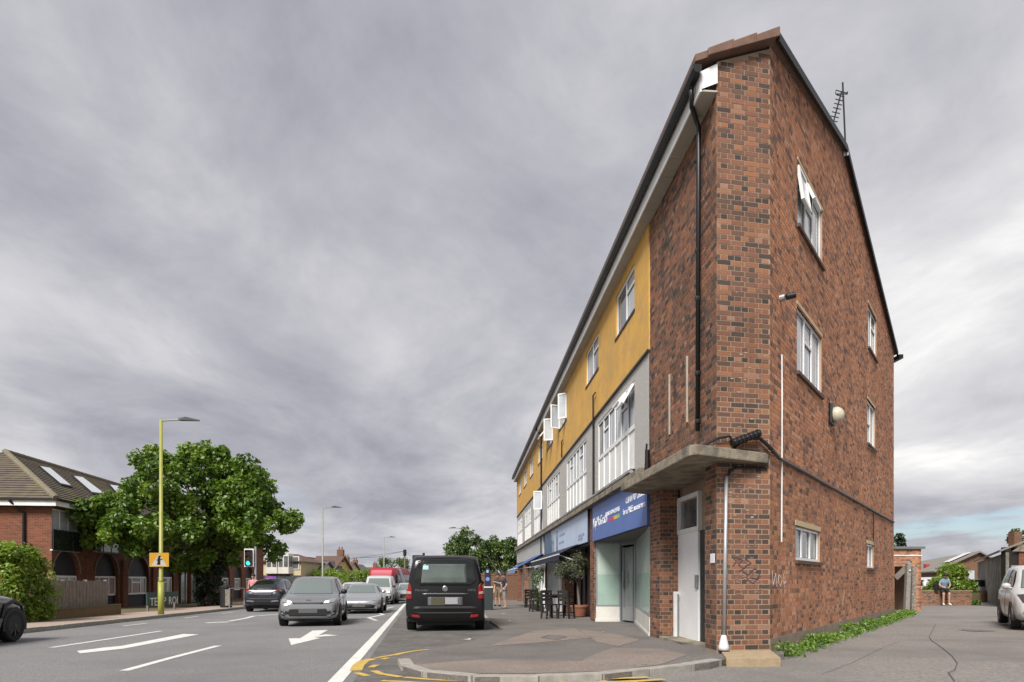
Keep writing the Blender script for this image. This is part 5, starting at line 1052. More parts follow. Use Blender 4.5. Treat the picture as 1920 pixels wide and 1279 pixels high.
# --- small black car cut by the left edge
mp_ = G(20, 1217); MZ = 13.1; mini_st = [(-1.92, .34, .80, .90, .66, .5), (-1.86, .28, .88, 1.05, .78, .6), (-1.6, .22, .92, 1.3, .85, .62), (-1.2, .2, .93, 1.40, .86, .62), (-.3, .19, .92, 1.415, .86, .62), (.3, .19, .91, 1.37, .86, .61), (.62, .19, .90, 1.18, .86, .63), (.85, .19, .89, .99, .86, .70), (1.3, .2, .86, .93, .85, .70), (1.6, .22, .78, .86, .81, .66), (1.82, .26, .66, .74, .70, .55), (1.90, .32, .56, .62, .52, .4)]
BK2 = paint('paint_black_gloss', (.004, .005, .006), metal=.1, rough=.15); fwd = RD; fd = Vector((fwd.x, fwd.y)); wpos = Vector((XatZ(28, MZ), MZ)); ctr = wpos-fd*1.25+Vector((-fd.y, fd.x))*.86
c = Car('small_black_car', 'small glossy black car with black wheels cut by the left edge', gnd(ctr.x, ctr.y), fwd, mini_st, BK2, (1.25, -1.24), .325, .21, alloy=M_ALLOYD, spokes=8)
c.both('side_window', [(-1.1, .98), (.7, .94), (.32, 1.30), (-1.0, 1.34)], M_CGLASS); c.both('arch_moulding', [(.86, .5), (.98, .72), (1.25, .80), (1.52, .72), (1.62, .5), (1.66, .55), (1.56, .78), (1.25, .87), (.92, .78), (.80, .52)], M_TRIM, off=.014); c.both('side_repeater', [(1.70, .42), (1.745, .42), (1.745, .52), (1.70, .52)], M_LAMP, off=.02); c.decal('windscreen', [(-.62, .98), (.62, .98), (.50, 1.32), (-.5, 1.32)], 'front', M_SCREEN); c.under(3.8, .82); c.both('sill_trim', [(-.9, .2), (.85, .2), (.85, .3), (-.9, .3)], M_TRIM)
c.mirror_pair('headlight', [(.46, .62), (.66, .62), (.68, .78), (.50, .80)], 'front', M_LAMP, off=.012)
# --- white city car at the right edge facing us
fw2 = Vector((-.53, -.85)).normalized(); wc_ = Vector((XatZ(1905, 15.3), 15.3))-fw2*1.15+Vector((-fw2.y, fw2.x))*.72; wx_, wz = wc_
city_st = [(-1.8, .32, .80, 1.0, .66, .5), (-1.74, .28, .90, 1.25, .78, .6), (-1.5, .22, .93, 1.46, .82, .62), (-.8, .2, .92, 1.54, .83, .63), (-.1, .19, .91, 1.54, .83, .63), (.35, .19, .90, 1.47, .83, .62), (.75, .19, .89, 1.2, .83, .64), (1.05, .19, .88, .98, .83, .70), (1.35, .2, .83, .91, .825, .70), (1.6, .22, .74, .83, .79, .64), (1.76, .26, .62, .71, .70, .54), (1.81, .31, .52, .59, .55, .4)]
c = Car('white_city_car', 'white city car parked in the yard, cut by the right edge', gnd(wx_, wz), fw2, city_st, WHT, (1.15, -1.15), .30)
c.decal('windscreen', [(-.62, .97), (.62, .97), (.52, 1.42), (-.52, 1.42)], 'front', M_SCREEN, cuts=5); c.both('side_window', [(-.9, .98), (.05, .97), (.05, 1.43), (-.8, 1.43)], M_CGLASS); c.both('side_window', [(.1, .97), (.85, .95), (.42, 1.38), (.1, 1.43)], M_CGLASS)
c.mirror_pair('headlight', [(.46, .62), (.66, .64), (.74, .82), (.60, .84), (.48, .76)], 'front', mat('headlamp_dark', (.05, .05, .055), None, rough=.08, coat=.8), off=.012); c.decal('lower_intake', [(-.44, .32), (.44, .32), (.58, .42), (.44, .52), (-.44, .52), (-.58, .42)], 'front', M_TRIM, off=.012); c.plate(1.815, .46); c.door_mirrors(.78, 1.02, WHT); c.under(3.5, .8); c.both('door_line', [(.06, .3), (.075, .3), (.075, .92), (.06, .92)], M_TRIM, off=.003); c.both('sill_trim', [(-.85, .2), (.85, .2), (.85, .26), (-.85, .26)], M_TRIM)
# --- cars behind the planter
c = Car('white_estate_car', 'white estate car with red tail lamp parked behind the planter', gnd(XatZ(1768, 40), 40), Vector((1, .25)), [(a*1.2, b, z1, z2, w, wt) for a, b, z1, z2, w, wt in city_st], WHT, (1.35, -1.4), .31, group='cars behind the planter')
c.both('side_window', [(-1.7, .98), (-.5, .97), (-.5, 1.42), (-1.55, 1.40)], M_CGLASS); c.both('side_window', [(-.4, .97), (.95, .95), (.5, 1.38), (-.4, 1.42)], M_CGLASS); c.decal('rear_window', [(-.56, 1.0), (.56, 1.0), (.5, 1.36), (-.5, 1.36)], 'rear', M_CGLASS); c.mirror_pair('tail_light', [(.54, .72), (.74, .74), (.74, .98), (.58, .98)], 'rear', M_RED, off=.014); c.both('tail_light', [(-2.1, .72), (-1.9, .74), (-1.92, .96), (-2.06, .96)], M_RED, off=.012)
c = Car('silver_parked_car', 'silver car bonnet showing right of the planter bush', gnd(XatZ(1832, 41), 41), Vector((1, -.05)), hatch_st, mat('paint_lightsilver', (.30, .31, .33), None, rough=.3, coat=.6, metal=.2), (1.15, -1.22), .30, group='cars behind the planter')
c.both('side_window', [(-.95, .95), (.72, .93), (.28, 1.34), (-.85, 1.38)], M_CGLASS); c.decal('windscreen', [(-.60, .93), (.60, .93), (.50, 1.335), (-.50, 1.335)], 'front', M_SCREEN); c.mirror_pair('headlight', [(.40, .66), (.70, .70), (.76, .80), (.44, .735)], 'front', M_LAMP, off=.012)
# --- red bus
RB = mat('bus_red', (.30, .008, .028), None, rough=.5, coat=.0); bs = [(-5.2, .4, 1.2, 2.3, 1.1, .95), (-5.1, .35, 1.3, 2.9, 1.24, 1.1), (-4.8, .33, 1.3, 3.05, 1.26, 1.14), (0, .33, 1.3, 3.08, 1.26, 1.15), (4.4, .33, 1.3, 3.08, 1.26, 1.15), (4.85, .33, 1.3, 2.9, 1.25, 1.12), (5.08, .34, 1.25, 2.3, 1.2, 1.02), (5.16, .38, 1.1, 1.5, 1.1, .9), (5.2, .42, 1.0, 1.1, 1.0, .8)]
c = Car('red_bus', 'red and white single-deck bus in the queue behind the white van', gnd(XatZ(741, 66), 66), -(RD+Vector((.22, 0))), bs, RB, (3.2, -3.0), .48, .3, cat='bus')
c.decal('windscreen', [(-1.0, 1.25), (1.0, 1.25), (.98, 2.3), (-.98, 2.3)], 'front', M_CGLASS, cuts=5); c.both('side_window', [(-4.6, 1.45), (4.2, 1.45), (4.2, 2.4), (-4.6, 2.4)], M_CGLASS); c.both('white_panel', [(-4.4, 2.45), (-1.8, 2.45), (-.4, 2.98), (-4.4, 2.98)], mat('bus_white', (.42, .42, .43), None, rough=.3), off=.012); c.both('grey_sweep', [(.2, 1.4), (1.6, 1.4), (3.2, 2.98), (2.2, 2.98)], mat('bus_grey', (.3, .3, .32), None, rough=.3), off=.018); c.mirror_pair('headlight', [(.75, .6), (1.05, .6), (1.05, .85), (.75, .85)], 'front', M_LAMP, off=.014)
# ------------------------------------------------------------------ left-hand building with arches
LD = Vector((-.105, 1)).normalized(); LZ0 = 30.5; LC = Vector((XatZ(97, LZ0), LZ0)); LF = Fr(LC, LD, (LD.y, -LD.x)); LS = Fr(LC, (-LD.y, LD.x), (-LD.x, -LD.y))
LB = -.45; LE = 4.72; LLEN = LF.sz(494)[0]; LDEP = 11.0; LRZ = 8.3
AB = thing('arched_building', 'brown-roofed brick building with dark arched windows behind the left fence', 'building', (*LC, LB))
# openings on the road side
def lsx(px): return LF.sz(px)[0]
def lz(px, py): return LF.sz(px, py)[1]
arch = [(lsx(98.5), lsx(150)), (lsx(178), lsx(222)), (lsx(241), lsx(279)), (lsx(296), lsx(326))]
SPR = lz(200, 1078); 
aw = arch[1][1]-arch[1][0]; print('ARCH', arch, SPR, lz(200, 1038))
ftop = lz(110, 955); fbot = lz(110, 1031)
holes = []; arches = []
for i in range(12):
    if i < 4: a0, a1 = arch[i]
    else: a0 = arch[3][1]+1.0+(i-4)*3.3+5.2; a1 = a0+2.1
    if a1 > LLEN-1: break
    w = (a1-a0)/2; c_ = (a0+a1)/2; zs = SPR; rise = lz(200, 1038)-SPR
    arc = [(c_+w*math.cos(t), zs+rise*math.sin(t)) for t in np.linspace(0, math.pi, 13)]; arches.append(([(a0, LB+.02), (a1, LB+.02)]+arc, a0, a1))
ff = [(lsx(97.6), lsx(147), fbot, ftop)]
x = lsx(176)
while x < LLEN-3: ff.append((x, x+2.3, fbot+.1, ftop)); x += 5.2
m = MB(); m.plate(LF, [[(0, LB-.5), (LLEN, LB-.5), (LLEN, LE), (0, LE)]]+[a[0] for a in arches]+[rl(a, b, c, d) for a, b, c, d in ff], 0)
for a, _, _ in arches: m.reveal(LF, a, 0, -.22)
for w in ff: m.reveal(LF, rl(*w), 0, -.18)
m.build('front_wall', M_BTEX, AB)
m = MB(); m.plate(LS, [[(0, LB-.5), (LDEP, LB-.5), (LDEP, LE), (0, LE)]], 0); m.build('side_wall', M_BTEX, AB)
M_SLATE = mat('arch_infill', (.016, .016, .021), (.022, .022, .028), 5, .7)
for a, a0, a1 in arches:
    q = MB(); q.plate(LF, [a], -.2); ai = q.build('arch_infill', M_SLATE, AB)
    zb = lz(200, 1117); zt = lz(200, 1080.5); 
    if a0 > arch[3][1]: zb -= 0
    upvc(LF, a0+.12, a1-.1, zb, zt, [(.5, 'f'), (1, 't'), (.7, 'f')], AB, n=-.14, sill=False, fw=.10, glass=mat('net_curtain_glass', (.30, .31, .28), (.2, .22, .21), 2, .1, spec=.7), transom=.28)
    q = MB(); loop = a[2:]; q.add([LF.p(s, .0, z) for s, z in loop]+[LF.p(s, .03, z) for s, z in loop], [(i, i+1, i+1+len(loop), i+len(loop)) for i in range(len(loop)-1)])
    k = len(loop); c_ = (a0+a1)/2; outer = [(c_+(s-c_)*1.09, SPR+(z-SPR)*1.1) for s, z in loop]; q.add([LF.p(s, .03, z) for s, z in loop]+[LF.p(s, .03, z) for s, z in outer], [(i, i+k, i+1+k, i+1) for i in range(k-1)]); q.build('arch_ring', mat('arch_ring', (.16, .12, .10), (.2, .15, .12), 9, .9), AB)
for i, w in enumerate(ff):
    o = upvc(LF, *w, [(1, 'f'), (1, 'f'), (1, 'f')], AB, n=-.10, sill=True, fw=.09, glass=M_SKYPANE, sillmat=M_WPAINT)
    q = MB(); q.fbox(LF, w[0]-.15, w[1]+.1, .12, .14, w[2]+.9, w[2]+.95); q.fbox(LF, w[0]-.15, w[1]+.1, .12, .14, w[2]-.05, w[2]+.0)
    for k in range(4): a = w[0]-.15+(w[1]-w[0]+.2)*k/3; q.fbox(LF, a, a+.05, .11, .15, w[2]-.05, w[2]+.95)
    bo = q.build('balcony_rail', M_DARK, AB); q = MB(); q.fbox(LF, w[0]-.1, w[1]+.05, .128, .132, w[2]+.0, w[2]+.9); q.build('balcony_glass', mat('balcony_glass', (.015, .02, .018), None, rough=.06, spec=.8), bo)
# piers between the arches
for i in range(1, 4):
    a = (arches[i-1][2]+arches[i][1])/2; q = MB(); q.fbox(LF, a-.28, a+.28, 0, .12, LB-.3, fbot-.3); q.build('pier', M_BTEX, AB)
# porch and entrance between arch 4 and the rest
a0 = arch[3][1]+.7; q = MB(); q.fbox(LF, a0, a0+4.6, 0, .9, LB+2.25, LB+2.6); q.build('porch_roof', M_DARK, AB); q = MB(); q.fbox(LF, a0+.2, a0+4.4, .02, .08, LB, LB+2.25); q.build('entrance_screen', mat('entrance_glass', (.06, .075, .07), (.12, .14, .13), 1.5, .08, spec=.8), AB)
for k in range(6): q = MB(); q.fbox(LF, a0+.2+k*.82, a0+.28+k*.82, .08, .13, LB, LB+2.25); q.build('entrance_mullion', M_ALU, AB)
for k in (0, 1): q = MB(); q.fbox(LF, a0+k*4.5, a0+.15+k*4.5, .6, .85, LB-.1, LB+2.25); q.build('porch_post', M_BTEX, AB)
# eaves and roof
q = MB(); q.fbox(LF, -.35, LLEN, 0, .38, LE-.02, LE+.06); q.fbox(LS, -.38, LDEP, 0, .35, LE-.025, LE+.055); q.build('soffit', M_DARK, AB)
q = MB(); q.fbox(LF, -.38, LLEN, .38, .41, LE-.02, LE+.26); q.fbox(LS, -.41, LDEP, .35, .38, LE-.025, LE+.255); q.build('fascia', M_WPAINT, AB)
q = MB(); q.fbox(LF, -.43, LLEN, .412, .50, LE+.22, LE+.32); q.fbox(LS, -.50, LDEP, .382, .47, LE+.225, LE+.315); q.build('gutter', M_BLACK, AB)
HD = 5.6; e = .45; ez = LE+.30; slope = (LRZ-ez)/(HD+e)
def rpt(s, d, z): return LF.p(s, -d, z)   # d depth inwards from front wall
def tile_face(corners, rows, name):
    """corners: eave a, eave b, top b, top a ; builds stepped courses"""
    A1, B1, C2, D2 = [Vector(c) for c in corners]; m = MB(); nr = (B1-A1).cross(D2-A1 if (D2-A1).length > .1 else C2-A1).normalized()
    if nr.z < 0: nr = -nr
    for i in range(rows):
        t0, t1 = i/rows, min(1, (i+1.12)/rows); a = A1.lerp(D2, t0); b = B1.lerp(C2, t0); c = B1.lerp(C2, t1); d = A1.lerp(D2, t1); up = nr*.05
        m.add([a+up, b+up, c+nr*.002, d+nr*.002, a-nr*.03, b-nr*.03], [(0, 1, 2, 3), (4, 5, 1, 0)])
    return m.build(name, M_TILED, AB)
tile_face([rpt(-e, -e, ez), rpt(LLEN, -e, ez), rpt(LLEN, HD, LRZ), rpt(HD, HD, LRZ)], 21, 'front_tiles')['kind'] = 'stuff'
tile_face([rpt(-e, LDEP+e, ez), rpt(-e, -e, ez), rpt(HD, HD, LRZ), rpt(HD, HD+.01, LRZ)], 21, 'hip_tiles')['kind'] = 'stuff'
q = MB(); q.add([rpt(HD, HD, LRZ), rpt(LLEN, HD, LRZ), rpt(LLEN, LDEP+e, ez), rpt(-e, LDEP+e, ez)], [(0, 1, 2, 3)]); q.build('rear_roof', M_TILED, AB)
hipm = mat('ridge_tile', (.17, .145, .10), (.13, .11, .075), 4, .9, .3, 30)
def ridge(a, b, n):
    a = Vector(a); b = Vector(b)
    for i in range(n):
        q = MB(); p0 = a.lerp(b, i/n); p1 = a.lerp(b, (i+1.06)/n if i < n-1 else 1); q.tube([p0, p1], .14, 8, r1=.16); q.build('ridge_tile', hipm, AB)
ridge(rpt(-e, -e, ez+.03), rpt(HD, HD, LRZ+.03), 18); ridge(rpt(HD, HD, LRZ+.02), rpt(HD+16, HD, LRZ+.02), 32)
# skylights
def roof_at(px, py):
    o = Vector((0, 0, H)); d = Vector(((px-CX)/FPX, 1, (HY-py)/FPX)); A1 = rpt(-e, -e, ez); nr = (rpt(LLEN, -e, ez)-A1).cross(rpt(HD, HD, LRZ)-A1); t = nr.dot(A1-o)/nr.dot(d); return o+d*t
M_SKY = mat('skylight_glass', (.55, .58, .60), None, rough=.05, spec=1.0)
for (tl, bl, br, tr) in (((74, 878), (112, 910), (131, 914), (92, 881)), ((137, 896), (171, 926), (194, 929), (153, 898)), ((205, 912), (228, 938), (246, 941), (220, 914))):
    pts = [roof_at(*p) for p in (tl, bl, br, tr)]; cc = sum(pts, Vector())/4; nr = (pts[1]-pts[0]).cross(pts[3]-pts[0]).normalized(); nr = nr if nr.z > 0 else -nr
    q = MB(); big = [cc+(p-cc)*1.12 for p in pts]; q.add([p+nr*.02 for p in big]+[p+nr*.12 for p in big], [(4, 5, 6, 7), (0, 1, 5, 4), (1, 2, 6, 5), (2, 3, 7, 6), (3, 0, 4, 7)]); sk_ = q.build('skylight', M_DARK, AB)
    q = MB(); q.add([p+nr*.125 for p in pts]+[p+nr*.135 for p in pts], [(4, 5, 6, 7), (0, 1, 5, 4), (1, 2, 6, 5), (2, 3, 7, 6), (3, 0, 4, 7)]); q.build('pane', M_SKY, sk_)
q = MB(); a = LS.p(1.6, .46, LE+.2); q.tube([a, LS.p(1.2, .08, LE-.35), LS.p(1.2, .08, LB)], .06, 8); q.build('downpipe', M_BLACK, AB)
q = MB(); q.fbox(LF, LLEN-.2, LLEN, -LDEP, 0, LB, LE+2.5); q.build('end_wall', M_BTEX, AB)
# ------------------------------------------------------------------ fence and dwarf wall
def at_line(px, base, slope, y0): # intersection of pixel column with line X=base+slope*(Y-y0)
    k = (px-CX)/FPX; Y = (base-slope*y0)/(k-slope); return Vector((k*Y, Y))
def FLN(px): return at_line(px, -14.75, -.125, 17)
wl = [FLN(-40), FLN(208)]
dw = thing('garden_wall', 'low mossy brown wall under the grey fence on the left', 'wall', gnd(*((wl[0]+wl[1])/2)))
fr = Fr(wl[0]+Vector((.4, 0)), wl[1]-wl[0], ((wl[1]-wl[0]).y, -(wl[1]-wl[0]).x)); Lw = (wl[1]-wl[0]).length
q = MB(); q.fbox(fr, 0, Lw, -.22, 0, -.5, .20); q.build('wall_body', mat('mossy_wall', (.15, .105, .05), (.10, .085, .04), 5, .95, .5, 30, c3=(.17, .09, .05), scale3=2), dw)
q = MB(); q.fbox(fr, 0, Lw, -.24, .02, .20, .25); q.build('coping', mat('mossy_coping', (.13, .11, .05), (.10, .09, .045), 6, .95), dw)
fo = FLN(66); f1 = FLN(196); fr = Fr(fo+Vector((.15, 0)), f1-fo, ((f1-fo).y, -(f1-fo).x)); Lf = (f1-fo).length
FE = thing('wooden_fence', 'weathered grey close-board fence behind the left pavement', 'fence', gnd(*((fo+f1)/2)))
k = int(Lf/.11); sh = None
for i in range(k):
    h = 1.16+random.uniform(-.025, .015); q = MB(); q.fbox(fr, i*.11, i*.11+.105, -.012+(.008 if i % 2 else 0), .006+(.008 if i % 2 else 0), .22, h); q.build('board', M_WOOD, FE)
for i in range(4): q = MB(); q.fbox(fr, i*(Lf-.1)/3, i*(Lf-.1)/3+.09, -.13, -.02, -.3, 1.2); q.build('post', M_WOOD, FE)
for z in (.45, .95): q = MB(); q.fbox(fr, 0, Lf, -.06, -.02, z, z+.08); q.build('rail', M_WOOD, FE)
squ = MB()
# graffiti-stained board patch
# roses over the fence
rz_ = FLN(112); ro = thing('rose_bush', 'red rose blooms and pale leaves above the grey fence', 'rose bush', (rz_.x-1.0, rz_.y, -.2))
b0 = Vector((rz_.x-1.0, rz_.y, 0)); leaves('foliage', [(b0.x+random.uniform(-.6, .9), b0.y+random.uniform(-.3, .3), random.uniform(.8, 1.45)) for _ in range(10)], [.2]*10, 900, .045, L_HEDGE, ro, seed=8)
for i in range(5): q = MB(); c = (b0.x+random.uniform(-.25, .1), b0.y-.1+random.uniform(-.1, .1), 1.55+random.uniform(-.08, .14)); q.ball(c, .085, 8); q.build('bloom', mat('rose_red', (.5, .01, .03), (.35, .01, .02), 20, .6), ro)
for i in range(3): q = MB(); q.tube([(b0.x+i*.1-.1, b0.y, -.2), (b0.x+i*.08-.1, b0.y, 1.5)], .012, 5); q.build('stem', M_BARK, ro)
# green site board
gb0 = FLN(263); gb1 = FLN(323); gb0 = gb0+Vector((.3, 0)); gb1 = gb1+Vector((.3, 0)); fr = Fr(gb0, gb1-gb0, ((gb1-gb0).y, -(gb1-gb0).x)); Lg = (gb1-gb0).length
gbz = H-(1136-HY)/FPX*gb0.y; gtz = H-(1111-HY)/FPX*gb0.y
GBd = thing('green_notice_board', 'dark green board with white capital letters behind the lamp post', 'board', gnd(*((gb0+gb1)/2)))
q = MB(); q.fbox(fr, 0, Lg, -.05, 0, gbz, gtz); q.build('panel', mat('board_green', (.012, .04, .03), (.016, .05, .036), 4, .6), GBd); BLm = mat('board_letters', (.62, .64, .62), None, rough=.7); text('lettering', 'TEMP', .52, BLm, GBd, fr.M(.25, .004, gtz-.60), fit=Lg*.50); text('lettering', 'ROI', .52, BLm, GBd, fr.M(.25+Lg*.58, .004, gtz-.60), fit=Lg*.30)
for a in (.2, Lg-.3): q = MB(); q.fbox(fr, a, a+.08, -.12, -.05, gbz-.6, gtz-.05); q.build('post', M_WOOD, GBd)
# ------------------------------------------------------------------ street furniture
LG = mat('lamp_post_limegreen', (.25, .26, .035), (.30, .30, .06), 3, .5); LGR = mat('lamp_post_grey', (.24, .25, .22), (.2, .21, .18), 4, .5)
def lamp(label, px, Z, py_top, col, sign=False, flip=1, arm=1.4, off=.1):
    x = XatZ(px, Z); b = gnd(x, Z, off); t = thing('street_lamp', label, 'street lamp', b, group='street lamps'); zt = H+(HY-py_top)/FPX*Z; h = zt-b.z
    m = MB(); m.tube([(0, 0, -.1), (0, 0, 1.25)], .11, 12); m.build('base_section', col, t, local=True, smooth=True); m = MB(); m.tube([(0, 0, 1.25), (0, 0, 1.32), (0, 0, h)], [.11, .075, .055], 12); m.build('pole', col if sign else col, t, local=True, smooth=True)
    m = MB(); m.tube([(0, 0, h-.05), (.35*flip, 0, h-.02), (arm*.55*flip, 0, h-.01)], .03, 8); m.build('arm', LGR, t, local=True)
    m = MB(); m.add([(x_*flip, y, z+h) for x_, y, z in ((arm*.5, -.1, -.03), (arm*1.05, -.05, -.05), (arm*1.05, .05, -.05), (arm*.5, .1, -.03), (arm*.5, -.09, .06), (arm*.7, -.1, .09), (arm*1.05, 0, .0), (arm*.7, .1, .09), (arm*.5, .09, .06))], [(0, 1, 2, 3), (0, 4, 5, 1), (1, 5, 6), (1, 6, 2), (6, 7, 2), (2, 7, 8, 3), (4, 8, 7, 5), (5, 7, 6), (0, 3, 8, 4)]); m.build('lantern', mat('lantern_grey', (.08, .085, .09), None, rough=.4), t, local=True); return t, h
LZ_ = 24.5; t, h = lamp('lime green lamp post carrying a yellow warning sign', 302, LZ_, 787, LG, True)
sx0 = (1035-HY)/FPX; def_z = lambda py: H+(HY-py)/FPX*LZ_-t.location.z
yz0, yz1 = def_z(1063), def_z(1037); hw = 18.2/FPX*LZ_; ws = thing('warning_sign', 'yellow square sign with white triangle and black figure on the lamp post', 'sign', (t.location.x, t.location.y-.12, t.location.z+yz0))
m = MB(); m.box((-hw, -.02, 0), (hw, 0, yz1-yz0)); m.build('plate', mat('sign_yellow', (.42, .22, .004), None, rough=.5), ws, local=True, bevel=.004)
HH = yz1-yz0; m = MB(); m.add([(-hw*.82, -.024, .03), (hw*.82, -.024, .03), (0, -.024, HH-.03)], [(0, 1, 2)]); m.build('triangle', mat('sign_grey_white', (.36, .345, .33), None, rough=.5), ws, local=True)
m = MB(); m.beam((0, -.028, .08), (0, -.028, .36), .10, .01); m.beam((-.07, -.029, .10), (0, -.029, .2), .05, .01); m.beam((-.10, -.03, .26), (.12, -.03, .30), .05, .01); m.ball((.02, -.028, .39), .05, 8, (1, .1, 1)); m.build('pictogram', M_BLACK, ws, local=True)
for z in (HH*.3, HH*.75): m = MB(); m.box((-.1, 0, z), (.1, .12, z+.04)); m.build('clamp', M_GREYM, ws, local=True)
lamp('grey-green lamp post behind the crossover and the grey hatchback', 605, 50, 951, LGR); lamp('far slim lamp post right of the red-brown rooftops', 720, 82, 1007, LGR); lamp('lamp post rising behind the bushy trees', 868, 66, 990, LGR, flip=-1)
def signal(label, px, Z, py_top, py_bot, lit, face=-1, parts=True):
    x = XatZ(px, Z); b = gnd(x, Z, .1); t = thing('traffic_light', label, 'traffic light', b, group='traffic lights'); z1 = H+(HY-py_top)/FPX*Z-b.z; z0 = H+(HY-py_bot)/FPX*Z-b.z
    m = MB(); m.tube([(0.30, .1, -.1), (.30, .1, z1+.12)], .06, 10); m.build('post', M_GREYM if face < 0 else M_DARK, t, local=True)
    m = MB(); m.box((-.26, -.06, z0), (.26, -.03, z1)); m.build('backing_board', M_WPAINT if face < 0 else M_DARK, t, local=True); m = MB(); m.box((-.2, -.16, z0+.06), (.2, -.062, z1-.06)); hd = m.build('head', M_BLACK, t, local=True, bevel=.02)
    hh = (z1-z0-.12)/3
    for i, (cn, c) in enumerate((('green', (.05, .9, .65)), ('amber', (.05, .03, .005)), ('red', (.06, .006, .006)))):
        m = MB(); m.m = Matrix.Translation((0, -.165*(1 if face < 0 else -1), z0+.06+hh*(i+.5))) @ Matrix.Rotation(math.pi/2, 4, 'X'); m.lathe([(.115, -.02), (.115, 0), (.07, .02), (.001, .026)], 16); m.build('lens', emit_mat('lens_green', c, .35) if (cn == lit) else mat('lens_'+cn, c if cn != 'green' else (.01, .04, .03), None, rough=.3), hd, local=True)
        m = MB(); m.m = Matrix.Translation((0, -.16*(1 if face < 0 else -1), z0+.06+hh*(i+.5))); n = 10; m.add([(.125*math.cos(a), yy, .125*math.sin(a)) for yy in (0, -.12) for a in np.linspace(0, math.pi, n)], [(j, j+1, j+1+n, j+n) for j in range(n-1)]); m.build('visor', M_BLACK, hd, local=True)
    m = MB(); m.box((.0, .0, z0+.2), (.3, .1, z0+.26)); m.box((.0, .0, z1-.26), (.3, .1, z1-.2)); m.build('bracket', M_GREYM, t, local=True); return t
signal('white-backed traffic light showing green beside the big tree', 467.5, 35.2, 1029, 1063, 'green')
signal('dark traffic light above the roof of the black van', 783, 33, 1041, 1062, None, face=1)
# utility pole and wires
x = XatZ(759, 92); b = gnd(x, 92); up = thing('utility_pole', 'wooden telegraph pole beyond the red bus', 'pole', b); zt = H+(HY-1032)/FPX*92
m = MB(); m.tube([b-Vector((0, 0, .3)), (x, 92, zt)], .13, 8, r1=.10); m.build('pole', M_WOOD, up); m = MB(); m.tube([(x, 92, zt-.8), (x, 92, zt+.1)], .24, 8); m.build('junction_box', M_DARK, up)
for (px, py, Z) in ((560, 1052, 95), (660, 1046, 110), (800, 1060, 120)): m = MB(); a = Vector((x, 92, zt-.1)); c = P(px, py, Z); m.tube([a, (a+c)/2-Vector((0, 0, .4)), c], .02, 4); m.build('wire', M_DARK, up)
# litter bin, guard rail beside the tree
x = XatZ(424, 33.5); b = gnd(x, 33.5, .1); bn = thing('litter_bin', 'dark litter bin with pale front beside the big tree', 'bin', b); m = MB(); m.lathe([(.26, 0), (.30, .05), (.30, 1.0), (.33, 1.02), (.33, 1.1), (.25, 1.16)], 16, b); m.build('body', M_DARK, bn); m = MB(); m.box((b.x+.1, b.y-.34, b.z+.1), (b.x+.34, b.y-.2, b.z+.95)); m.build('front_panel', M_CONC, bn)
rl_ = thing('guard_rail', 'thin steel pedestrian rail beside the green traffic light', 'railing', gnd(XatZ(445, 32), 32, .1)); a = gnd(XatZ(430, 31.5), 31.5, .1); c = gnd(XatZ(458, 32.5), 32.5, .1)
for p in (a, c): m = MB(); m.tube([p, p+Vector((0, 0, 1.0))], .025, 6); m.build('post', M_GREYM, rl_)
for z in (.15, 1.0): m = MB(); m.tube([a+Vector((0, 0, z)), c+Vector((0, 0, z))], .02, 6); m.build('rail', M_GREYM, rl_)
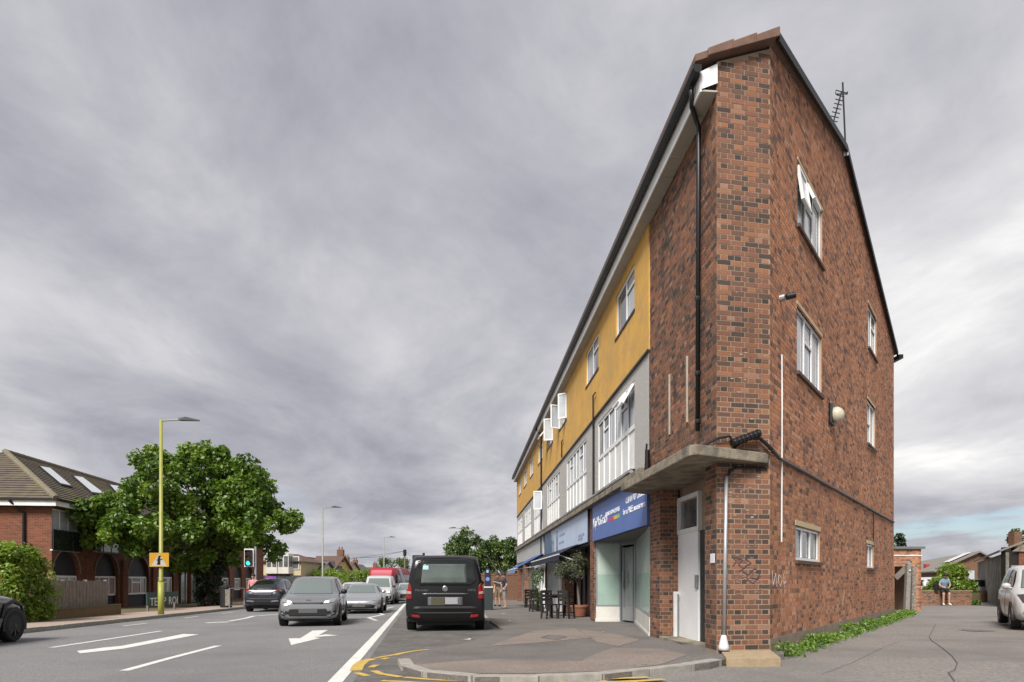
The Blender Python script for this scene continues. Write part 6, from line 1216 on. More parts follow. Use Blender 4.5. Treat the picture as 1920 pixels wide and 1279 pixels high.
# ------------------------------------------------------------------ houses down the road
def house(name, label, px0, px1, Z, py_eave, py_ridge, wall, roof, style='side', depth=8, wins=(), chim=None, group=None, rot=0, base=-.9):
    x0, x1 = XatZ(px0, Z), XatZ(px1, Z); w = x1-x0; ze = H+(HY-py_eave)/FPX*Z; zr = H+(HY-py_ridge)/FPX*Z; cx = (x0+x1)/2
    t = thing(name, label, 'house', (cx, Z, base), rot, group=group); e0 = ze-base; r0 = zr-base; m = MB()
    if style == 'side':   # ridge runs left-right
        m.box((-w/2, 0, -.3), (w/2, depth, e0)); m.add([(-w/2, 0, e0), (-w/2, depth, e0), (-w/2, depth/2, r0-.05)], [(0, 1, 2)]); m.add([(w/2, 0, e0), (w/2, depth, e0), (w/2, depth/2, r0-.05)], [(0, 1, 2)]); m.build('wall', wall, t, local=True)
        q = MB(); o = .35; q.add([(-w/2-o, -o, e0-.12), (w/2+o, -o, e0-.12), (w/2+o, depth/2, r0), (-w/2-o, depth/2, r0), (w/2+o, depth+o, e0-.12), (-w/2-o, depth+o, e0-.12)], [(0, 1, 2, 3), (3, 2, 4, 5)]); 
    elif style == 'hip':
        m.box((-w/2, 0, -.3), (w/2, depth, e0)); m.build('wall', wall, t, local=True); q = MB(); o = .4; i = min(w, depth)*.42
        q.add([(-w/2-o, -o, e0), (w/2+o, -o, e0), (w/2+o, depth+o, e0), (-w/2-o, depth+o, e0), (-w/2+i, depth/2, r0), (w/2-i, depth/2, r0)], [(0, 1, 5, 4), (1, 2, 5), (2, 3, 4, 5), (3, 0, 4), (3, 2, 1, 0)])
    else:                  # gable end faces us
        m.box((-w/2, 0, -.3), (w/2, depth, e0)); m.add([(-w/2, 0, e0), (w/2, 0, e0), (0, 0, r0-.1)], [(0, 1, 2)]); m.build('wall', wall, t, local=True); q = MB(); o = .35
        q.add([(-w/2-o, -o, e0-.15), (0, -o, r0), (0, depth, r0), (-w/2-o, depth, e0-.15), (w/2+o, -o, e0-.15), (w/2+o, depth, e0-.15)], [(0, 1, 2, 3), (1, 4, 5, 2)])
    ro_ = q.build('roof', roof, t, local=True); sm = ro_.modifiers.new('thick', 'SOLIDIFY'); sm.thickness = .14; sm.offset = -1
    for (u, v0, v1, ww) in wins:
        cxw = -w/2+w*u; q = MB(); q.box((cxw-ww/2, -.10, v0), (cxw+ww/2, -.005, v1)); wo = q.build('window', M_WHITE, t, local=True); q = MB(); k = max(1, int(ww/.7))
        for i in range(k): a = cxw-ww/2+.08+i*(ww-.08)/k; q.box((a, -.112, v0+.08), (a+(ww-.08)/k-.08, -.102, v1-.08))
        q.build('pane', M_GLASS, wo, local=True)
    if chim: 
        q = MB(); c0 = -w/2+w*chim; q.box((c0-.45, depth/2-.35, r0-.9), (c0+.45, depth/2+.35, r0+.9)); ch = q.build('chimney', M_BTEX2, ro_, local=True)
        for dx in (-.2, .2): q = MB(); q.lathe([(.12, 0), (.1, .4)], 8, (c0+dx, depth/2, r0+.9)); q.build('chimney_pot', M_TERRA, ch, local=True)
    return t
CREAM = mat('cream_render', (.52, .44, .27), (.44, .37, .23), 2, .85); WREN = mat('white_render', (.60, .58, .53), (.52, .50, .46), 2, .85); TB = mat('house_tile_brown', (.115, .068, .052), (.085, .052, .042), 2.5, .9, .3, 12); TB2 = mat('house_tile_grey', (.12, .10, .092), (.09, .078, .072), 2.5, .9, .3, 12); YEL2 = mat('house_yellow', (.55, .42, .15), (.48, .36, .13), 2, .85)
M_FASC = mat('shop_fascia_dark', (.03, .035, .04), (.06, .06, .06), 3, .6)
h1 = house('bay_window_house', 'cream house with white bay windows and brown hipped roof beside the tree', 492, 564, 74, 1053, 1036, CREAM, TB, 'hip', 9, [(.32, 3.3, 5.0, 1.6), (.62, 3.3, 5.0, 1.6), (.85, 3.4, 4.9, 1.0)])
for u in (.30, .60):
    w = XatZ(564, 74)-XatZ(492, 74); cx_ = -w/2+w*u; m = MB(); m.prism([(cx_-.95, 0), (cx_-.6, -.7), (cx_+.6, -.7), (cx_+.95, 0)], 2.9, 5.2); bw_ = m.build('bay', WREN, h1, local=True)
    for a, b in (((cx_-.9, -.06), (cx_-.62, -.70)), ((cx_-.56, -.72), (cx_-.04, -.72)), ((cx_+.04, -.72), (cx_+.56, -.72)), ((cx_+.62, -.70), (cx_+.9, -.06))):
        q = MB(); f = Fr(a, Vector(b)-Vector(a), (0, -1)); q.fbox(f, .05, (Vector(b)-Vector(a)).length-.05, 0, .03, 3.7, 4.9); q.build('pane', M_GLASS, bw_, local=True)
m = MB(); w = XatZ(564, 74)-XatZ(492, 74); m.box((-w/2, -.4, 1.9), (w/2, -.02, 2.7)); m.build('shop_fascia', M_FASC, h1, local=True); m = MB(); m.box((-w*.38, -.5, 2.0), (-w*.1, -.41, 2.6)); m.build('purple_sign', mat('sign_purple', (.08, .04, .3), (.35, .1, .3), 1.2, .5), h1, local=True)
house('low_shop', 'pale low shop with grey tiled roof beyond the bay-window house', 563, 598, 80, 1069, 1051, WREN, TB2, 'side', 7, [(.3, 1.0, 2.4, 1.2), (.7, 1.0, 2.4, 1.2)], group='houses down the road'); house('gabled_house', 'house with broad brown roof and cream gable behind the low shop', 580, 626, 88, 1064, 1040, YEL2, TB, 'side', 9, [(.75, 2.2, 3.6, 1.2)], chim=.92, group='houses down the road')
house('cream_gable_house', 'narrow cream gable end beside the broad brown roof', 594, 613, 84, 1068, 1050, WREN, TB2, 'gable', 8, [(.5, 1.2, 2.6, 1.2)], group='houses down the road'); house('far_house', 'distant house with chimney above the roadside hedge, nearest the brown roof', 626, 652, 112, 1066, 1052, CREAM, TB, 'side', 8, [(.3, 2.5, 4, 1.2), (.7, 2.5, 4, 1.2)], chim=.5, group='houses down the road'); house('far_house', 'distant cream house in the middle of the far roofline', 648, 678, 128, 1070, 1057, CREAM, TB2, 'gable', 8, [(.5, 3, 4.4, 1.4)], chim=.3, group='houses down the road'); house('far_house', 'most distant brown-roofed house by the red bus', 676, 716, 140, 1075, 1063, WREN, TB, 'side', 8, [(.3, 2.5, 4, 1.3), (.7, 2.5, 4, 1.3)], chim=.5, group='houses down the road')
house('yellow_stack_house', 'yellow-fronted house whose gable peeps over the low shop', 558, 576, 98, 1060, 1043, YEL2, TB, 'gable', 8, [(.5, 3, 4.4, 1.3)], group='houses down the road')
# brick return at the end of the arched building (beside traffic light)
# boundary wall behind the two men
bw = thing('boundary_wall', 'red-brown brick wall behind the two men on the pavement', 'wall', gnd(XatZ(925, 49), 49)); fr = Fr((XatZ(860, 49.5), 49.5), (1, 0), (0, -1)); Lb = XatZ(972, 49.5)-XatZ(860, 49.5)
q = MB(); q.fbox(fr, 0, Lb, -.22, 0, -1, H+(HY-1078)/FPX*49.5); q.build('wall_body', M_BTEX2, bw); zz = H+(HY-1078)/FPX*49.5; q = MB(); q.fbox(fr, -.02, Lb+.02, -.26, .04, zz, zz+.08); q.build('coping', M_TERRA, bw)
# ------------------------------------------------------------------ yard on the right
ob = thing('brick_outhouse', 'flat-roofed brick outhouse against the rear of the corner building', 'outhouse', gnd(XatZ(1705, 27), 27)); OZ = 27.0
x0, x1 = XatZ(1668, OZ), XatZ(1727, OZ); OF = Fr((x0, OZ), (1, 0), (0, -1)); OL = x1-x0; oz1 = H+(HY-1024)/FPX*OZ; gapz = H+(HY-1062)/FPX*OZ; ga, gb = OF.sz(1677)[0], OF.sz(1699)[0]
m = MB(); m.plate(OF, [[(0, -.5), (ga, -.5), (ga, gapz), (gb, gapz), (gb, -.5), (OL, -.5), (OL, oz1-.12), (0, oz1-.12)]], 0); m.fbox(Fr((x1, OZ), (0, 1), (1, 0)), 0, 4, -.1, 0, -.5, oz1-.12); ow = m.build('wall', M_MORTARG, ob)
brick_mesh('brickwork', OF, bond(0, OL, -.1, oz1-.13, [(ga, gb, -1, gapz)]), M_BRICKG, ow)['kind'] = 'stuff'
m = MB(); m.fbox(OF, -.1, OL+.12, -4, .1, oz1-.12, oz1-.02); m.build('flat_roof', mat('felt_roof', (.10, .11, .11), (.14, .15, .15), 4, .8), ob)
m = MB(); m.fbox(OF, 0, OL+.02, .0, .03, oz1-.42, oz1-.37); m.build('pale_cable', M_WPAINT, ob)
m = MB(); m.fbox(OF, ga, gb, -1.6, -1.5, -.5, gapz); m.build('dark_interior', M_WOODD, ob)
m = MB(); m.beam(OF.p(ga+.02, .03, gapz-.5), OF.p(gb-.05, .05, gapz-.08), .22, .05, up=(0, -1, 0)); m.build('loose_plank', M_WOOD, ob)
gp_ = thing('gate_post', 'tall grey concrete gate post before the brick outhouse', 'post', gnd(XatZ(1701, 25.6), 25.6)); b = P(1699, 1140, 25.6); t = P(1703, 1057, 25.6)
m = MB(); m.add([(t.x+dx*.075 if z else b.x+dx*.085, 25.6+dy*.08, (t.z if z else zg(b.x, 25.6)-.2)) for z in (0, 1) for dx, dy in ((-1, -1), (1, -1), (1, 1), (-1, 1))]+[(t.x, 25.6, t.z+.1)], [(0, 1, 5, 4), (1, 2, 6, 5), (2, 3, 7, 6), (3, 0, 4, 7), (4, 5, 8), (5, 6, 8), (6, 7, 8), (7, 4, 8)]); m.build('shaft', mat('old_concrete', (.20, .185, .165), (.27, .25, .225), 8, .95, .5, 40), gp_)
m = MB(); m.ball((t.x, 25.49, t.z-.28), .04, 8); m.build('bolt', M_WPAINT, gp_)
g2 = thing('gate_post', 'shorter peeling gate post with whitish flakes beside the outhouse corner', 'post', gnd(XatZ(1712, 26), 26)); b = P(1711, 1135, 26); t = P(1712.5, 1062, 26); m = MB(); m.beam((b.x, 26, zg(b.x, 26)-.2), t, .16, .16, up=(0, 1, 0)); m.build('shaft', mat('peeling_post', (.32, .28, .24), (.10, .08, .065), 14, .95, .5, 40), g2)
# planter
PZ = 33.5; px0, px1 = XatZ(1722, PZ), XatZ(1822, PZ); pw = thing('brick_planter', 'low brick planter wall with a green bush and a seated person', 'planter', gnd((px0+px1)/2, PZ)); ptop = H+(HY-1107)/FPX*PZ
PF = Fr((px0, PZ), (1, 0), (0, -1)); PL = px1-px0; PR = Fr((px1, PZ), (.45, 1), (1, -.45)); M_PL = mat('planter_wall', (.16, .115, .085), (.21, .14, .10), 6, .95, .4, 40)
m = MB(); m.fbox(PF, 0, PL, -.22, 0, -.6, ptop-.06); m.fbox(PR, 0, 2.6, -.22, 0, -.6, ptop-.061); m.fbox(Fr((px0, PZ+2.3), (1, 0), (0, -1)), 0, PL+1, -.2, 0, -.6, ptop-.06); pwo = m.build('wall', M_MORTARG, pw)
brick_mesh('brickwork', PF, bond(0, PL, -.3, ptop-.06), M_BRICK, pwo)['kind'] = 'stuff'; brick_mesh('brickwork', PR, bond(0, 2.6, -.3, ptop-.06), M_BRICKG, pwo)['kind'] = 'stuff'
m = MB(); m.fbox(PF, -.02, PL+.03, -.25, .03, ptop-.06, ptop); m.fbox(PR, -.0, 2.6, -.25, .03, ptop-.061, ptop-.002); m.build('coping', mat('coping_buff', (.22, .17, .13), (.27, .19, .13), 5, .95), pw)
m = MB(); m.box((px0+.1, PZ+.2, -.5), (px1+.6, PZ+2.2, ptop-.15)); m.build('soil', M_SOIL, pw)
hedge('planter_bush', 'bright green bush growing in the brick planter', (XatZ(1756, PZ+1), PZ+.5, ptop-.2), (XatZ(1812, PZ+1), PZ+1.8, ptop+.5), 5000, .06, L_HEDGE, cat='bush', seed=61, k=80, clump=.24)
hedge('tall_planter_bush', 'taller green crown rising at the middle of the planter', (XatZ(1779, PZ+1), PZ+.5, ptop+.2), (XatZ(1800, PZ+1), PZ+1.8, ptop+1.12), 2600, .07, L_HEDGE, cat='bush', seed=62, k=36, clump=.33)
gt = [G(a, b) for a, b in ((1812, 1134), (1822, 1134), (1832, 1134))]; weeds('weeds', [tuple(p) for p in gt], 900, .3, .12, .05, 9, 'grass tuft at the right corner of the planter')
bs_ = gnd(XatZ(1870, 45), 45); lw = thing('yard_wall', 'low brown wall in front of the parked cars by the shed', 'wall', bs_); LWF = Fr((XatZ(1826, 39), 39), (1, 0), (0, -1)); m = MB(); m.fbox(LWF, 0, XatZ(1884, 39)-XatZ(1826, 39), -.22, 0, -.5, H+(HY-1108)/FPX*39); m.build('wall_body', M_BTEX2, lw)
# long workshop with gable
WZ = 52.0; wk = thing('brick_workshop', 'long brick workshop with grey roof and pale skylight strip', 'workshop', gnd(XatZ(1800, WZ), WZ))
def wq(px, py, Z=WZ): return P(px, py, Z)
apex = wq(1832, 1036); le = wq(1757, 1069); re = wq(1880, 1062); back = Vector((12.7, 27.4, 0)); bz = -1.2
m = MB(); m.add([(le.x, WZ, bz), (re.x, WZ, bz), re, apex, le], [(0, 1, 2, 3, 4)]); m.add([(le.x, WZ, bz), le, le+back, Vector((le.x, WZ, bz))+back], [(0, 1, 2, 3)]); m.build('wall', M_BTEX2, wk)
up_ = Vector((0, 0, .12)); of = Vector((0, -.35, 0)); lo = (le-apex).normalized()*.5; ro_ = (re-apex).normalized()*.5
M_CORR = mat('fibre_cement_roof', (.165, .15, .135), (.21, .195, .175), 3, .95, .4, 20)
m = MB()
for a, b in ((apex, le+lo), (apex, re+ro_)):
    q0, q1, q2, q3 = a+of, b+of, b+back, a+back; m.add([q0, q1, q2, q3, q0+up_, q1+up_, q2+up_, q3+up_], [(0, 1, 2, 3), (7, 6, 5, 4), (0, 4, 5, 1), (1, 5, 6, 2), (2, 6, 7, 3), (3, 7, 4, 0)])
rf_ = m.build('roof', M_CORR, wk); nrm = (le-apex).cross(back).normalized(); nrm = nrm if nrm.z > 0 else -nrm
a = apex.lerp(le, .06)+of*.2+back*.05; b = apex.lerp(le, .62)+of*.2+back*.05; bk = back*.09; m = MB(); m.add([p+up_*1.1+nrm*.03 for p in (a, b, b+bk, a+bk)]+[p+up_*1.1+nrm*.07 for p in (a, b, b+bk, a+bk)], [(4, 5, 6, 7), (0, 1, 5, 4), (1, 2, 6, 5), (2, 3, 7, 6), (3, 0, 4, 7)]); m.build('skylight_strip', mat('skylight_pale', (.62, .62, .60), (.5, .5, .48), 3, .4), rf_)
m = MB(); p = le+(apex-le)*.25+back*.33; m.box((p.x-.18, p.y-.18, p.z-.6), (p.x+.18, p.y+.18, p.z+.35)); m.build('red_flue', mat('red_paint', (.35, .03, .03), None, rough=.6), rf_)
m = MB(); p0 = wq(1815, 1094, WZ-.05); p1 = wq(1826, 1070, WZ-.05); m.box((p0.x, WZ-.12, p0.z), (p1.x, WZ-.03, p1.z)); m.build('white_window', M_SKYPANE, wk)
# concrete panel shed receding from the right edge
sA = Vector((XatZ(1886, 30), 30)); sB = Vector((XatZ(1833, 46), 46)); SF = Fr(sA, sB-sA, (-(sB-sA).y, (sB-sA).x)); SLn = (sB-sA).length
if SF.n.x > 0: SF = Fr(sA, sB-sA, ((sB-sA).y, -(sB-sA).x))
sh = thing('concrete_shed', 'weathered dark concrete-panel shed on the far right of the yard', 'shed', gnd(*((sA+sB)/2))); sz0 = H+(HY-1036)/FPX*30; sz1 = H+(HY-1055)/FPX*46
M_SH = mat('shed_panel', (.13, .115, .10), (.30, .27, .235), 2.6, .95, .6, 30, c3=(.11, .115, .075), scale3=.8)
n = 6
for i in range(n):
    a, b = SLn*i/n, SLn*(i+1)/n; za, zb = sz0+(sz1-sz0)*i/n, sz0+(sz1-sz0)*(i+1)/n; m = MB(); m.slab(SF, [(a+.015, -.8), (b-.015, -.8), (b-.015, zb), (a+.015, za)], -.12, random.uniform(-.004, .006)); m.build('wall_panel', M_SH, sh)
gx = XatZ(1990, 30); m = MB(); m.box((sA.x, 30.02, -.8), (XatZ(1896, 30), 30.3, sz0+.25)); m.build('dark_door', M_WOODD, sh); m = MB(); m.box((XatZ(1896, 30), 30.0, -.8), (gx, 30.3, H+(HY-1060)/FPX*30)); m.build('steel_shutter', mat('grey_shutter', (.16, .18, .20), (.2, .22, .24), 2, .6), sh)
m = MB(); m.box((XatZ(1896, 30), 30.05, H+(HY-1060)/FPX*30), (XatZ(1911, 30), 30.3, H+(HY-1034)/FPX*30)); m.build('dark_opening', M_WOODD, sh); m = MB(); m.box((XatZ(1911, 30), 30.0, H+(HY-1060)/FPX*30), (gx, 30.3, H+(HY-1034)/FPX*30)); m.build('brick_panel', M_BTEX, sh)
rp = [SF.p(-.2, .25, sz0+.02), SF.p(SLn, .25, sz1+.02)]; ap = P(1925, 1016, 30); ap2 = ap+Vector(((sB-sA).x, (sB-sA).y, sz1-sz0)); m = MB(); pts = [rp[0], rp[1], ap2, ap]; m.add(pts+[p+Vector((0, 0, .1)) for p in pts], [(3, 2, 1, 0), (4, 5, 6, 7), (0, 1, 5, 4), (1, 2, 6, 5), (2, 3, 7, 6), (3, 0, 4, 7)]); m.build('roof', M_CORR, sh)
m = MB(); m.add([(XatZ(1894, 30), 29.9, H+(HY-1034)/FPX*30), (gx, 29.9, H+(HY-1034)/FPX*30), (gx, 29.9, ap.z-.0), (ap.x, 29.9, ap.z)], [(0, 1, 2, 3)]); m.build('gable_board', M_CONC, sh)
m = MB(); pz = P(1909, 1024, 33); m.box((pz.x-.2, 33, pz.z-.3), (pz.x+.2, 33.4, pz.z+.75)); m.build('chimney', M_BTEX2, sh)
tree('far_tree', 'tree top rising behind the shed roof at the right edge', gnd(XatZ(1918, 60), 60), [(tq(1916, 1012, 60), (.9, 1, 1.0), 14, .4)], 1800, .11, L_BACK, .15, (XatZ(1918, 60), 60, 3.4), limbs=8, seed=71)
cf = gnd(XatZ(1681, 44), 44); tree('conifer', 'spiky dark conifer top behind the outhouse', cf, [((cf.x, 44, 3.1), (.5, .5, 1.2), 14, .3), ((cf.x+.3, 44, 4.0), (.25, .3, .5), 6, .2)], 1500, .09, L_DARK, .12, (cf.x, 44, 3.0), limbs=8, seed=73)
# ------------------------------------------------------------------ terrace in front of shop two
ot = G(1086, 1157, PO); OT = thing('potted_olive_tree', 'olive tree in a terracotta bowl outside the shop', 'potted tree', ot)
sc_ = FPX/ot.y; R0 = 17/sc_; m = MB(); m.lathe([(R0*.62, 0), (R0*.72, .04), (R0*.95, .28), (R0*1.05, .34), (R0*1.05, .40), (R0*.93, .40), (R0*.90, .33)], 24, ot); m.build('pot', M_TERRA, OT, smooth=False)
m = MB(); m.lathe([(.01, .34), (R0*.9, .34)], 20, ot); m.build('soil', M_SOIL, OT)
tp0 = ot+Vector((0, 0, .3)); fk = P(1083, 1085, ot.y); cents = []; rd = random.Random(4)
for i in range(46):
    a = rd.uniform(0, math.tau); r = math.sqrt(rd.random()); cents.append((P(1072+34*r*math.cos(a), 1057+24*r*math.sin(a)+rd.uniform(-4, 8), ot.y)+Vector((0, rd.uniform(-.5, .4), 0))))
branchy(OT, tp0, cents[:22], .045, fk, mat('olive_bark', (.17, .15, .125), (.12, .105, .09), 9, .9), seed=9); leaves('crown', cents, [.21]*len(cents), 7500, .036, L_OLIVE, OT, seed=9, aspect=.28, shell=.2)
def chair_proto():
    t = thing('terrace_chair', 'x', 'chair', (0, 0, 0), group='dark chairs on the terrace'); m = MB(); m.box((-.2, -.2, .43), (.2, .2, .47)); m.build('seat', M_WOODD, t, local=True, bevel=.008)
    for sx in (-1, 1):
        for sy in (-1, 1): m = MB(); m.beam((sx*.19, sy*.19, 0), (sx*.17, sy*.17, .43), .05, .05); m.build('leg', M_WOODD, t, local=True)
        m = MB(); m.beam((sx*.18, .18, .46), (sx*.17, .24, .88), .05, .045); m.build('back_post', M_WOODD, t, local=True)
        m = MB(); m.beam((sx*.18, -.18, .2), (sx*.18, .18, .2), .02, .03); m.build('stretcher', M_WOODD, t, local=True)
    for z in (.60, .72, .85): m = MB(); m.beam((-.17, .205+(z-.46)*.09, z), (.17, .205+(z-.46)*.09, z), .02, .09); m.build('back_slat', M_WOODD, t, local=True)
    return t
def table_proto():
    t = thing('terrace_table', 'x', 'table', (0, 0, 0), group='dark tables on the terrace'); m = MB(); m.box((-.36, -.36, .71), (.36, .36, .75)); m.build('tabletop', M_WOODD, t, local=True, bevel=.006)
    for sx in (-1, 1):
        for sy in (-1, 1): m = MB(); m.beam((sx*.31, sy*.31, 0), (sx*.31, sy*.31, .71), .05, .05); m.build('leg', M_WOODD, t, local=True)
    m = MB(); m.box((-.3, -.3, .64), (.3, .3, .705)); m.build('apron', M_WOODD, t, local=True); return t
cp0, tp_0 = chair_proto(), table_proto(); first = True
for i, (a, b, rz, lb) in enumerate(((1062, 1160, 2.6, 'dark wooden chair nearest the olive tree pot'), (1030, 1160, .4, 'dark wooden chair left of the near terrace table'), (1004, 1147, .3, 'dark wooden chair between the two terrace tables'), (993, 1139, 2.9, 'farthest dark chair by the white folding doors'))):
    o = cp0 if i == 0 else copy_tree(cp0); p = G(a, b, PO); o.location = p; o.rotation_euler = (0, 0, rz); o['label'] = lb
for i, (a, b, lb) in enumerate(((1046, 1156, 'near dark wooden table on the terrace'), (1012, 1143, 'farther dark wooden table on the terrace'))):
    o = tp_0 if i == 0 else copy_tree(tp_0); o.location = G(a, b, PO); o.rotation_euler = (0, 0, .1); o['label'] = lb
# climbing plants on a screen
s0, s1 = UN[2]+2.0, UN[3]-.3; scr = thing('plant_screen', 'white slatted screen with climbing plants at the terrace end', 'screen', FA.p((s0+s1)/2, .55, zg(1, 28)+.1))
for i in range(10): a = s0+(s1-s0)*i/9; m = MB(); m.fbox(FA, a, a+.06, .50, .53, -.2, 1.75); m.build('slat', M_WHITE, scr)
for z in (-.05, .8, 1.7): m = MB(); m.fbox(FA, s0-.03, s1+.09, .47, .50, z, z+.06); m.build('rail', M_WHITE, scr)
cs_ = [FA.p(random.uniform(s0, s1), .58, random.uniform(.0, 1.6)) for _ in range(30)]; leaves('climber', cs_, [.17]*30, 2600, .035, L_BACK, scr, seed=12)
m = MB(); m.fbox(FA, s0, s1, .45, .75, -.35, .1); m.build('trough', M_WOODD, scr)
# pay machine
pm_ = G(916, 1144, PO); pk = thing('ticket_machine', 'dark green parking ticket machine with a navy head beside the van', 'ticket machine', pm_); k = pm_.y/FPX; w = 8.0*k; h1 = 42*k
m = MB(); m.box((pm_.x-w, pm_.y-.02, pm_.z), (pm_.x+w, pm_.y+.35, pm_.z+h1)); m.build('cabinet', mat('cabinet_green', (.015, .025, .024), (.02, .032, .03), 4, .5), pk, bevel=.02)
m = MB(); m.box((pm_.x-w*1.05, pm_.y-.04, pm_.z+h1), (pm_.x+w*1.05, pm_.y+.36, pm_.z+h1+.05)); m.build('shelf', M_WPAINT, pk); m = MB(); pts = [(-.75, 0), (.75, 0), (.8, 26*k), (.5, 33*k), (0, 36*k), (-.5, 33*k), (-.8, 26*k)]
m.add([(pm_.x-w*.2+a*w*.9, pm_.y+.03+yy, pm_.z+h1+.05+b) for yy in (0, .28) for a, b in pts], [tuple(range(7))[::-1], tuple(range(7, 14))]+[(i, (i+1) % 7, (i+1) % 7+7, i+7) for i in range(7)]); m.build('head', mat('machine_navy', (.010, .014, .04), None, rough=.4), pk)
m = MB(); m.m = Matrix.Translation((pm_.x-w*.2, pm_.y+.02, pm_.z+h1+.05+14*k)) @ Matrix.Rotation(math.pi/2, 4, 'X'); m.lathe([(3.8*k, -.005), (3.8*k, .006)], 20); m.m = None; m.build('blue_roundel', mat('roundel_blue', (.12, .22, .45), None, rough=.5), pk); m = MB(); m.box((pm_.x-w*.5, pm_.y+.012, pm_.z+h1+.05+26*k), (pm_.x, pm_.y+.03, pm_.z+h1+.05+31*k)); m.build('screen', mat('machine_screen', (.35, .42, .5), None, rough=.2), pk)
# ------------------------------------------------------------------ people
SKIN = mat('skin', (.42, .25, .17), None, rough=.55); HAIR = mat('hair_dark', (.015, .011, .009), None, rough=.7)
def person(label, base, face, joints, shirt, shorts, shoes, scale=1.0, leg_skin=True):
    """joints: dict of points (forward, left, up); builds one continuous body"""
    J = {k: Vector(v)*scale for k, v in joints.items()}
    t = thing('person', label, 'person', base, face)
    segs = [('pelvis', 'waist', .125, .115, 'B', 1.25), ('waist', 'chest', .115, .135, 'A', 1.3), ('chest', 'neckb', .135, .075, 'A', 1.35), ('neckb', 'head0', .05, .055, 'S', 1), ('head0', 'head1', .078, .092, 'S', .9), ('head1', 'head2', .092, .07, 'S', .9)]
    for sd in 'LR': segs += [('chest', 'sh'+sd, .09, .07, 'A', 1), ('sh'+sd, 'el'+sd, .06, .045, 'A', 1), ('el'+sd, 'wr'+sd, .042, .03, 'S', 1), ('wr'+sd, 'ha'+sd, .032, .036, 'S', 1), ('pelvis', 'hip'+sd, .12, .105, 'B', 1), ('hip'+sd, 'kn'+sd, .105, .075, 'B', 1), ('kn'+sd, 'an'+sd, .062, .04, 'S', 1), ('an'+sd, 'to'+sd, .048, .042, 'F', 1)]
    V = []; F = []; bones = []
    for a, b, r0, r1, mk, wd in segs:
        A1, B1 = J[a], J[b]; m = MB(); n = 7; d = B1-A1; m.tube([A1-d.normalized()*r0*.5*scale, A1, A1+d*.5, B1, B1+d.normalized()*r1*.5*scale], [r0*.5*scale, r0*scale, (r0+r1)/2*scale, r1*scale, r1*.5*scale], 10)
        pts = [Vector(p) for p in m.v]
        if wd != 1: pts = [Vector((p.x*(.85 if wd > 1 else 1), ((p.y-A1.y)*wd+A1.y), p.z)) if mk in 'AB' and a in ('pelvis', 'waist', 'chest') else p for p in pts]
        o_ = len(V); V += [tuple(p) for p in pts]; F += [tuple(i+o_ for i in f) for f in m.f]; bones.append((A1, B1, mk, (r0+r1)/2*scale))
    for sd in 'LR':      # fingers and thumb
        h, w = J['ha'+sd], J['wr'+sd]; d = (h-w).normalized(); side = d.cross(Vector((1, 0, 0)) if abs(d.x) < .8 else Vector((0, 0, 1))).normalized()
        for i in range(5):
            l = (.07, .08, .085, .075, .055)[i]*scale; st = h+side*(i-2)*.017*scale if i else w+(h-w)*.4+side*-.03*scale; dd = d if i else (d*.7-side*.7).normalized(); m = MB(); m.tube([st, st+dd*l*.55, st+dd*l+Vector((0, 0, -.012))], .0095*scale, 6); o_ = len(V); V += m.v; F += [tuple(k+o_ for k in f) for f in m.f]
        bones.append((h, h+d*.1, 'S', .02))
    me = bpy.data.meshes.new('tmp'); me.from_pydata(V, [], F); o = bpy.data.objects.new('tmp', me); COL.objects.link(o); r = o.modifiers.new('r', 'REMESH'); r.mode = 'VOXEL'; r.voxel_size = .016; s_ = o.modifiers.new('s', 'SMOOTH'); s_.iterations = 3
    dg = bpy.context.evaluated_depsgraph_get(); dg.update(); nm = bpy.data.meshes.new_from_object(o.evaluated_get(dg)); bpy.data.objects.remove(o); nm.name = 'body'
    nm.materials.clear(); keys = {'S': 0, 'A': 1, 'B': 2, 'F': 3}
    for mt in (SKIN, shirt, shorts, shoes): nm.materials.append(mt)
    for p in nm.polygons:
        c = p.center; best = None
        for A1, B1, mk, rr in bones:
            d = B1-A1; u = max(0, min(1, (c-A1).dot(d)/max(d.length_squared, 1e-9))); q = (c-(A1+d*u)).length-rr
            if mk == 'A' and A1 in (J['shL'], J['shR']) and u > .75: mkk = 'S'
            elif mk == 'B' and (B1 == J['knL'] or B1 == J['knR']) and u > .97: mkk = 'S'
            else: mkk = mk
            if best is None or q < best[0]: best = (q, mkk)
        p.material_index = keys[best[1]]
    nm.shade_smooth(); link('body', nm, t)
    h1 = J['head1']; hd = (J['head2']-J['head0']).normalized(); fwd = Vector((1, 0, 0)); fwd = (fwd-hd*fwd.dot(hd)).normalized()
    m = MB(); m.ball(h1+hd*.045*scale-fwd*.02*scale, .118*scale, 12, (.95, .88, .95)); m.build('hair', HAIR, t, local=True, smooth=True)
    m = MB(); m.ball(h1+fwd*.095*scale-hd*.02*scale, .018*scale, 6, (1.1, .7, 1.4)); m.build('nose', SKIN, t, local=True)
    lf = hd.cross(fwd)
    for sg in (-1, 1): m = MB(); m.ball(h1+fwd*.08*scale+lf*.033*sg*scale+hd*.005*scale, .011*scale, 6); m.build('eye', HAIR, t, local=True); m = MB(); m.ball(h1+lf*.084*sg*scale-hd*.015*scale, .022*scale, 6, (.8, .5, 1.3)); m.build('ear', SKIN, t, local=True)
    m = MB(); m.beam(h1+fwd*.088*scale-hd*.06*scale-lf*.02*scale, h1+fwd*.088*scale-hd*.06*scale+lf*.02*scale, .008, .008); m.build('mouth', mat('lips', (.28, .10, .08), None, rough=.6), t, local=True); return t
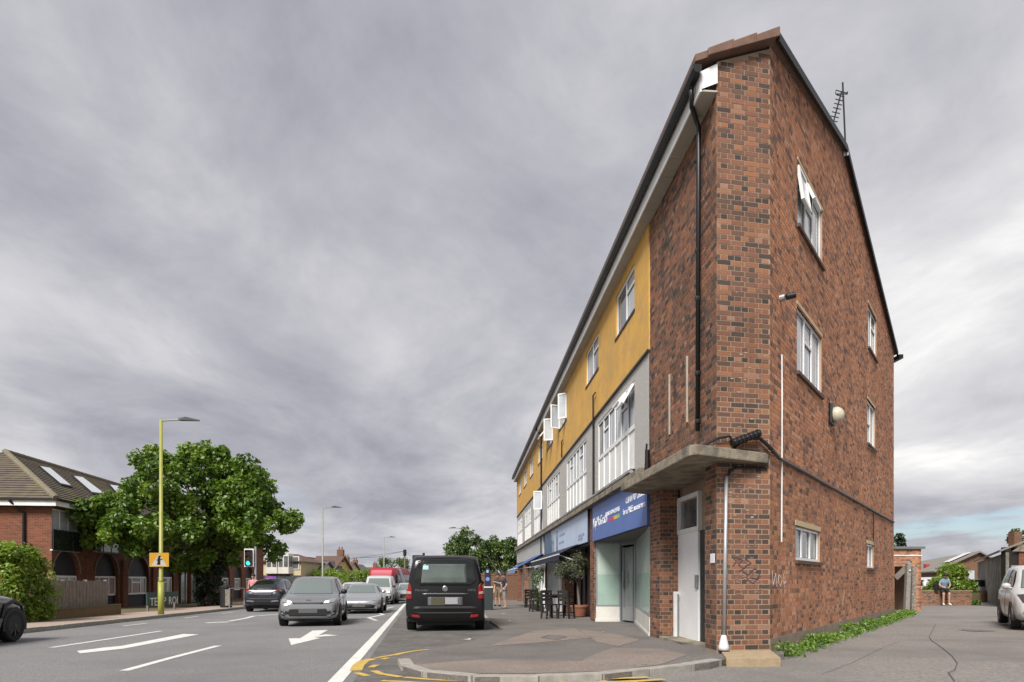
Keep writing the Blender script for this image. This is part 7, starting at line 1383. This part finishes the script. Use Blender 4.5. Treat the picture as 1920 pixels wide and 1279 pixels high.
stand = dict(pelvis=(0, 0, .93), waist=(0, 0, 1.08), chest=(0, 0, 1.30), neckb=(0, 0, 1.45), head0=(.02, 0, 1.56), head1=(.03, 0, 1.63), head2=(.03, 0, 1.69), shL=(0, .18, 1.40), shR=(0, -.18, 1.40), elL=(-.04, .25, 1.12), elR=(-.04, -.25, 1.12), wrL=(.04, .24, .88), wrR=(.04, -.24, .88), haL=(.07, .23, .80), haR=(.07, -.23, .80), hipL=(0, .10, .88), hipR=(0, -.10, .88), knL=(.03, .11, .48), knR=(.03, -.11, .48), anL=(-.02, .12, .07), anR=(-.02, -.12, .07), toL=(.16, .14, .045), toR=(.16, -.14, .045))
NAV = mat('navy_tshirt', (.012, .018, .045), (.016, .024, .055), 8, .85); GSH = mat('grey_shorts', (.22, .225, .24), (.19, .195, .21), 8, .85); SHO = mat('dark_trainers', (.03, .03, .035), (.3, .3, .3), 12, .7); CAMO = mat('khaki_shorts', (.17, .12, .08), (.10, .075, .05), 9, .85); WSH = mat('white_trainers', (.7, .7, .68), None, rough=.7); BLU = mat('blue_grey_tshirt', (.20, .27, .34), (.17, .23, .30), 8, .85); BSH = mat('black_shorts', (.012, .012, .014), None, rough=.85)
b1 = G(946, 1141, PO); s1_ = 67*b1.y/FPX/1.76
j = dict(stand); j.update(elR=(.22, -.22, 1.22), wrR=(.46, -.16, 1.30), haR=(.55, -.14, 1.31), elL=(-.14, .26, 1.16), wrL=(.02, .27, .95), haL=(.06, .22, .93), head1=(.05, 0, 1.62), head2=(.06, 0, 1.68), anL=(-.10, .12, .07), toL=(.06, .14, .045), knL=(-.02, .11, .48)); j2 = {k: (v[0], -v[1], v[2]) for k, v in j.items()}
j3 = {}
for k_, v_ in j.items(): j3[k_] = v_
person('man in navy t-shirt and grey shorts reaching towards the ticket machine', b1, math.pi*.97, j3, NAV, GSH, SHO, s1_)
b2 = G(934, 1137, PO); s2_ = 62*b2.y/FPX/1.76; k2 = dict(stand); k2.update(elL=(.06, .26, 1.12), wrL=(.05, .25, .88), knR=(.05, -.11, .48), anR=(.0, -.12, .07))
person('man in khaki shorts standing behind the man in navy', b2, -2.2, k2, mat('dark_tshirt', (.03, .03, .035), None, rough=.85), CAMO, mat('black_shoes', (.015, .015, .016), None, rough=.6), s2_)
bz_ = Vector((XatZ(1772, PZ-.28), PZ-.28)); bz_ = gnd(bz_.x, bz_.y); st_ = ptop-bz_.z
sit = dict(pelvis=(-.18, 0, st_+.09), waist=(-.16, 0, st_+.24), chest=(-.08, 0, st_+.45), neckb=(-.01, 0, st_+.60), head0=(.05, 0, st_+.69), head1=(.09, 0, st_+.75), head2=(.12, 0, st_+.81), shL=(-.06, .18, st_+.55), shR=(-.06, -.18, st_+.55), elL=(-.04, .25, st_+.28), elR=(-.02, -.25, st_+.28), wrL=(.14, .14, st_+.16), wrR=(.14, -.14, st_+.16), haL=(.19, .08, st_+.15), haR=(.19, -.08, st_+.15), hipL=(-.14, .10, st_+.08), hipR=(-.14, -.10, st_+.08), knL=(.18, .13, st_-.16), knR=(.16, -.12, st_-.17), anL=(.14, .13, .07), anR=(.12, -.12, .07), toL=(.30, .16, .045), toR=(.28, -.15, .045))
person('person in blue-grey t-shirt and black shorts sitting on the planter wall', bz_, -math.pi/2-.25, sit, BLU, BSH, WSH)
bg_ = thing('shoulder_bag', 'black shoulder bag hanging at the side of the seated person', 'bag', (bz_.x-.34, PZ-.1, ptop)); m = MB(); m.box((bz_.x-.44, PZ-.2, ptop+.0), (bz_.x-.24, PZ-.05, ptop+.36)); m.build('pouch', M_DARK, bg_, bevel=.04); m = MB(); m.tube([(bz_.x-.36, PZ-.12, ptop+.34), (bz_.x-.2, PZ-.25, ptop+.6), (bz_.x+.02, PZ-.2, ptop+.72)], .014, 6); m.build('strap', M_DARK, bg_)
pp = gnd(XatZ(475, 32.5), 32.5, .1); pd = dict(stand); pd.update(wrL=(.1, .2, .95), haL=(.18, .18, .93)); person('pedestrian in pink top and dark trousers beside the green traffic light', pp, -1.4, pd, mat('pink_top', (.5, .22, .22), None, rough=.85), mat('dark_trousers', (.025, .025, .03), None, rough=.85), SHO, .98)
